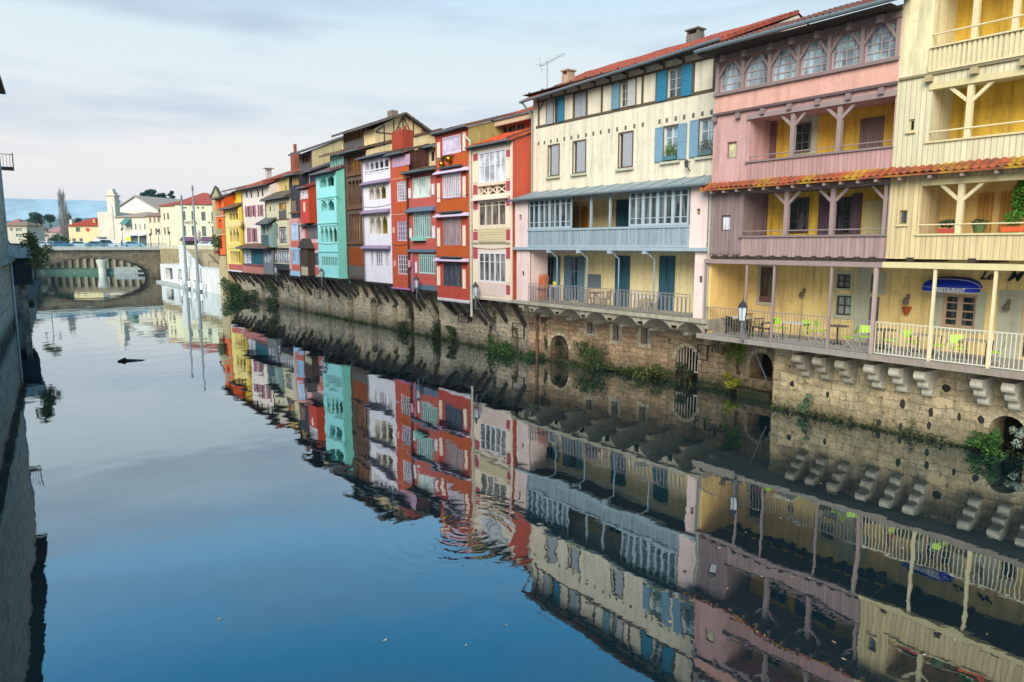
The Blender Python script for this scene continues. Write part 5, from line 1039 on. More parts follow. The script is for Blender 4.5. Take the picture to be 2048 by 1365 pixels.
# ================================================================== STONE RIVER WALLS
ST1 = stone('#dccaa4', 3, (.75, .36), .5, .49); ST2 = stone('#d6b896', 8, (.5, .27), .6, .42); ST3 = stone('#d4c8b0', 15, (.6, .3), .6, .49); SHADEST = stone('#1c1a18', 4, (.5, .3), .8, .2)
BAR = paint('#b5aca0', .5)
def river_wall(label, fr, x0, x1, z1, mat, arches=(), slits=(), name='stone_river_wall', rec=.55, zb=-.6, end=None, ret=False):
    T = Thing(name, label, 'river wall', ((x0+x1)/2, 0, 0), fr); holes = []; m = MB()
    for a in arches: holes.append((a[0], a[1], a[2], a[3], a[4] if len(a) > 4 else rec))
    for s_ in slits: holes.append(tuple(s_[:4])+(.35,))
    m.panel(x0, x1, zb, z1, 0, holes)
    for a in arches:
        w_ = a[1]-a[0]; hs = min(w_*.5, (a[3]-a[2])*.5)
        m.arch(a[0], a[1], a[3]-hs, a[3], 0, a[4] if len(a) > 4 else rec)
    m.quad((x0, 0, z1), (x1, 0, z1), (x1, -1.5, z1), (x0, -1.5, z1))
    for x in (x0, x1): m.quad((x, 0, zb), (x, 0, z1), (x, -1.5, z1), (x, -1.5, zb))
    T.part('masonry', m, mat)
    b = MB()
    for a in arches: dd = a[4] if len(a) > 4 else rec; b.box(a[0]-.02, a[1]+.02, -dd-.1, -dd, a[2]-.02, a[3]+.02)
    if b.v: T.part('shaded_arch_infill', b, SHADEST if any(len(a) > 4 and a[4] > .9 for a in arches) else stone('#9a8c76', 44, (.5, .3), .8, .3))  # shade inside the arches is put into the colour
    for a in arches:   # ring of pale voussoirs
        w_ = a[1]-a[0]; hs = min(w_*.5, (a[3]-a[2])*.5); xm_ = (a[0]+a[1])/2; rg = MB(); n_ = 9; kk = .12+.05*w_
        for j in range(n_):
            t0, t1 = math.pi*j/n_+.02, math.pi*(j+1)/n_-.02; P = []
            for (t_, s_) in ((t0, 0), (t1, 0), (t1, 1), (t0, 1)): P.append((xm_+(w_/2+s_*kk)*math.cos(t_), a[3]-hs+(hs+s_*kk)*math.sin(t_)))
            rg.prism(P, 'y', -.03, .025)
        T.part('arch_ring', rg, stone('#d9ccae', 21, (2, 2), .1, .49))
    g = MB()
    for s_ in slits:
        T.part('barred_window', MB().box(s_[0]-.02, s_[1]+.02, -.36, -.34, s_[2]-.02, s_[3]+.02), GLD)
        n_ = 3
        for j in range(n_): x = s_[0]+(s_[1]-s_[0])*(j+.7)/(n_+.4); g.tube((x, -.08, s_[2]), (x, -.08, s_[3]), .018, n=5)
    if g.v: T.part('iron_bars', g, BAR)
    return T
def fr_at(s, w, s2, w2):
    o = ROW.world(s, w, 0); return Frame(o.x, o.y, ROW.ang + math.atan2(w2-w, s2-s))
FA = fr_at(0, .2, 1, .2); FB = fr_at(0, -1.15, 1, -1.15); FC = fr_at(14.1, -1.15, 24.3, .1); FD = fr_at(0, .1, 1, .1)
def ar(fr, u0, u1, vt, zb=-.6, d=.55, vb=None):
    um = (u0+u1)/2; v = (vt+40)
    a, b = sorted((fr.q(u0, v, 0)[0], fr.q(u1, v, 0)[0])); return (a, b, zb if vb is None else fr.q(um, vb, 0)[1], fr.q(um, vt, 0)[1], d)
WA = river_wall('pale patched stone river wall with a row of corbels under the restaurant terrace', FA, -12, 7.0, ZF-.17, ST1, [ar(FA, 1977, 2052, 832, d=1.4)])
for (u, v, w_, h_) in ((1655, 790, .16, .3), (1805, 808, .2, .42), (1862, 826, .2, .4), (1918, 834, .14, .35), (1962, 840, .22, .3), (1757, 846, .2, .3), (1801, 854, .15, .3), (1858, 852, .16, .3), (1584, 768, .22, .3), (1893, 777, .35, .28)):
    x, z = FA.q(u, v, 0); m = MB(); m.prism([(x+w_*.5*math.cos(k*math.pi/4+.4)*random.uniform(.75, 1.15), z+h_*.5*math.sin(k*math.pi/4+.4)*random.uniform(.8, 1.15)) for k in range(8)], 'y', -.1, .004); WA.part('drain_hole', m, paint('#2c2a26', .9))
for i, u in enumerate((1587, 1628, 1674, 1733, 1784, 1835, 1951, 2015, 2075)):
    x, _ = q(u+14, 712, 1.0); m = MB(); yb = .2; cm = (CONC, plaster('#d6cfba', .5, .4, 6))[0 if i < 3 else 1]
    for k, (ov, zt2) in enumerate(((1.15, ZF-.44), (.78, ZF-.77), (.42, ZF-1.10))):
        hh = .32; P = [(yb, zt2), (yb+ov-.0, zt2)] + [(yb+ov-.16+.16*math.cos(t), zt2-.16+.16*math.sin(t)) for t in (.9, .3, -.3, -.9, -1.4)] + [(yb+ov-.2, zt2-hh), (yb, zt2-hh)]
        P[1] = (yb+ov-.08, zt2); m.prism(P, 'x', x-.18+.005*k, x+.18-.005*k)
    T_ = WA.part('corbel', MB(), None) if False else None
    o = mesh_obj(m, 'corbel', cm, (WA.at[0], WA.at[1]+.2, 0)); o.parent = WA.root
gA = ar(FB, 1350, 1396, 694, d=.95); gB = ar(FB, 1499, 1545, 705, d=.95, vb=760)
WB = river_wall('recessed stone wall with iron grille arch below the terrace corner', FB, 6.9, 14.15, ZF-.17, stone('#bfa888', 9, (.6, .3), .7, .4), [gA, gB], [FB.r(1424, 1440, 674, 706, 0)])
g = MB(); a, b = gA[0], gA[1]; zc = gA[3]
for j in range(8):
    x = a+(b-a)*(j+.5)/8; hz = math.sqrt(max(0, 1-((x-(a+b)/2)/((b-a)/2))**2))*(b-a)/2; g.tube((x, -.1, zc-1.25), (x, -.1, zc-(b-a)/2+hz), .022, n=5)
g.bar((a, -.1, zc-1.25), (b, -.1, zc-1.25), .05); WB.part('iron_grille', g, paint('#c9c0b2', .5))
WB.part('ledge', MB().box(gB[0]-.2, gB[1]+.3, -.4, .5, -.4, .35), stone('#8d7d64', 2, (.8, .4), .9, .3))
WC = river_wall('warm rubble stone wall with barred slits below the grey balcony', FC, .0, 10.3, 3.0, ST2, [ar(FC, 1100, 1137, 671, zb=.1, d=.7)], [FC.r(1174.5, 1186, 645, 667, 0), FC.r(1226, 1238, 651, 681, 0), FC.r(1282, 1296, 656, 688, 0)])
for R_ in (FC.r(1174.5, 1186, 645, 667, 0), FC.r(1226, 1238, 651, 681, 0), FC.r(1282, 1296, 656, 688, 0)):
    WC.part('window_surround', MB().box(R_[0]-.22, R_[0]-.001, -.05, .03, R_[2]-.2, R_[3]+.05).box(R_[1]+.001, R_[1]+.22, -.05, .03, R_[2]-.2, R_[3]+.05).box(R_[0], R_[1], -.05, .028, R_[2]-.2, R_[2]-.001), stone('#d6cbb2', 22, (2, 2), .1, .49))
drainp = MB(); x = FC.q(1073, 640, .2)[0]; drainp.tube((x, .14, -.2), (x, .14, 3.0), .09)
for k in range(4): drainp.tube((x, .14, .3+k*.8), (x, .14, .42+k*.8), .13)
WC.part('drainpipe', drainp, wood('#7a5a48', 3))
arD = [ar(FD, 1022, 1037, 655), ar(FD, 866, 879, 611), ar(FD, 811, 828, 601), ar(FD, 785, 796, 609), ar(FD, 743, 755, 595), ar(FD, 696.5, 708, 589), ar(FD, 656, 663, 588), ar(FD, 607.5, 613.5, 575), ar(FD, 595, 600, 573), ar(FD, 584, 588, 571, vb=587), ar(FD, 619, 626, 577, vb=593), ar(FD, 524, 531, 569)]
slD = [FD.r(727, 731, 580, 604, 0), FD.r(767.5, 771, 582, 600, 0), FD.r(643.5, 646, 573, 588, 0), FD.r(890, 894, 610, 625, 0)]
WD = river_wall('long stone river wall with narrow arches under the jettied coloured houses', FD, 24.3, XPE+.5, 3.9, ST3, arD, slD)
# dark timber struts carrying each jettied house (parts of the house they carry)
for T in (TD, TE, TF, TG, TH_, TI, TJ, TK2, TL2, TM, TN2, TO, TP):
    n_ = max(2, int((T.xb-T.xa)/1.25))
    for k in range(n_):
        x = T.xa+.25+(T.xb-T.xa-.5)*k/(n_-1); dz_ = random.uniform(1.3, 2.0)
        T.part('strut', MB().bar((x, T.w-.12, T.zb-.16), (x+random.uniform(-.1,.1), .12, T.zb-dz_), .19, .2), wood('#4a3e34', 11))
    T.part('underside', MB().box(T.xa+.01, T.xb-.01, -.2, T.w-.02, T.zb-.16, T.zb-.003), wood('#3f352c', 12))
# ================================================================== LANTERNS on raking poles
def lantern(u, v, label, w, base_uv=None, zl=.55):
    x, z = q(u, v, w); T = Thing('lantern', label, 'lamp', (x, w, z), ROW, 'old lanterns on raking poles')
    hb = zl*.5
    T.part('glass_body', MB().lathe([(.13, -hb), (.19, hb)], x, w, z, 6), paint('#cfd6da', .25, wear=.1)); 
    T.part('cap', MB().lathe([(.23, hb), (.20, hb+.06), (.09, hb+.22), (.03, hb+.26), (.03, hb+.36)], x, w, z, 6), paint('#33383c', .5))
    fr_ = MB()
    for k in range(6): t_ = math.pi*2*k/6; fr_.bar((x+.135*math.cos(t_), w+.135*math.sin(t_), z-hb), (x+.195*math.cos(t_), w+.195*math.sin(t_), z+hb), .018)
    T.part('cage', fr_, paint('#33383c', .5)); T.part('stem', MB().tube((x, w, z-hb-.9), (x, w, z-hb), .045, .05, 8), paint('#6f757a', .5))
    T.part('raking_pole', MB().tube((x, w, z-hb-.05), (x-.15, .05, max(.3, z-3.2)), .035, n=6).tube((x, w, z-hb-.88), (x, w-.9, z-hb-.95), .03, n=6), paint('#5a5f62', .5))
lantern(1485, 628, 'white lantern on a raking pole in front of the terrace tables', 1.95)
lantern(951, 583, 'lantern at the foot of the pale drainpipe between the red and pink houses', 1.9); lantern(833, 568, 'lantern under the coral house beside the pink pipe', 1.7); lantern(643, 549, 'lantern at the base of the turquoise house', 2.2); lantern(552, 541, 'small lantern below the grey balustrade of the beige house', 1.8)
# iron floodlight frames fixed to the wall
for i, (u0, u1, vt, vb, fr, lb) in enumerate(((1395, 1415, 691, 720, FB, 'square iron frame beside the grille arch'), (1025, 1048, 648, 676, FD, 'square iron frame on the wall below the pink timber house'), (917, 936, 625, 645, FD, 'square iron frame under the tall red house'), (742, 756, 597, 612, FD, 'square iron frame at the arch under the lilac white house'), (629, 640, 578, 597, FD, 'square iron frame under the salmon bay'), (567, 578, 570, 583, FD, 'square iron frame under the beige timbered house'))):
    yy = .55 if fr is not FD else .7
    a, b, c, d = fr.r(u0, u1, vt, vb, yy); m = MB().bar((a, yy, c), (b, yy, c), .05).bar((a, yy, d), (b, yy, d), .05).bar((a, yy, c), (a, yy, d), .08).bar((b, yy, c), (b, yy, d), .05).bar((b, yy, (c+d)/2), (b+.3, -.05, (c+d)/2), .05).bar((a, yy, d), (a, -.05, d), .04)
    solo('iron_frame', m, paint('#3c3330', .6), lb, 'bracket', ((a+b)/2, yy, c), fr, 'iron frames along the river wall')
# ================================================================== PLANTS on the wall foot
def bush(label, u, v, fr, yy, rad, n_, leafc, seed, size=.07, name='wall_shrub', group='shrubs growing at the foot of the river walls', flat=1.0):
    x, z = fr.q(u, v, yy); T = Thing(name, label, 'plant', (x, yy, max(0, z-rad[2])), fr, group)
    rnd = random.Random(seed); m = MB(); st_ = MB(); nc = max(4, int(n_/90))
    for k in range(nc):
        c = (x+rnd.uniform(-.75, .75)*rad[0], yy+rnd.uniform(-.5, .6)*rad[1], max(.05, z+rnd.uniform(-.75, .75)*rad[2])); k_ = rnd.uniform(.28, .5)
        m.leaves(c, (rad[0]*k_, rad[1]*k_+.05, rad[2]*k_), n_//nc, size, seed*50+k); st_.tube((x+rnd.uniform(-.2,.2), 0 if yy < 1.5 else yy, max(0, z-rad[2])), c, .018, .006, 5)
    m.v = [(a, b, max(c, .01)) for a, b, c in m.v]
    T.part('stems', st_, wood('#5a4634', 1)); T.part('foliage', m, leafm(leafc, seed % 5))
bush('large dark green shrub below the barred slits', 1180, 722, FC, .5, (1.35, .7, 1.05), 1500, '#3c5430', 1); bush('sprays of leaves rising above the large shrub', 1160, 690, FC, .3, (.6, .25, .5), 220, '#4a6236', 21, .06)
bush('round olive green shrub at the water under the balcony', 1303, 744, FC, .5, (1.0, .6, .62), 900, '#4c5a2e', 2); bush('low trailing ivy between two shrubs below the balcony', 1240, 746, FC, .35, (1.0, .4, .4), 450, '#3c4c28', 3)
bush('small dark shrub in the grille arch', 1372, 742, FB, .2, (.45, .4, .5), 380, '#33482c', 4); bush('dark bush beside the arched niche', 1066, 722, FC, .4, (.9, .6, .6), 800, '#3a5230', 5); bush('plant hanging in the arched niche', 1117, 690, FC, -.1, (.22, .3, .55), 220, '#2f4a28', 6)
bush('bright ivy with yellow leaves hanging beside the arch under the terrace', 1470, 705, FB, .25, (.55, .25, 1.1), 1100, '#6a8a2a', 7, .06); bush('yellow green ivy at the water near the arch', 1458, 757, FB, .45, (.7, .4, .45), 600, '#7a8228', 8, .06); bush('brown dry creeper above the ivy', 1447, 690, FB, .2, (.4, .2, .5), 260, '#8a6a4a', 9, .05)
bush('grey green shrub against the pale wall', 1614, 806, FA, .3, (.42, .3, .45), 520, '#5a7654', 10, .05); bush('fresh green shrub at the water left of the round culvert', 1955, 886, FA, .4, (.75, .4, .42), 700, '#3a6428', 11, .06); bush('white flowering plant in front of the culvert', 2040, 876, FA, .3, (.4, .3, .4), 260, '#8a9a8a', 12, .05); bush('small bush on the culvert edge', 1985, 868, FA, .35, (.3, .25, .35), 240, '#33602a', 13, .05)
bush('dark ivy filling the arch under the red house', 873, 668, FD, .2, (.6, .4, 1.4), 700, '#2c3f24', 14, .09); bush('ivy in the tall arch under the coral house', 822, 640, FD, .1, (.5, .3, 1.2), 300, '#3a4a2c', 15, .08); bush('leafy shrub at the water below the pink timber house', 1000, 700, FD, .7, (1.5, .7, .8), 1100, '#3a5a2c', 16, .08); bush('trailing shrub under the iron frame', 910, 668, FD, .4, (1.3, .5, .5), 500, '#3f5430', 17, .08)
bush('shrub at the arches under the coral house', 805, 655, FD, .4, (1.5, .5, .6), 500, '#34482a', 18, .09); bush('tall round bush at the far end of the wall', 466, 588, FD, .8, (3.2, 1.2, 2.3), 1600, '#3c5a34', 19, .16); bush('bush hanging on the far wall near the beige house', 545, 590, FD, .5, (2.5, .6, 1.8), 900, '#44583a', 20, .13); bush('dark bush below the salmon parapet', 500, 590, FD, .5, (3.5, .7, .8), 700, '#33482c', 22, .13)
bush('ivy strand on the wall by the drainpipe', 1090, 660, FC, .1, (.25, .15, 1.2), 260, '#4a4a34', 23, .05); bush('ivy strand below the pink timber house struts', 983, 665, FD, .15, (.5, .2, 1.4), 300, '#3c4630', 24, .07)
rnd = random.Random(5)
for fr, a, b, yy, n_, lb in ((FA, -9, 7.0, .08, 1700, 'restaurant wall'), (FB, 7.3, 13.8, .1, 330, 'recessed wall'), (FC, .2, 10, .1, 700, 'balcony wall'), (FD, 24.5, 60, .08, 2400, 'jettied houses wall')):
    m = MB()
    for _ in range(n_):
        x = rnd.uniform(a, b); hgt = .09+.13*(math.sin(x*2.1)+math.sin(x*5.3+1))*.5; zc = abs(rnd.gauss(0, max(.05, hgt))); s_ = rnd.uniform(.03, .07)
        c = Vector((x, yy+rnd.uniform(-.02, .12), zc)); aa = Vector((rnd.gauss(0,1), rnd.gauss(0,1), rnd.gauss(0,1))).normalized(); bb = aa.orthogonal().normalized()
        m.quad(c-aa*s_, c-bb*s_*.6, c+aa*s_, c+bb*s_*.6)
    solo('waterline_ivy', m, leafm('#2f3d20', 3), 'ragged ivy and moss along the waterline of the '+lb, 'ivy', ((a+b)/2, yy, 0), fr, kind='stuff')
# floating leaves and driftwood
o = ROW.world(0,0,0)
def gpt(u, v, z=0.0):
    du, dv = u-1024, v-682.5; d = (du, FPX*math.cos(TH)-dv*math.sin(TH), -FPX*math.sin(TH)-dv*math.cos(TH)); t_ = (z-HC)/d[2]; return (t_*d[0], t_*d[1], z)
x, y, z = gpt(262, 722); solo('driftwood', MB().prism([(-.75, -.02), (-.6, .1), (.0, .07), (.75, .01), (.7, -.03)], 'y', -.22, .22).prism([(-.7, .05), (-.35, .2), (-.2, .06)], 'y', -.1, .1), wood('#2f2a26', 2), 'dark piece of driftwood floating on open water', 'driftwood', (0,0,0), Frame(x, y, .2))
pal = ['#c9b07a', '#b98a4a', '#d8d0b8']
for i in range(26):
    u, v = rnd.uniform(1300, 1980), rnd.uniform(930, 1330)
    if i < 4: u, v = [(932, 1290), (1013, 1250), (770, 1280), (438, 1238)][i]
    x, y, z = gpt(u, v, .006); a_ = rnd.uniform(0, 6); L = rnd.uniform(.025, .05)
    m = MB().prism([(-L, 0), (-.3*L, .4*L), (L, 0), (-.3*L, -.4*L)], 'z', 0, .004)
    solo('floating_leaf', m, paint(pal[i % 3], .6), 'tiny pale leaf floating on the dark river', 'leaf', (0,0,0), Frame(x, y, a_), 'fallen leaves floating on the river').location.z = .004
# ================================================================== TERRACE FURNITURE
LIME = paint('#a9d60f', .45, g=1.15, wear=.08); CHR = paint('#b9bcb8', .35, wear=.1)
def folding_chair(x, y, rot, label):
    T = Thing('folding_chair', label, 'chair', (0, 0, 0), ROW, 'lime green folding chairs on the terrace')
    T.part('seat', MB().box(-.2, .2, -.2, .2, .44, .465), LIME)
    T.part('backrest', MB().prism([(.19, .58), (.24, .84), (.26, .84), (.21, .58)], 'y', -.2, .2) if False else MB().quad((.20,-.2,.58),(.20,.2,.58),(.27,.19,.86),(.27,-.19,.86)).quad((.22,-.2,.58),(.29,-.19,.86),(.29,.19,.86),(.22,.2,.58)).quad((.27,-.19,.86),(.27,.19,.86),(.29,.19,.86),(.29,-.19,.86)), LIME)
    for sg in (-1, 1):
        T.part('leg', MB().tube((-.2, sg*.2, 0), (.16, sg*.2, .46), .011, n=6).tube((.16, sg*.2, .46), (.28, sg*.2, .86), .011, n=6), CHR); T.part('leg', MB().tube((.26, sg*.185, 0), (-.18, sg*.185, .44), .011, n=6), CHR)
    T.part('stretcher', MB().tube((-.15, -.2, .06), (-.15, .2, .06), .009, n=6).tube((.2, -.185, .06), (.2, .185, .06), .009, n=6), CHR)
    T.root.location = ROW.world(x, y, ZF); T.root.rotation_euler = (0, 0, ROW.ang+rot); return T
ch = [(1560, .2, -.3, 'lime folding chair left of the white topped table by the second post'), (1621, .0, -.2, 'left one of two lime chairs side by side before the stone windows'), (1643, -.3, .1, 'right one of two lime chairs side by side before the stone windows'), (1699, .7, 3.3, 'lime chair right of the dark round table, seat seen from the side'), (1731, .2, -1.1, 'lime chair with its back to the mauve glazed door'),
      (1781, .4, 3.5, 'lime chair just right of the post where mauve meets cream railing'), (1826, .3, -.35, 'lime chair below the terracotta wall planter'), (1880, .5, 3.4, 'lime chair right behind the cream post under the awning'), (1919, .6, -.9, 'lime chair facing the railing under the restaurant window'), (1993, .7, 3.5, 'lime chair right of the last visible post')]
c0 = None
for i, (u, w_, rot, lb) in enumerate(ch):
    x = q(u, 670, w_)[0]
    if c0 is None: c0 = folding_chair(x, w_, rot, lb).root
    else: dup(c0, ROW.world(x, w_, ZF), ROW.ang+rot, lb)
def table(u, w_, label, kind):
    x = q(u, 665, w_)[0]; T = Thing('terrace_table', label, 'table', (x, w_, ZF), ROW, 'terrace tables')
    if kind == 'round':
        T.part('tabletop', MB().lathe([(.42, .72), (.42, .75)], x, w_, ZF, 20), paint('#5f5348', .5)); T.part('pedestal', MB().tube((x, w_, ZF+.03), (x, w_, ZF+.72), .03).bar((x-.3, w_, ZF+.02), (x+.3, w_, ZF+.02), .04).bar((x, w_-.3, ZF+.02), (x, w_+.3, ZF+.02), .04), IRON)
    else:
        T.part('tabletop', MB().box(x-.45, x+.45, w_-.35, w_+.35, ZF+.715, ZF+.74), paint('#e2e0d8', .4) if kind != 'stone' else paint('#b5a88c', .6))
        for sx in (-1, 1):
            for sy in (-1, 1): T.part('leg', MB().tube((x+sx*.38, w_+sy*.28, ZF), (x+sx*.40, w_+sy*.30, ZF+.715), .018, n=6), IRON)
table(1590, .2, 'white topped table with black legs between the second post and the lime pair', 'rect'); table(1675, .0, 'dark round table before the stone windows', 'round'); table(1768, -.2, 'dark round table beside the mauve glazed door', 'round'); table(1853, .2, 'pale table behind the cream post under the awning', 'stone'); table(1955, .3, 'pale table under the right end of the awning', 'stone'); table(1478, .2, 'white topped table among black plastic armchairs', 'rect')
def armchair(x, y, rot, label):
    T = Thing('plastic_armchair', label, 'chair', (0, 0, 0), ROW, 'black plastic armchairs'); B = paint('#23292a', .4)
    T.part('seat', MB().box(-.22, .22, -.23, .23, .40, .43), B)
    m = MB(); P = [(.22*1.0+.05*math.cos(t)*0, 0) for t in (0,)]
    for k in range(6): yy = -.18+.36*k/5; m.bar((.2, yy, .43), (.3, yy*.95, .82), .028, .02)
    m.bar((.3, -.2, .82), (.3, .2, .82), .04); T.part('backrest', m, B)
    for sg in (-1, 1):
        T.part('armrest', MB().tube((.28, sg*.23, .68), (.0, sg*.28, .67), .02, n=6).tube((.0, sg*.28, .67), (-.2, sg*.27, .60), .02, n=6).tube((-.2, sg*.27, .60), (-.24, sg*.24, .40), .02, n=6), B)
        for sx in (-1, 1): T.part('leg', MB().tube((sx*.2, sg*.2, .40), (sx*.27, sg*.25, 0), .022, n=6), B)
    T.root.location = ROW.world(x, y, ZF); T.root.rotation_euler = (0, 0, ROW.ang+rot); return T
a0 = armchair(q(1449, 650, .2)[0], .2, 0.1, 'black plastic armchair at the far left of the white topped table').root
for u, w_, rot, lb in ((1468, .9, 1.3, 'black plastic armchair before the white table with its back to the railing'), (1514, .5, 2.4, 'black plastic armchair right of the white table behind the lantern'), (1532, .7, 3.4, 'black plastic armchair with open side next to the second post'), (1490, -.5, -1.5, 'black plastic armchair behind the white topped table')):
    dup(a0, ROW.world(q(u, 650, w_)[0], w_, ZF), ROW.ang+rot, lb)
# ---- grey balcony clutter
def bz(u, w_): return q(u, 600, w_)[0]
x = bz(1083, .6); T = Thing('reed_bundle', 'bundle of orange straw reeds leaning in the balcony corner', 'reeds', (x, .6, zbF)); m = MB(); rnd = random.Random(3)
for k in range(60): dx, dy = rnd.uniform(-.42, .42), rnd.uniform(-.2, .2); m.tube((x+dx*.8, .6+dy, zbF), (x+dx*1.1+rnd.uniform(-.06,.06), .6+dy-.1, zbF+rnd.uniform(1.35, 1.62)), .028, .02, 5)
T.part('reeds', m, wood('#c9764a', 4, g=1.1)); T.part('tie', MB().box(x-.45, x+.45, .36, .84, zbF+.7, zbF+.76), wood('#8a5a3a'))
x, z = q(1110, 568, .9); solo('bucket', MB().lathe([(.1, -.12), (.14, .12)], x, .9, z, 12), paint('#e0d51f', .4), 'yellow bucket on a stand behind the balcony railing', 'bucket', (x, .9, z)); solo('stand', MB().box(x-.25, x+.25, .7, 1.1, z-.17, z-.125).box(x-.24, x-.2, .72, .76, zbF, z-.17).box(x+.2, x+.24, .72, .76, zbF, z-.17).box(x-.24, x-.2, 1.04, 1.08, zbF, z-.17).box(x+.2, x+.24, 1.04, 1.08, zbF, z-.17), paint('#cfd2d0', .5), 'small pale stand under the yellow bucket', 'stand', (x, .9, zbF))
def bt(u, w_, label, col, l2, r_=.45):
    x = bz(u, w_); T = Thing('balcony_table', label, 'table', (x, w_, zbF), ROW); T.part('tabletop', MB().lathe([(r_, .70), (r_, .73)], x, w_, zbF, 18), paint(col, .5)); m = MB()
    for k in range(3): t_ = k*2.1; m.tube((x+.06*math.cos(t_), w_+.06*math.sin(t_), zbF+.7), (x+.3*math.cos(t_), w_+.3*math.sin(t_), zbF), .016, n=6)
    T.part('leg', m, paint(l2, .5))
def bc(u, w_, label, col, rot, group):
    x = bz(u, w_); T = Thing('garden_chair', label, 'chair', (0,0,0), ROW, group); B = paint(col, .5); T.part('seat', MB().box(-.2, .2, -.2, .2, .43, .46), B); m = MB()
    for k in range(5): m.bar((.2, -.16+.08*k, .46), (.27, -.16+.08*k, .88), .02)
    m.bar((.27, -.19, .88), (.27, .19, .88), .03); T.part('backrest', m, B)
    for sx in (-1, 1):
        for sy in (-1, 1): T.part('leg', MB().tube((sx*.18, sy*.18, .43), (sx*.2, sy*.2, 0), .013, n=6), B)
    T.root.location = ROW.world(x, w_, zbF); T.root.rotation_euler = (0, 0, ROW.ang+rot)
bt(1192, .5, 'dark red balcony table before the slate board', '#6d3540', '#4a2a30'); bt(1292, .3, 'white round balcony table between the two teal doors', '#e6e6e2', '#cfd2d0', .5)
bc(1180, .8, 'maroon garden chair left of the dark red balcony table', '#7a3a44', -.3, 'maroon garden chairs'); bc(1212, .6, 'maroon garden chair right of the dark red balcony table', '#7a3a44', 3.3, 'maroon garden chairs'); bc(1276, .2, 'white garden chair left of the white balcony table', '#e2e4e2', -.4, 'white garden chairs'); bc(1306, .1, 'white garden chair right of the white balcony table', '#e2e4e2', 3.5, 'white garden chairs')
R_ = r(1175, 1201, 549, 577, -.45); solo('slate_board', MB().box(R_[0], R_[1], -.49, -.44, R_[2], R_[3]), paint('#6b7780', .7), 'grey slate board leaning on the balcony wall', 'board', ((R_[0]+R_[1])/2, -.45, R_[2]))
# ---- planters on the yellow house gallery sill
def pot(u, v, w_, label, potc, leafc, rad, seed, long_=.3, n_=260, size=.05):
    x, z = q(u, v, w_); T = Thing('potted_plant', label, 'planter', (x, w_, z), ROW, 'potted plants in the yellow house gallery')
    if long_ > .25: T.part('pot', MB().prism([(-long_+x, z+.16), (-long_*.85+x, z), (long_*.85+x, z), (long_+x, z+.16)], 'y', w_-.1, w_+.1), paint(potc, .7))
    else: T.part('pot', MB().lathe([(long_*.7, 0), (long_, .24), (long_*1.05, .26)], x, w_, z, 12), paint(potc, .7))
    T.part('foliage', MB().leaves((x, w_, z+.18+rad[2]), rad, n_, size, seed), leafm(leafc, seed))
zsill = Z(1850, 471, wf)
pot(1895, 467, wf-.15, 'red trough with dark drooping plant on the gallery sill', '#b8483a', '#3a4a30', (.35, .15, .14), 31, .32); pot(1957, 466, wf-.15, 'green pot with small spiky plant beside the gallery post', '#5a6a3a', '#4a5a34', (.25, .15, .14), 32, .2)
pot(2026, 464, wf-.15, 'orange trough under the tall bright green plant', '#d8602c', '#4a862a', (.3, .2, .25), 33, .34); pot(2044, 450, wf-.5, 'tall bright green plant at the right edge of the gallery', '#c9602c', '#437f22', (.35, .3, .8), 34, .24, 700, .08)
# ================================================================== LEFT BANK
GREYW = stone('#b9bdb0', 31, (1.6, .8), .3, .49); GREYP = stone('#d8d4c0', 32, (1.5, .55), .9, .35)
FL = fr_at(45, 26.9, 66.7, 25.4); FLf = Frame(FL.world(0,0,0).x, FL.world(0,0,0).y, FL.ang)
LQ = Thing('house', 'tall grey rendered building cut by the left edge, rising from the water', 'building', (8, 0, 0), FL)
x1 = 21.75
LQ.part('wall', MB().prism([(-40, -.6), (x1, -.6), (x1, 20), (-40, 20)], 'y', 0, 8), GREYP)
LQ.part('stone_band', MB().box(-40, x1+.05, -.45, -.002, 5.6, 6.0), GREYW); LQ.part('eave', MB().prism([(-.9, 20), (-.9, 20.2), (3, 21.6), (8, 20)], 'x', -40, x1+.4), DARKW)
LQ.part('drainpipe', MB().tube((x1-.25, -.12, 0), (x1-.25, -.12, 5.6), .09).tube((x1-1.5, -.1, 6), (x1-1.5, -.1, 19), .06), paint('#c9d6dc', .4))
bx = x1-1.2; m = MB().box(bx, bx+1.5, -1.0, -.002, 13.5, 13.7)
for k in range(9): m.bar((bx+1.5*k/8, -.98, 13.7), (bx+1.5*k/8, -.98, 14.9), .03)
for k in range(5): m.bar((bx+1.5, -.98+.24*k, 13.7), (bx+1.5, -.98+.24*k, 14.9), .03)
m.bar((bx, -.98, 14.9), (bx+1.5, -.98, 14.9), .05).bar((bx+1.5, -.98, 14.9), (bx+1.5, 0, 14.9), .05); LQ.part('iron_balcony', m, paint('#5a5450', .6))
for z_, xx in ((9, 8), (3, 12), (2.2, 5), (11.5, 15)): LQ.part('wall_crack', MB().box(xx, xx+3.2, -.02, -.001, z_, z_+.06), paint('#4a4a44'))
PT = Thing('terrace', 'grey blue concrete terrace box on dark boarded store, over the water at left', 'terrace', (71, 25, 3.5)) if False else Thing('terrace', 'grey blue concrete terrace box on dark boarded store, over the water at left', 'terrace', (71, 25, 0))
PT.part('parapet', MB().box(66.9, 76, 23.5, 27, 5.85, 7.05), plaster('#d4dcda', .6, .7, 41, g=1.15)); PT.part('coping', MB().box(66.8, 76.1, 23.4, 27, 7.052, 7.14), paint('#5f6668', .8)); PT.part('dark_store', MB().box(67.6, 77, 23.75, 27, 3.4, 5.845), boards('#3c464c', .2, .5, 3)); PT.part('support', MB().box(68.2, 68.7, 24.2, 24.7, -.5, 3.39), GREYW); PT.part('support', MB().box(75.5, 76, 24.2, 24.7, -.5, 3.39), GREYW)
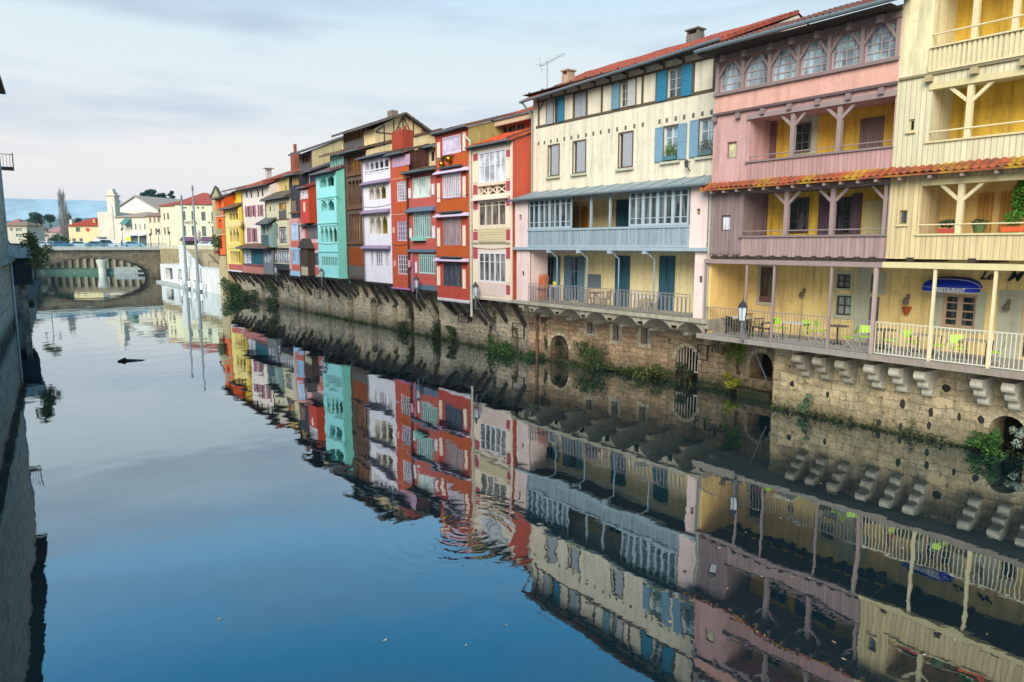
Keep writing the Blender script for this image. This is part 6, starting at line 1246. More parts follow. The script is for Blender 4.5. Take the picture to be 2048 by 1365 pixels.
PT.part('railing', MB().bar((67, 26, 7.1), (67, 26, 8.0), .06).tube((67, 26.2, 8.3), (74, 25.4, 7.9), .09).tube((74, 25.4, 7.9), (75.5, 25, 7.1), .09), paint('#2f3a3c'))
FL2 = fr_at(72, 25.1, 127, 21.4); LW2 = Thing('quay_wall', 'mossy grey quay wall of the left bank running to the bridge', 'quay wall', (25, 0, 0), FL2)
LW2.part('masonry', MB().box(-3, 86, 0, 1.2, -.6, 5.6), stone('#8f9892', 33, (.9, .4), .7, .3)); LW2.part('ledge', MB().box(20, 86, -1.0, -.002, -.5, .5), stone('#9fa39a', 34, (1.2, .5), .6, .4))
bush('mixed green and brown bushes on top of the left quay', 74, 496, ROW, 23.5, (2.6, 1.2, 1.6), 900, '#6a7440', 41, .16, group='bushes on the left quay'); bush('dark bush further along the left quay top', 88, 497, Frame(ROW.o[0], ROW.o[1], ROW.ang), 21.0, (3.5, 1.2, .9), 500, '#4a5a38', 42, .16, group='bushes on the left quay')
# ================================================================== GROUND
gr = MB()
def rw(s, w, z): v = ROW.world(s, w, z); return (v.x, v.y, v.z)
gr.quad(rw(-40, -1.5, 6.2), rw(153, -4.5, 6.2), (-20, 330, 6.2), (400, 330, 6.2), (400, -60, 6.2))            # right bank
gr.quad(rw(-40, 37, 5.5), rw(-40, 400, 5.5), rw(230, 400, 5.5), rw(230, 24, 5.5), rw(127, 22.2, 5.5), rw(70, 26.3, 5.5))                # left bank
gr.quad((-2500, 196, 5.2), (2500, 196, 5.2), (9000, 9000, 5.2), (-9000, 9000, 5.2))
tg = NT('ground'); n1 = tg.noise(tg.mapping(), .02, 6, .6); go = mesh_obj(gr, 'ground', tg.done(tg.mix(tg.ramp(n1, .4, .6), lin('#7d7a5a'), lin('#5a6440')), .95)); go['kind'] = 'structure'
rd = MB().quad(rw(96, -3.2, 6.26), rw(96, -14, 6.26), rw(164, -14, 6.26), rw(164, -5, 6.26)); ro = mesh_obj(rd, 'road', paint('#6a6a6a', .9)); ro['kind'] = 'structure'
# ================================================================== BRIDGE
BR = Thing('road_bridge', 'low stone road bridge with one wide flat arch and teal railing across the river', 'bridge', (159, 9.2, 0))
BST = stone('#9a917c', 35, (.8, .38), .4, .35)
s0, s1, wc, hs, rise, zsp, zt_ = 155.5, 163.5, 9.2, 10.4, 4.6, -.3, 6.0
def arch_pts(n_=28): return [(wc+hs*math.cos(math.pi*(1-k/n_)), zsp+rise*math.sin(math.pi*k/n_)**.8) for k in range(n_+1)]
AP = arch_pts(); m = MB()
for s_ in (s0, s1):
    m.quad((s_, -4.5, -1), (s_, AP[0][0], -1), (s_, AP[0][0], zt_), (s_, -4.5, zt_)); m.quad((s_, AP[-1][0], -1), (s_, 30, -1), (s_, 30, zt_), (s_, AP[-1][0], zt_))
    for a, b in zip(AP, AP[1:]): m.quad((s_, a[0], a[1]), (s_, b[0], b[1]), (s_, b[0], zt_), (s_, a[0], zt_))
for a, b in zip(AP, AP[1:]): m.quad((s0, a[0], a[1]), (s1, a[0], a[1]), (s1, b[0], b[1]), (s0, b[0], b[1]))
BR.part('spandrel_walls', m, BST)
rg = MB()
for a, b in zip(AP, AP[1:]):
    ca = ((a[0]-wc)/hs, max(.15, (a[1]-zsp)/rise)); cb = ((b[0]-wc)/hs, max(.15, (b[1]-zsp)/rise)); rg.quad((s0-.06, a[0], a[1]), (s0-.06, b[0], b[1]), (s0-.06, b[0]+cb[0]*.5, b[1]+cb[1]*.5), (s0-.06, a[0]+ca[0]*.5, a[1]+ca[1]*.5))
BR.part('arch_ring', rg, stone('#8a826e', 36, (.4, .3), .3, .3))
BR.part('deck', MB().box(s0-.5, s1+.5, -4.5, 30, zt_, zt_+.35), plaster('#c9cdc6', .5, .5, 42)); BR.part('parapet', MB().box(s0-.35, s0-.1, -4.5, 30, zt_+.352, zt_+.75).box(s1+.1, s1+.35, -4.5, 30, zt_+.352, zt_+.75), plaster('#c2ccc6', .5, .5, 43))
m = MB(); k = -4.5
while k < 30: m.bar((s0-.2, k, zt_+.75), (s0-.2, k, zt_+1.3), .05); k += .3
m.bar((s0-.2, -4.5, zt_+1.3), (s0-.2, 30, zt_+1.3), .09).bar((s0-.2, -4.5, zt_+1.0), (s0-.2, 30, zt_+1.0), .05); BR.part('railing', m, paint('#3f7480', .5))
ru = MB()
for k, (dy, h_) in enumerate(((18.6, 2.4),)): ru.lathe([(1.2, -1), (1.1, 1.4), (.8, 2.0), (.2, 2.3)], s0-1.0, dy, 0, 10)
BR.part('cutwater', ru, stone('#cfc6a4', 37, (.8, .4), .5, .4)); 
# ---- far bank seen through the arch
FW = Frame(-88, 181, math.pi); PW = Thing('arcaded_wall', 'far quay wall with a row of pale pilasters, seen through the bridge arch', 'quay wall', (20, 0, 0), FW)
PW.part('back_wall', MB().box(-10, 50, -1.2, -.6, 0, 5.2), stone('#8a8268', 38, (.8, .4), .3, .4)); PW.part('coping', MB().box(-10, 50, -1.2, .15, 3.6, 5.25), BST)
for k in range(26): x = -9+k*1.9; PW.part('pilaster', MB().box(x, x+.75, -.6, .1, .6, 3.6), plaster('#96947e', .5, .5, 44))
PW.part('grass_bank', MB().prism([(-.6, 0), (-.6, 1.2), (3.0, .9), (4.5, -.3)], 'x', 12, 50), leafm('#4c6a5a', 4)); PW.part('concrete_sill', MB().box(-10, 12, -.6, 4.4, -.3, 1.5), plaster('#98a09c', .5, .5, 45))
for k in range(4): PW.part('culvert', MB().box(-6+k*3.2, -3.6+k*3.2, 4.41, 4.45, .2, .9), paint('#1c2224', .8))
PW.part('round_pier', MB().lathe([(.9, -.5), (.9, 1.2), (1.3, 3.2), (1.3, 3.4)], 14.5, 5, 0, 14), plaster('#d6d8c8', .4, .4, 46))
# ================================================================== RIGHT BANK between the row and the bridge
WQ = plaster('#e4e4de', .5, .8, 47, g=1.1); T_ = Thing('quay', 'white rendered low quay with openings at the water, right of the bridge', 'quay', (120, 0, 0))
hq = [(126.5, 132.5, .8, 2.9, .8), (119.5, 122.0, .6, 2.9, .6)]
T_.part('wall', MB().panel(XPE+.4, 137, -.6, 3.5, .45, hq).quad((XPE+.4, .45, 3.5), (137, .45, 3.5), (137, -3.5, 3.5), (XPE+.4, -3.5, 3.5)).quad((137, .45, 3.5), (137, .45, -.6), (137, -3.5, -.6), (137, -3.5, 3.5)), WQ)
T_.part('opening_back', MB().box(119, 134, -.5, -.36, .4, 3.2), plaster('#5c666a', .4, .4, 48)); T_.part('landing_ledge', MB().box(114, 137, .452, 1.3, -.4, .35), plaster('#b9bdb4', .5, .4, 49))
T_.part('stair_wall', MB().prism([(108, 3.5), (121, 7.0), (122, 7.0), (122, 3.5)], 'y', -.3, .1), WQ); T_.part('stair_wall', MB().prism([(104, 3.5), (113, 5.8), (114.5, 5.8), (114.5, 3.5)], 'y', -2.2, -1.9), plaster('#b8a988', .5, .5, 50))
T_.part('handrail', MB().bar((98, -.6, 3.6), (98, -.6, 4.6), .07).bar((105, -.6, 3.6), (105, -.6, 4.6), .07).bar((98, -.6, 4.5), (105, -.6, 4.5), .07), IRON)
T2 = Thing('retaining_wall', 'tan stone retaining wall with pale parapet along the street, right of the bridge', 'wall', (125, -3, 0))
T2.part('masonry', MB().box(XPE-.5, 154.5, -3.6, -2.9, 0, 6.25), stone('#c9b990', 39, (.8, .4), .2, .4)); T2.part('parapet', MB().box(XPE+3, 154.6, -3.65, -2.85, 6.252, 7.0), plaster('#ddd6b8', .4, .4, 51))
for (u, v0, v1, s_) in ((370, 400, 556, 130), (393, 381, 560, 118)):
    w_ = 1.0; x_ = None
    # lamp masts on the landing
    for ww in [k*.1 for k in range(-30, 40)]:
        pass
def mast(u, vb, vt, w_, label):
    x, zb = q(u, vb, w_); zt2 = q(u-6, vt, w_)[1]; T = Thing('mast', label, 'mast', (x, w_, 0), ROW, 'tall tapering masts on the quay')
    T.part('pole', MB().tube((x, w_, 0), (x, w_, zt2), .26, .10, 10), paint('#8d969c', .5)); T.part('foot', MB().tube((x, w_, 0), (x, w_, .8), .45, .40, 10), paint('#8e979c', .5)); T.part('finial', MB().tube((x, w_, zt2), (x, w_, zt2+.8), .16, .10, 8), paint('#6a7276', .5))
mast(373, 556, 400, 1.0, 'left grey mast on the quay before the hotel'); mast(396, 560, 381, 1.0, 'right taller grey mast on the quay before the hotel')
for i, (u, v) in enumerate(((363, 562), (379, 565), (390, 567), (403, 566))):
    x, z = q(u, v, 1.15); T = Thing('bollard', 'small white marker post at the water, number counting from the bridge side'.replace(', number counting from the bridge side', ['nearest the bridge', ' between the two masts', ' beside the right mast', ' right of both masts'][i] if i else ' nearest the bridge'), 'marker post', (x, 1.15, .35), ROW, 'white marker posts at the landing')
    T.part('post', MB().lathe([(.28, 0), (.30, .9), (.2, 1.0)], x, 1.15, .36, 10), paint('#eef0f0', .4)); T.part('cap', MB().lathe([(.1, 1.0), (.12, 1.2)], x, 1.15, .36, 8), IRON)
# ================================================================== TOWN BEYOND
def far_house(label, u0, u1, Y, ang, vb, ve, depth, wall, roofm, wins=(), hip=1.8, name='house', cat='house', extra=None, ov=.4, gm=None, fm=None, sh=None, roofk='hip'):
    """block standing on the plane through picture column (u0+u1)/2 at distance Y; ang turns it"""
    um = (u0+u1)/2; ox = (um-1024)/1413*Y; fr = Frame(ox, Y, math.pi+ang); vm = (vb+ve)/2
    xa, xb = sorted((fr.q(u0, vm, 0)[0], fr.q(u1, vm, 0)[0])); z0, z1 = fr.q(um, vb, 0)[1], fr.q(um, ve, 0)[1]; z0 = min(z0, 5.6)
    T = Thing(name, label, cat, ((xa+xb)/2, 0, z0), fr); T.xa, T.xb, T.z0, T.z1, T.f = xa, xb, z0, z1, fr
    H_ = [fr.r(a, b, c, d, 0)+(.25,) for a, b, c, d in wins]; m = MB().panel(xa, xb, z0, z1, 0, H_); m.quad((xa,0,z0),(xa,0,z1),(xa,-depth,z1),(xa,-depth,z0)).quad((xb,0,z0),(xb,-depth,z0),(xb,-depth,z1),(xb,0,z1)).quad((xa,-depth,z0),(xa,-depth,z1),(xb,-depth,z1),(xb,-depth,z0)).quad((xa,0,z1),(xb,0,z1),(xb,-depth,z1),(xa,-depth,z1))
    T.part('wall', m, wall)
    for R_ in H_: window(T, R_[:4], -.1, 2, 1, fm or paint('#8a8478'), gm or GLD, .12, .06); 
    if sh:
        for R_ in H_:
            w_ = (R_[1]-R_[0])*.55
            for a, b in ((R_[0]-w_, R_[0]), (R_[1], R_[1]+w_)): T.part('shutter', MB().box(a, b, .02, .07, R_[2], R_[3]), sh)
    if roofm:
        a, b = xa-ov, xb+ov; c, d = ov, -depth-ov; k = min((b-a), (c-d))*.45; ym = (c+d)/2; zr = z1+hip; m = MB()
        if roofk == 'hip': A, B = (a+k, ym, zr), (b-k, ym, zr)
        else: A, B = (a, ym, zr), (b, ym, zr)
        m.quad((a,c,z1),(b,c,z1),B,A).quad((b,c,z1),(b,d,z1),B).quad((b,d,z1),(a,d,z1),A,B).quad((a,d,z1),(a,c,z1),A).quad((a,c,z1-.15),(a,d,z1-.15),(b,d,z1-.15),(b,c,z1-.15)).quad((a,c,z1-.15),(b,c,z1-.15),(b,c,z1),(a,c,z1))
        T.part('roof', m, roofm)
    return T
HOT = plaster('#dde0c0', .2, .25, 60, g=1.05); HOTL = plaster('#e8e2bc', .2, .25, 61, g=1.05); WHB = plaster('#e6e0cc', .25, .3, 62); RT = tiles('#b8584a', .05, 61, '#96483e')
h = far_house('cream hotel with red hipped roof and purple awnings behind the masts', 352, 438, 166, .12, 493, 408, 14, HOT, RT, [(364.5, 371, 423, 441), (383, 388.5, 423, 441), (403, 411, 424, 442), (423, 430, 425, 443), (365.5, 372, 452, 472), (384, 389.5, 452, 472), (404, 412, 453, 473), (424, 431, 453, 473)], hip=3.0, cat='hotel', gm=glass('#4a5458', .3), fm=paint('#6a6a70'))
PUR = paint('#6d4460', .6); f = h.f
for a, b in ((364, 398), (404, 436)):
    R_ = f.r(a, b, 474, 480, 0); h.part('awning', MB().prism([(.002, R_[3]), (1.6, R_[2]), (1.6, R_[2]-.3), (.002, R_[2]-.1)], 'x', R_[0], R_[1]), PUR); R_ = f.r(a+1, b-1, 481, 493, 0); h.part('shopfront', MB().box(R_[0], R_[1], .001, .06, R_[2], R_[3]), glass('#1f2228', .2))
for u in (366, 371, 387, 396, 406): R_ = f.r(u-2.2, u+2.2, 414.5, 417.5, 0); h.part('attic_vent', MB().box(R_[0], R_[1], .001, .04, R_[2], R_[3]), paint('#5c4f4a'))
def wtext(T, s_, u, v, size, mat):
    xx, zz = T.f.q(u, v, .06); text_mesh(s_, size, mat, 'lettering', T, (xx, .06, zz), 0, .01, .02, align='LEFT')
wtext(h, 'HOTEL', 369, 448.5, .95, paint('#8a5a40')); wtext(h, '* * *', 416, 449.5, .95, paint('#5a5048'))
far_house('narrow cream corner house with red tiles, joined to the left side of the hotel', 323, 352, 170, -.55, 493, 411, 10, HOTL, RT, [(327, 330.5, 427, 441), (334, 338, 426, 440), (328, 331.5, 455, 470), (334.5, 338, 454, 470)], hip=1.6, gm=glass('#8a7466', .6), sh=None)
far_house('beige terrace house with brown shutters, left of the corner house', 294, 323, 186, -.45, 493, 432, 10, plaster('#e2d6b8', .2, .2, 63, g=1.05), tiles('#a08070', .05, 62, '#8a6a5c'), [(298.5, 302.5, 436, 446), (307.5, 311, 435, 446), (315, 319.5, 434, 445), (301, 304, 458, 470), (310.5, 314, 457, 470), (317.5, 320.5, 457, 470)], hip=1.8, gm=glass('#7a6054', .6))
w = far_house('long white building with tall windows and pale awnings', 232, 294, 196, -.3, 493, 434, 12, WHB, tiles('#b4a08c', .05, 63, '#a08c7c'), [(243, 247, 445, 460), (262, 264, 448, 460), (270, 273, 448, 460), (279, 281, 448, 460), (288.5, 291, 448, 460)], hip=1.6, gm=glass('#8aa0a4', .4))
for a, b in ((262, 276), (279, 293)): R_ = w.f.r(a, b, 468, 472, 0); w.part('awning', MB().prism([(.002, R_[3]), (1.5, R_[2]), (.002, R_[2]-.1)], 'x', R_[0], R_[1]), paint('#dfe8e4')); R_ = w.f.r(a, b, 473, 492, 0); w.part('shopfront', MB().box(R_[0], R_[1], .001, .06, R_[2], R_[3]), glass('#3a5c60', .2))
R_ = w.f.r(250, 256, 437, 449, 0); w.part('green_canopy', MB().prism([(.002, R_[3]), (2.2, R_[2]), (.002, R_[2]-.2)], 'x', R_[0]-1.2, R_[1]), paint('#5a8a80'))
g = far_house('white hall with a wide gabled roof behind the tower', 232, 318, 225, -.25, 470, 421, 22, WHB, None); xm_ = (g.xa+g.xb)/2
g.part('gable', MB().prism([(g.xa, g.z1), (g.xb, g.z1), (xm_, g.z1+4.2)], 'y', -20, -.01), plaster('#dfe3dc', .2, .2, 64)); g.part('roof', MB().prism([(g.xa-.6, g.z1-.1), (xm_, g.z1+4.3), (g.xb+.6, g.z1-.1), (g.xb+.6, g.z1+.2), (xm_, g.z1+4.65), (g.xa-.6, g.z1+.2)], 'y', -20.5, .5), tiles('#b8a898', .05, 64, '#a89888'))
t = far_house('white art deco tower hall with stepped top, tallest building by the bridge', 197, 233, 205, .1, 493, 424, 14, WHB, None, [], cat='hall')
a, b = sorted((t.f.q(215.5, 430, .5)[0], t.f.q(231.5, 430, .5)[0])); zt2 = t.f.q(223, 392, .5)[1]; zt3 = t.f.q(223, 384, .5)[1]; zt4 = t.f.q(223, 378, .5)[1]
t.part('tower', MB().box(a, b, -2.5, .6, t.z0, zt2).box(a-.3, b+.3, -2.8, .9, zt2, zt2+.35).box(a+.25, b-.25, -2.2, .4, zt2+.35, zt3).box(a+.55, b-.55, -1.9, .1, zt3, zt4), WHB); t.part('tower_slot', MB().box((a+b)/2-.5, (a+b)/2-.2, .601, .62, t.z0+3, zt2-3), paint('#a8b0a8'))
R_ = t.f.r(197, 213, 476, 490, 0); t.part('entrance', MB().box(R_[0], R_[1], .002, .9, R_[3]-.1, R_[3]+.3).box(R_[0]+.2, R_[1]-.2, .001, .05, R_[2], R_[3]-.12), paint('#7d8a8c'))
yh = far_house('small yellow house with red hipped roof and green shutters left of the white tower', 138, 203, 232, .0, 490, 452, 12, plaster('#e6d8a8', .2, .2, 65), tiles('#a84c3a', .0, 65, '#a8402e'), [(154, 158, 455, 464), (147, 150, 477, 487), (161, 164, 477, 487)], hip=2.8, sh=paint('#5a7a6a'))
a, b = sorted((yh.f.q(186, 450, -2)[0], yh.f.q(191, 450, -2)[0])); yh.part('chimney', MB().box(a, b, -3, -2, yh.z1, yh.z1+2.2), plaster('#d8a86a', .2, .2, 3)); a, b = sorted((yh.f.q(139, 450, -2)[0], yh.f.q(144, 450, -2)[0])); yh.part('chimney', MB().box(a, b, -3, -2, yh.z1-.3, yh.z1+2), plaster('#e8dcc0', .2, .2, 3))
R_ = yh.f.r(171.5, 178.5, 456, 463, .1); solo('round_sign', MB().prism([((R_[0]+R_[1])/2+math.cos(k*math.pi/10)*(R_[1]-R_[0])/2, (R_[2]+R_[3])/2+math.sin(k*math.pi/10)*(R_[3]-R_[2])/2) for k in range(20)], 'y', .1, .25), paint('#e0402c', .5, g=1.2), 'round red sign on the yellow house', 'sign', (0,0,0), yh.f)
far_house('cream two storey house at the far left above the terrace box', 16, 54, 170, .3, 481, 451, 12, plaster('#dcd6bc', .3, .3, 66), tiles('#a88a6c', .05, 66, '#8a7460'), [(20, 26, 457, 462), (32, 44, 457, 463), (32, 44, 468, 474)], hip=1.2, gm=glass('#8a9490', .4))
far_house('far pink roofed house behind the bare shrubs', 88, 128, 300, -.1, 478, 464, 14, plaster('#d8c8bc', .3, .2, 67), tiles('#b88a84', .0, 67, '#a87a74'), hip=3.2); far_house('far low house with pinkish roof at the left', 8, 40, 330, .1, 470, 452, 12, plaster('#d8c4a8', .3, .2, 68), tiles('#b87a6c', .0, 68, '#a0685c'), hip=3.5); far_house('far small house with pale wall beside the poplar', 58, 78, 310, .2, 472, 458, 10, plaster('#e0d8c4', .3, .2, 69), tiles('#b0786c', .0, 69, '#9a6458'), hip=2.5)
# ---- gable house peeping above the orange corner house
ob = far_house('old stone gabled house above the roof of the orange corner house', 424, 440, 135, .3, 420, 395, 6, plaster('#bdb48a', .5, .4, 70), None); xm_ = (ob.xa+ob.xb)/2; ob.part('gable', MB().prism([(ob.xa, ob.z1), (ob.xb, ob.z1), (xm_, ob.z1+1.9)], 'y', -6, -.01), plaster('#bdb48a', .5, .4, 70)); ob.part('roof', MB().prism([(ob.xa-.3, ob.z1-.1), (xm_, ob.z1+2), (ob.xb+.3, ob.z1-.1), (ob.xb+.3, ob.z1+.1), (xm_, ob.z1+2.25), (ob.xa-.3, ob.z1+.1)], 'y', -6.2, .2), tiles('#8a7a6c', .1, 71, '#6a6460'))
# ================================================================== TREES
def wpos(u, Y): return ((u-1024)/1413*Y, Y)
def zat(v, Y): return HC + (490.7-v)/1413*Y*1.0
def bare_tree(label, u, Y, vt, vb, spread, seed, col='#7a6a64', upright=.5, n_=5, name='bare_tree', group='bare winter trees'):
    rnd = random.Random(seed); x, y = wpos(u, Y); z0 = 5.2; zt2 = zat(vt, Y); Hh = zt2-z0; T = Thing(name, label, 'tree', (x, y, z0), WRL, group); tr = MB(); tw = MB()
    def grow(p, d, L, r_, lv):
        q_ = p+d*L; (tr if lv < 2 else tw).tube(p, q_, r_, r_*.6, 5 if lv < 2 else 3, cap=False)
        if lv >= n_: return
        for _ in range(3 if lv < 3 else 3):
            a_ = rnd.uniform(0, 6.28); tilt = rnd.uniform(.25, .75)*(1-upright*.6); e1 = d.orthogonal().normalized(); e2 = d.cross(e1); nd = (d*math.cos(tilt)+(e1*math.cos(a_)+e2*math.sin(a_))*math.sin(tilt)); nd = (nd+Vector((0,0,upright*.5))).normalized(); nd = Vector((nd.x*spread, nd.y*spread, nd.z)).normalized()
            grow(p+d*L*rnd.uniform(.55, 1), nd, L*rnd.uniform(.6, .78), r_*.6, lv+1)
    grow(Vector((x, y, z0)), Vector((0, 0, 1)), Hh*.34, Hh*.03, 0)
    T.part('trunk', tr, wood(col, 2)); T.part('crown', tw, wood(col, 3))
def leafy_tree(label, u, Y, vt, ru, col, seed, n_=1800, size=.5, flat=.6, name='evergreen_tree', layers=False, trunk=True, z0=5.2, group='evergreen trees of the town'):
    rnd = random.Random(seed); x, y = wpos(u, Y); zt2 = zat(vt, Y); Rw = ru/1413*Y; T = Thing(name, label, 'tree', (x, y, z0), WRL, group); m = MB(); tr = MB().tube((x, y, z0), (x, y, zt2-.2*(zt2-z0)), .4, .15, 7); nc = 14
    for k in range(nc):
        if layers: f = (k+.5)/nc; c = (x+rnd.uniform(-1, 1)*Rw*(1-f*.4)*.8, y+rnd.uniform(-1, 1)*Rw*.6, z0+(zt2-z0)*(.45+.55*f)); rr = (Rw*.38, Rw*.38, Rw*.09+.3)
        else: a_ = rnd.uniform(0, 6.28); d_ = rnd.uniform(.1, .75); hz = rnd.uniform(-.2, .75); c = (x+math.cos(a_)*d_*Rw, y+math.sin(a_)*d_*Rw, zt2-Rw*flat*(.35+rnd.random()*1.5)); rr = (Rw*.36, Rw*.36, Rw*.3*flat)
        m.leaves(c, rr, n_//nc, size, seed*31+k); tr.tube((x, y, min(c[2]-.5, zt2-1)), c, .12, .04, 5)
    T.part('trunk', tr, wood('#5a4a40')); T.part('crown', m, leafm(col, seed % 4))
# poplar: tall, narrow, bare
rnd = random.Random(9); x, y = wpos(131, 290); T = Thing('poplar_tree', 'tall narrow bare poplar standing alone against the hills', 'tree', (x, y, 5), WRL); tr = MB().tube((x, y, 5), (x, y, 27), .5, .1, 8); cw_ = MB()
for k in range(260):
    h = rnd.uniform(.12, .95); z_ = 5+h*24; rr = 2.7*math.sin(min(1, h*1.6)*math.pi/2)*(1-h)**.45+.25; a_ = rnd.uniform(0, 6.28); L = rnd.uniform(2, 4.5)
    p0 = Vector((x+math.cos(a_)*rr*.25, y+math.sin(a_)*rr*.25, z_-L*.5)); p1 = Vector((x+math.cos(a_)*rr*rnd.uniform(.5, 1), y+math.sin(a_)*rr, min(z_+L*.5, 31.2))); cw_.tube(p0, p1, .055, .02, 3, cap=False)
    for j in range(2): p2 = p1+Vector((rnd.uniform(-.5, .5), rnd.uniform(-.5, .5), rnd.uniform(.3, 1.2))); cw_.tube(p0.lerp(p1, .6), p2, .05, .02, 3, cap=False)
T.part('trunk', tr, wood('#b0a49c')); T.part('crown', cw_, wood('#b4a8a0', 4))
bare_tree('small bare tree right of the poplar', 146, 300, 412, 440, .7, 12, '#8a7c7a', .8, 5)
for i, (u, vt, lb) in enumerate(((70, 448, 'bushy bare shrub tree in front of the dome pine'), (88, 446, 'brown bare tree over the pink roofs'), (105, 452, 'bare brown thicket tree before the poplar foot'), (128, 450, 'bare tree at the corner of the yellow house'))): bare_tree(lb, u, 215+i*6, vt, 480, 1.3, 20+i, '#7a6a62', .2, 6)
for i, (u, vt, lb) in enumerate(((362, 383, 'pale bare tree between cedar and hotel roof'), (382, 379, 'bare tree behind the left end of the hotel roof'), (402, 378, 'bare tree above the middle of the hotel roof'), (446, 362, 'tall pinkish bare tree above the orange corner house'), (462, 366, 'bare tree above the yellow house roof'))): bare_tree(lb, u, 230, vt, 420, 1.2, 40+i, '#b0968f', .3, 6)
leafy_tree('wide dome shaped dark pine against the hills', 75, 330, 422, 24, '#2f5a50', 3, 3600, .8, .75, 'pine_tree'); leafy_tree('smaller dark pine right of the dome pine', 103, 340, 430, 12, '#33584a', 4, 900, .8, .6, 'pine_tree'); leafy_tree('small round conifer beside the yellow house roof', 160, 300, 436, 7, '#3a6a64', 5, 500, .6, 1, 'conifer')
leafy_tree('blue green cedar with layered branches left of the hotel', 303, 250, 384, 24, '#24504c', 6, 2600, .65, .5, 'cedar_tree', True); leafy_tree('dark cedar mass joining the cedar and the corner house', 330, 255, 390, 20, '#1f4a46', 7, 1800, .65, .5, 'cedar_tree', True); leafy_tree('spreading cedar top right above the corner house', 351, 262, 385, 11, '#2c4a44', 8, 900, .55, .5, 'cedar_tree', True)
leafy_tree('small flat topped tree right of the white tower', 240, 240, 402, 7, '#3c4c48', 9, 420, .5, .4, 'pine_tree', True)
x, y = wpos(118, 215); T = Thing('hedge', 'dark green hedge beside the yellow house', 'hedge', (x, y, 5.2), WRL); T.part('foliage', MB().leaves((x, y, 7.5), (3.6, 1.5, 2.6), 1500, .35, 77), leafm('#2f5a3c', 2))
# ================================================================== HILLS
def hill(Y, prof, col, name='hills'):
    m = MB(); P = [(u_, v_) for u_, v_ in prof]; rnd = random.Random(int(Y))
    pts = []
    for (a, b) in zip(P, P[1:]):
        n_ = 14
        for k in range(n_): t_ = k/n_; pts.append((a[0]+(b[0]-a[0])*t_, a[1]+(b[1]-a[1])*t_ + rnd.uniform(-.35, .35)))
    i0 = len(m.v); n_ = len(pts)
    for (dy, f) in ((-.35, 0), (-.12, .6), (0, 1), (.3, .5), (.6, 0)):
        for (u_, v_) in pts: yy = Y*(1+dy*.6); z_ = 5+(HC+(490.7-v_)/1413*Y-5)*f; m.v.append(((u_-1024)/1413*Y, yy, z_ if f else 4.0))
    for r_ in range(4):
        for k in range(n_-1): a = r_*n_+k; m.f.append((a, a+1, a+n_+1, a+n_))
    t = NT('hill'); n1 = t.noise(t.mapping(), .006, 8, .65); o_ = mesh_obj(m, name, t.done(t.mix(t.ramp(n1, .4, .6), lin(col), tuple(x*.6 for x in lin(col))), .95), smooth=True); o_['kind'] = 'structure'
hill(3600, [(-700, 392), (-100, 396), (30, 399), (130, 401), (225, 404), (420, 420), (900, 436)], '#94b0b8')  # distance haze put into this ridge's pale blue base colour
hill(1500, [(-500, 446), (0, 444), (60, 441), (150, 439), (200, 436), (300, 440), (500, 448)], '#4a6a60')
# ================================================================== STREET LIFE
def car(label, x, y, z, rot, col, van=False, group='parked cars'):
    T = Thing('parked_car', label, 'car', (0, 0, 0), Frame(x, y, rot), group); L, Wd = (4.9, 1.9) if van else (4.1, 1.7); C_ = paint(col, .3, wear=.05, g=1.1)
    P = [(-L/2, .3), (-L/2, .85), (-L/2+.1, .98), (-L*.25, 1.05 if not van else 1.2), (-L*.12, 1.42 if not van else 1.85), (L*.28 if not van else L*.45, 1.45 if not van else 1.95), (L*.43 if not van else L*.49, 1.02), (L/2, .9), (L/2, .3)]
    T.part('body', MB().prism(P, 'y', -Wd/2, Wd/2), C_); G_ = glass('#2f4a58', .1)
    for sg in (-1, 1): T.part('side_window', MB().prism([(-L*.2, 1.05), (-L*.1, 1.36 if not van else 1.7), (L*.25, 1.38 if not van else 1.75), (L*.36, 1.05)], 'y', sg*(Wd/2+.001), sg*(Wd/2+.02)), G_)
    T.part('windscreen', MB().quad((-L*.25-.02, -.7, 1.07 if not van else 1.2), (-L*.25-.02, .7, 1.07 if not van else 1.2), (-L*.12-.02, .6, 1.42 if not van else 1.83), (-L*.12-.02, -.6, 1.42 if not van else 1.83)), G_)
    for sx in (-.31, .31):
        for sg in (-1, 1): T.part('wheel', MB().tube((sx*L, sg*(Wd/2-.15), .32), (sx*L, sg*(Wd/2+.03), .32), .32, n=12), paint('#1f2022', .7))
    T.root.location.z = z; return T
zd = zt_+.352
for i, (u, col, van, lb) in enumerate(((83, '#e4ecf2', False, 'white car at the left end of the bridge'), (105, '#cfe0ea', False, 'pale blue white car second from the left on the bridge'), (125, '#3f7da0', False, 'blue car on the bridge left of the yellow house'), (157, '#dfe9ee', False, 'silver white car in front of the yellow house'), (192, '#6f98a8', False, 'grey blue car left of the white van'), (214, '#eef3f6', True, 'white van on the bridge below the tower'), (264, '#9fcbe0', False, 'light blue car near the yellow sign'))):
    w_ = 5.5; best = None
    # find the place along the bridge whose picture column is u
    lo, hi = -4.0, 29.0
    for k in range(60):
        w_ = lo+(hi-lo)*k/59; P = ROW.world(s0+2.6+(i % 2)*2.4, w_, 0); uu = 1024+1413*P.x/P.y
        if best is None or abs(uu-u) < best[0]: best = (abs(uu-u), P)
    car(lb, best[1].x, best[1].y, zd, ROW.ang+math.pi/2, col, van, 'cars on the bridge')
x, y = wpos(416, 150); car('white car on the street below the hotel awnings', x, y, 6.27, math.pi+.1, '#dce6ee', False, 'cars on the street'); x, y = wpos(436, 140); car('pale car behind the orange corner house plants', x, y, 6.27, math.pi+.2, '#cfdde8', False, 'cars on the street')
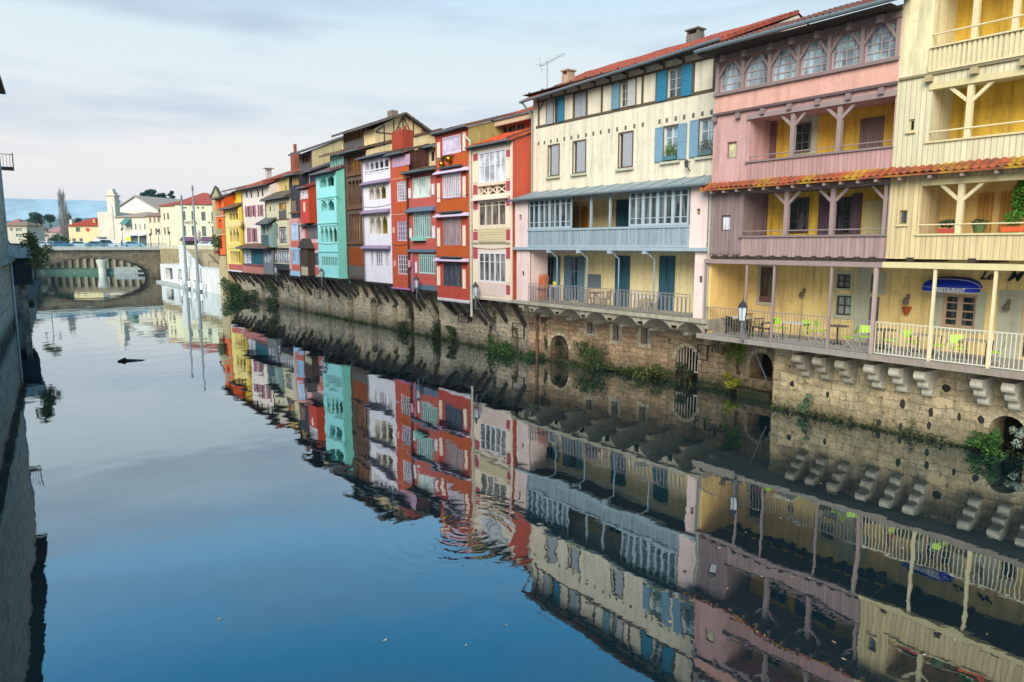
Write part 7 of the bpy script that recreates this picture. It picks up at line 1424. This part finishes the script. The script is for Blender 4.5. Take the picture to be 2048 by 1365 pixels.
def lamp_post(label, x, y, z0, h, arms=1, col='#7a8a8c'):
    T = Thing('street_lamp', label, 'street lamp', (x, y, z0), WRL, 'street lamps of the far quay'); T.part('pole', MB().tube((x, y, z0), (x, y, z0+h), .11, .06, 8), paint(col, .5))
    if arms == 3:
        m = MB().bar((x-1.4, y, z0+h*.78), (x+1.4, y, z0+h*.78), .07); T.part('arm', m, paint(col, .5))
        for dx in (-1.4, 0, 1.4): zz = z0+h*(.78 if dx else 1.0); T.part('lantern', MB().lathe([(.12, 0), (.26, .5), (.08, .8)], x+dx, y, zz, 8), paint('#4a5458', .4))
    else: T.part('lantern', MB().lathe([(.12, 0), (.3, .45), (.05, .7)], x, y, z0+h, 8), paint('#4a5458', .4))
P = ROW.world(s0-.3, 17.3, 0); lamp_post('three armed lamp post on the bridge parapet', P.x, P.y, zd, 5.2, 3)
for (u, Y, h_, lb) in ((90, 200, 4.5, 'pale lamp post left of the yellow house'), (97, 205, 4.6, 'pale lamp post next to it, closer to the hedge'), (246, 178, 4.4, 'dark lamp post in front of the long white building'), (302, 160, 2.8, 'short lamp at the right end of the bridge'), (340, 158, 3.2, 'short lamp with flat hood in front of the cream corner house'), (318, 166, 3.8, 'thin lamp between beige house and cream corner house')): x, y = wpos(u, Y); lamp_post(lb, x, y, 6.2, h_)
x, y = wpos(258, 168); T = Thing('road_sign', 'yellow road sign at the end of the bridge', 'sign', (x, y, 6.2), WRL); T.part('post', MB().tube((x, y, 6.2), (x, y, 8.2), .05), GREYLEAD); T.part('sign_panel', MB().box(x-.55, x+.55, y-.12, y-.06, 8.0, 8.9), paint('#f0e01c', .5, g=1.2, wear=.05))
x, y = wpos(398, 155); T = Thing('parasol', 'closed beige parasol in front of the hotel', 'parasol', (x, y, 6.2), WRL); T.part('pole', MB().tube((x, y, 6.2), (x, y, 8.2), .05), WHT); T.part('canopy', MB().lathe([(.12, 1.6), (.45, 2.6), (.5, 3.6), (.08, 4.2)], x, y, 6.2, 10), paint('#cfc4ac', .7))
leafy = MB(); 
x, z = q(441, 485, 1.0); T = Thing('potted_shrub', 'bushy green plant at the foot of the orange corner house', 'plant', (x, 1.7, z-1.5), ROW); T.part('foliage', MB().leaves((x, 1.6, z), (1.0, .6, 1.1), 420, .14, 91), leafm('#3c6a30', 2)); T.part('pot', MB().lathe([(.3, 0), (.4, .5)], x, 1.6, z-1.6, 8), paint('#8a5a44'))
# one walker on the bridge
def person(label, x, y, z, h=1.72, rot=0):
    me = bpy.data.meshes.new('person'); s_ = h/1.72
    J = [((0,0,.93), .15), ((0,0,1.15), .135), ((0,0,1.38), .16), ((0,0,1.50), .065), ((0,.01,1.60), .095), ((0,.01,1.70), .06), ((.19,0,1.40), .06), ((.24,.03,1.13), .045), ((.22,.14,.90), .033), ((-.19,0,1.40), .06), ((-.24,-.02,1.13), .045), ((-.23,.04,.88), .033), ((.10,.02,.86), .10), ((.11,.12,.48), .065), ((.11,.06,.08), .045), ((.11,.18,.04), .04), ((-.10,0,.86), .10), ((-.11,-.04,.48), .065), ((-.11,-.2,.10), .045), ((-.11,-.10,.04), .04)]
    E = [(0,1),(1,2),(2,3),(3,4),(4,5),(2,6),(6,7),(7,8),(2,9),(9,10),(10,11),(0,12),(12,13),(13,14),(14,15),(0,16),(16,17),(17,18),(18,19)]
    me.from_pydata([(a*s_, b*s_, c*s_) for (a, b, c), _ in J], E, []); o_ = bpy.data.objects.new('person', me); COL.objects.link(o_); sk = o_.modifiers.new('skin', 'SKIN'); o_.modifiers.new('sub', 'SUBSURF').levels = 1; o_.modifiers['sub'].render_levels = 1
    for v_, (_, r_) in zip(me.skin_vertices[0].data, J): v_.radius = (r_, r_)
    me.skin_vertices[0].data[0].use_root = True; me.materials.append(paint('#22333c', .8)); o_.location = (x, y, z); o_.rotation_euler = (0, 0, rot); tag(o_, label, 'person'); return o_
best = None
for k in range(80):
    P = ROW.world(s0+.3, -4+.4*k, 0); uu = 1024+1413*P.x/P.y
    if best is None or abs(uu-243) < best[0]: best = (abs(uu-243), P)
person('person in dark clothes walking across the bridge by the railing', best[1].x, best[1].y, zd, 1.75, 2.2)
# ================================================================== AIR
hz = MB().box(-3800, 2600, -150, 5200, -1.0, 330); t = NT('haze'); t.n.remove(t.b); pv = t.node('ShaderNodeVolumePrincipled'); pv.inputs['Color'].default_value = (.80, .90, 1.0, 1); pv.inputs['Density'].default_value = .00012; pv.inputs['Anisotropy'].default_value = .2; t.l.new(pv.outputs[0], t.out.inputs['Volume'])
HAZE = True
if HAZE: ho = mesh_obj(hz, 'haze', t.m); ho['kind'] = 'stuff'; ho['label'] = 'pale blue air over the distant hills'; ho['category'] = 'haze'
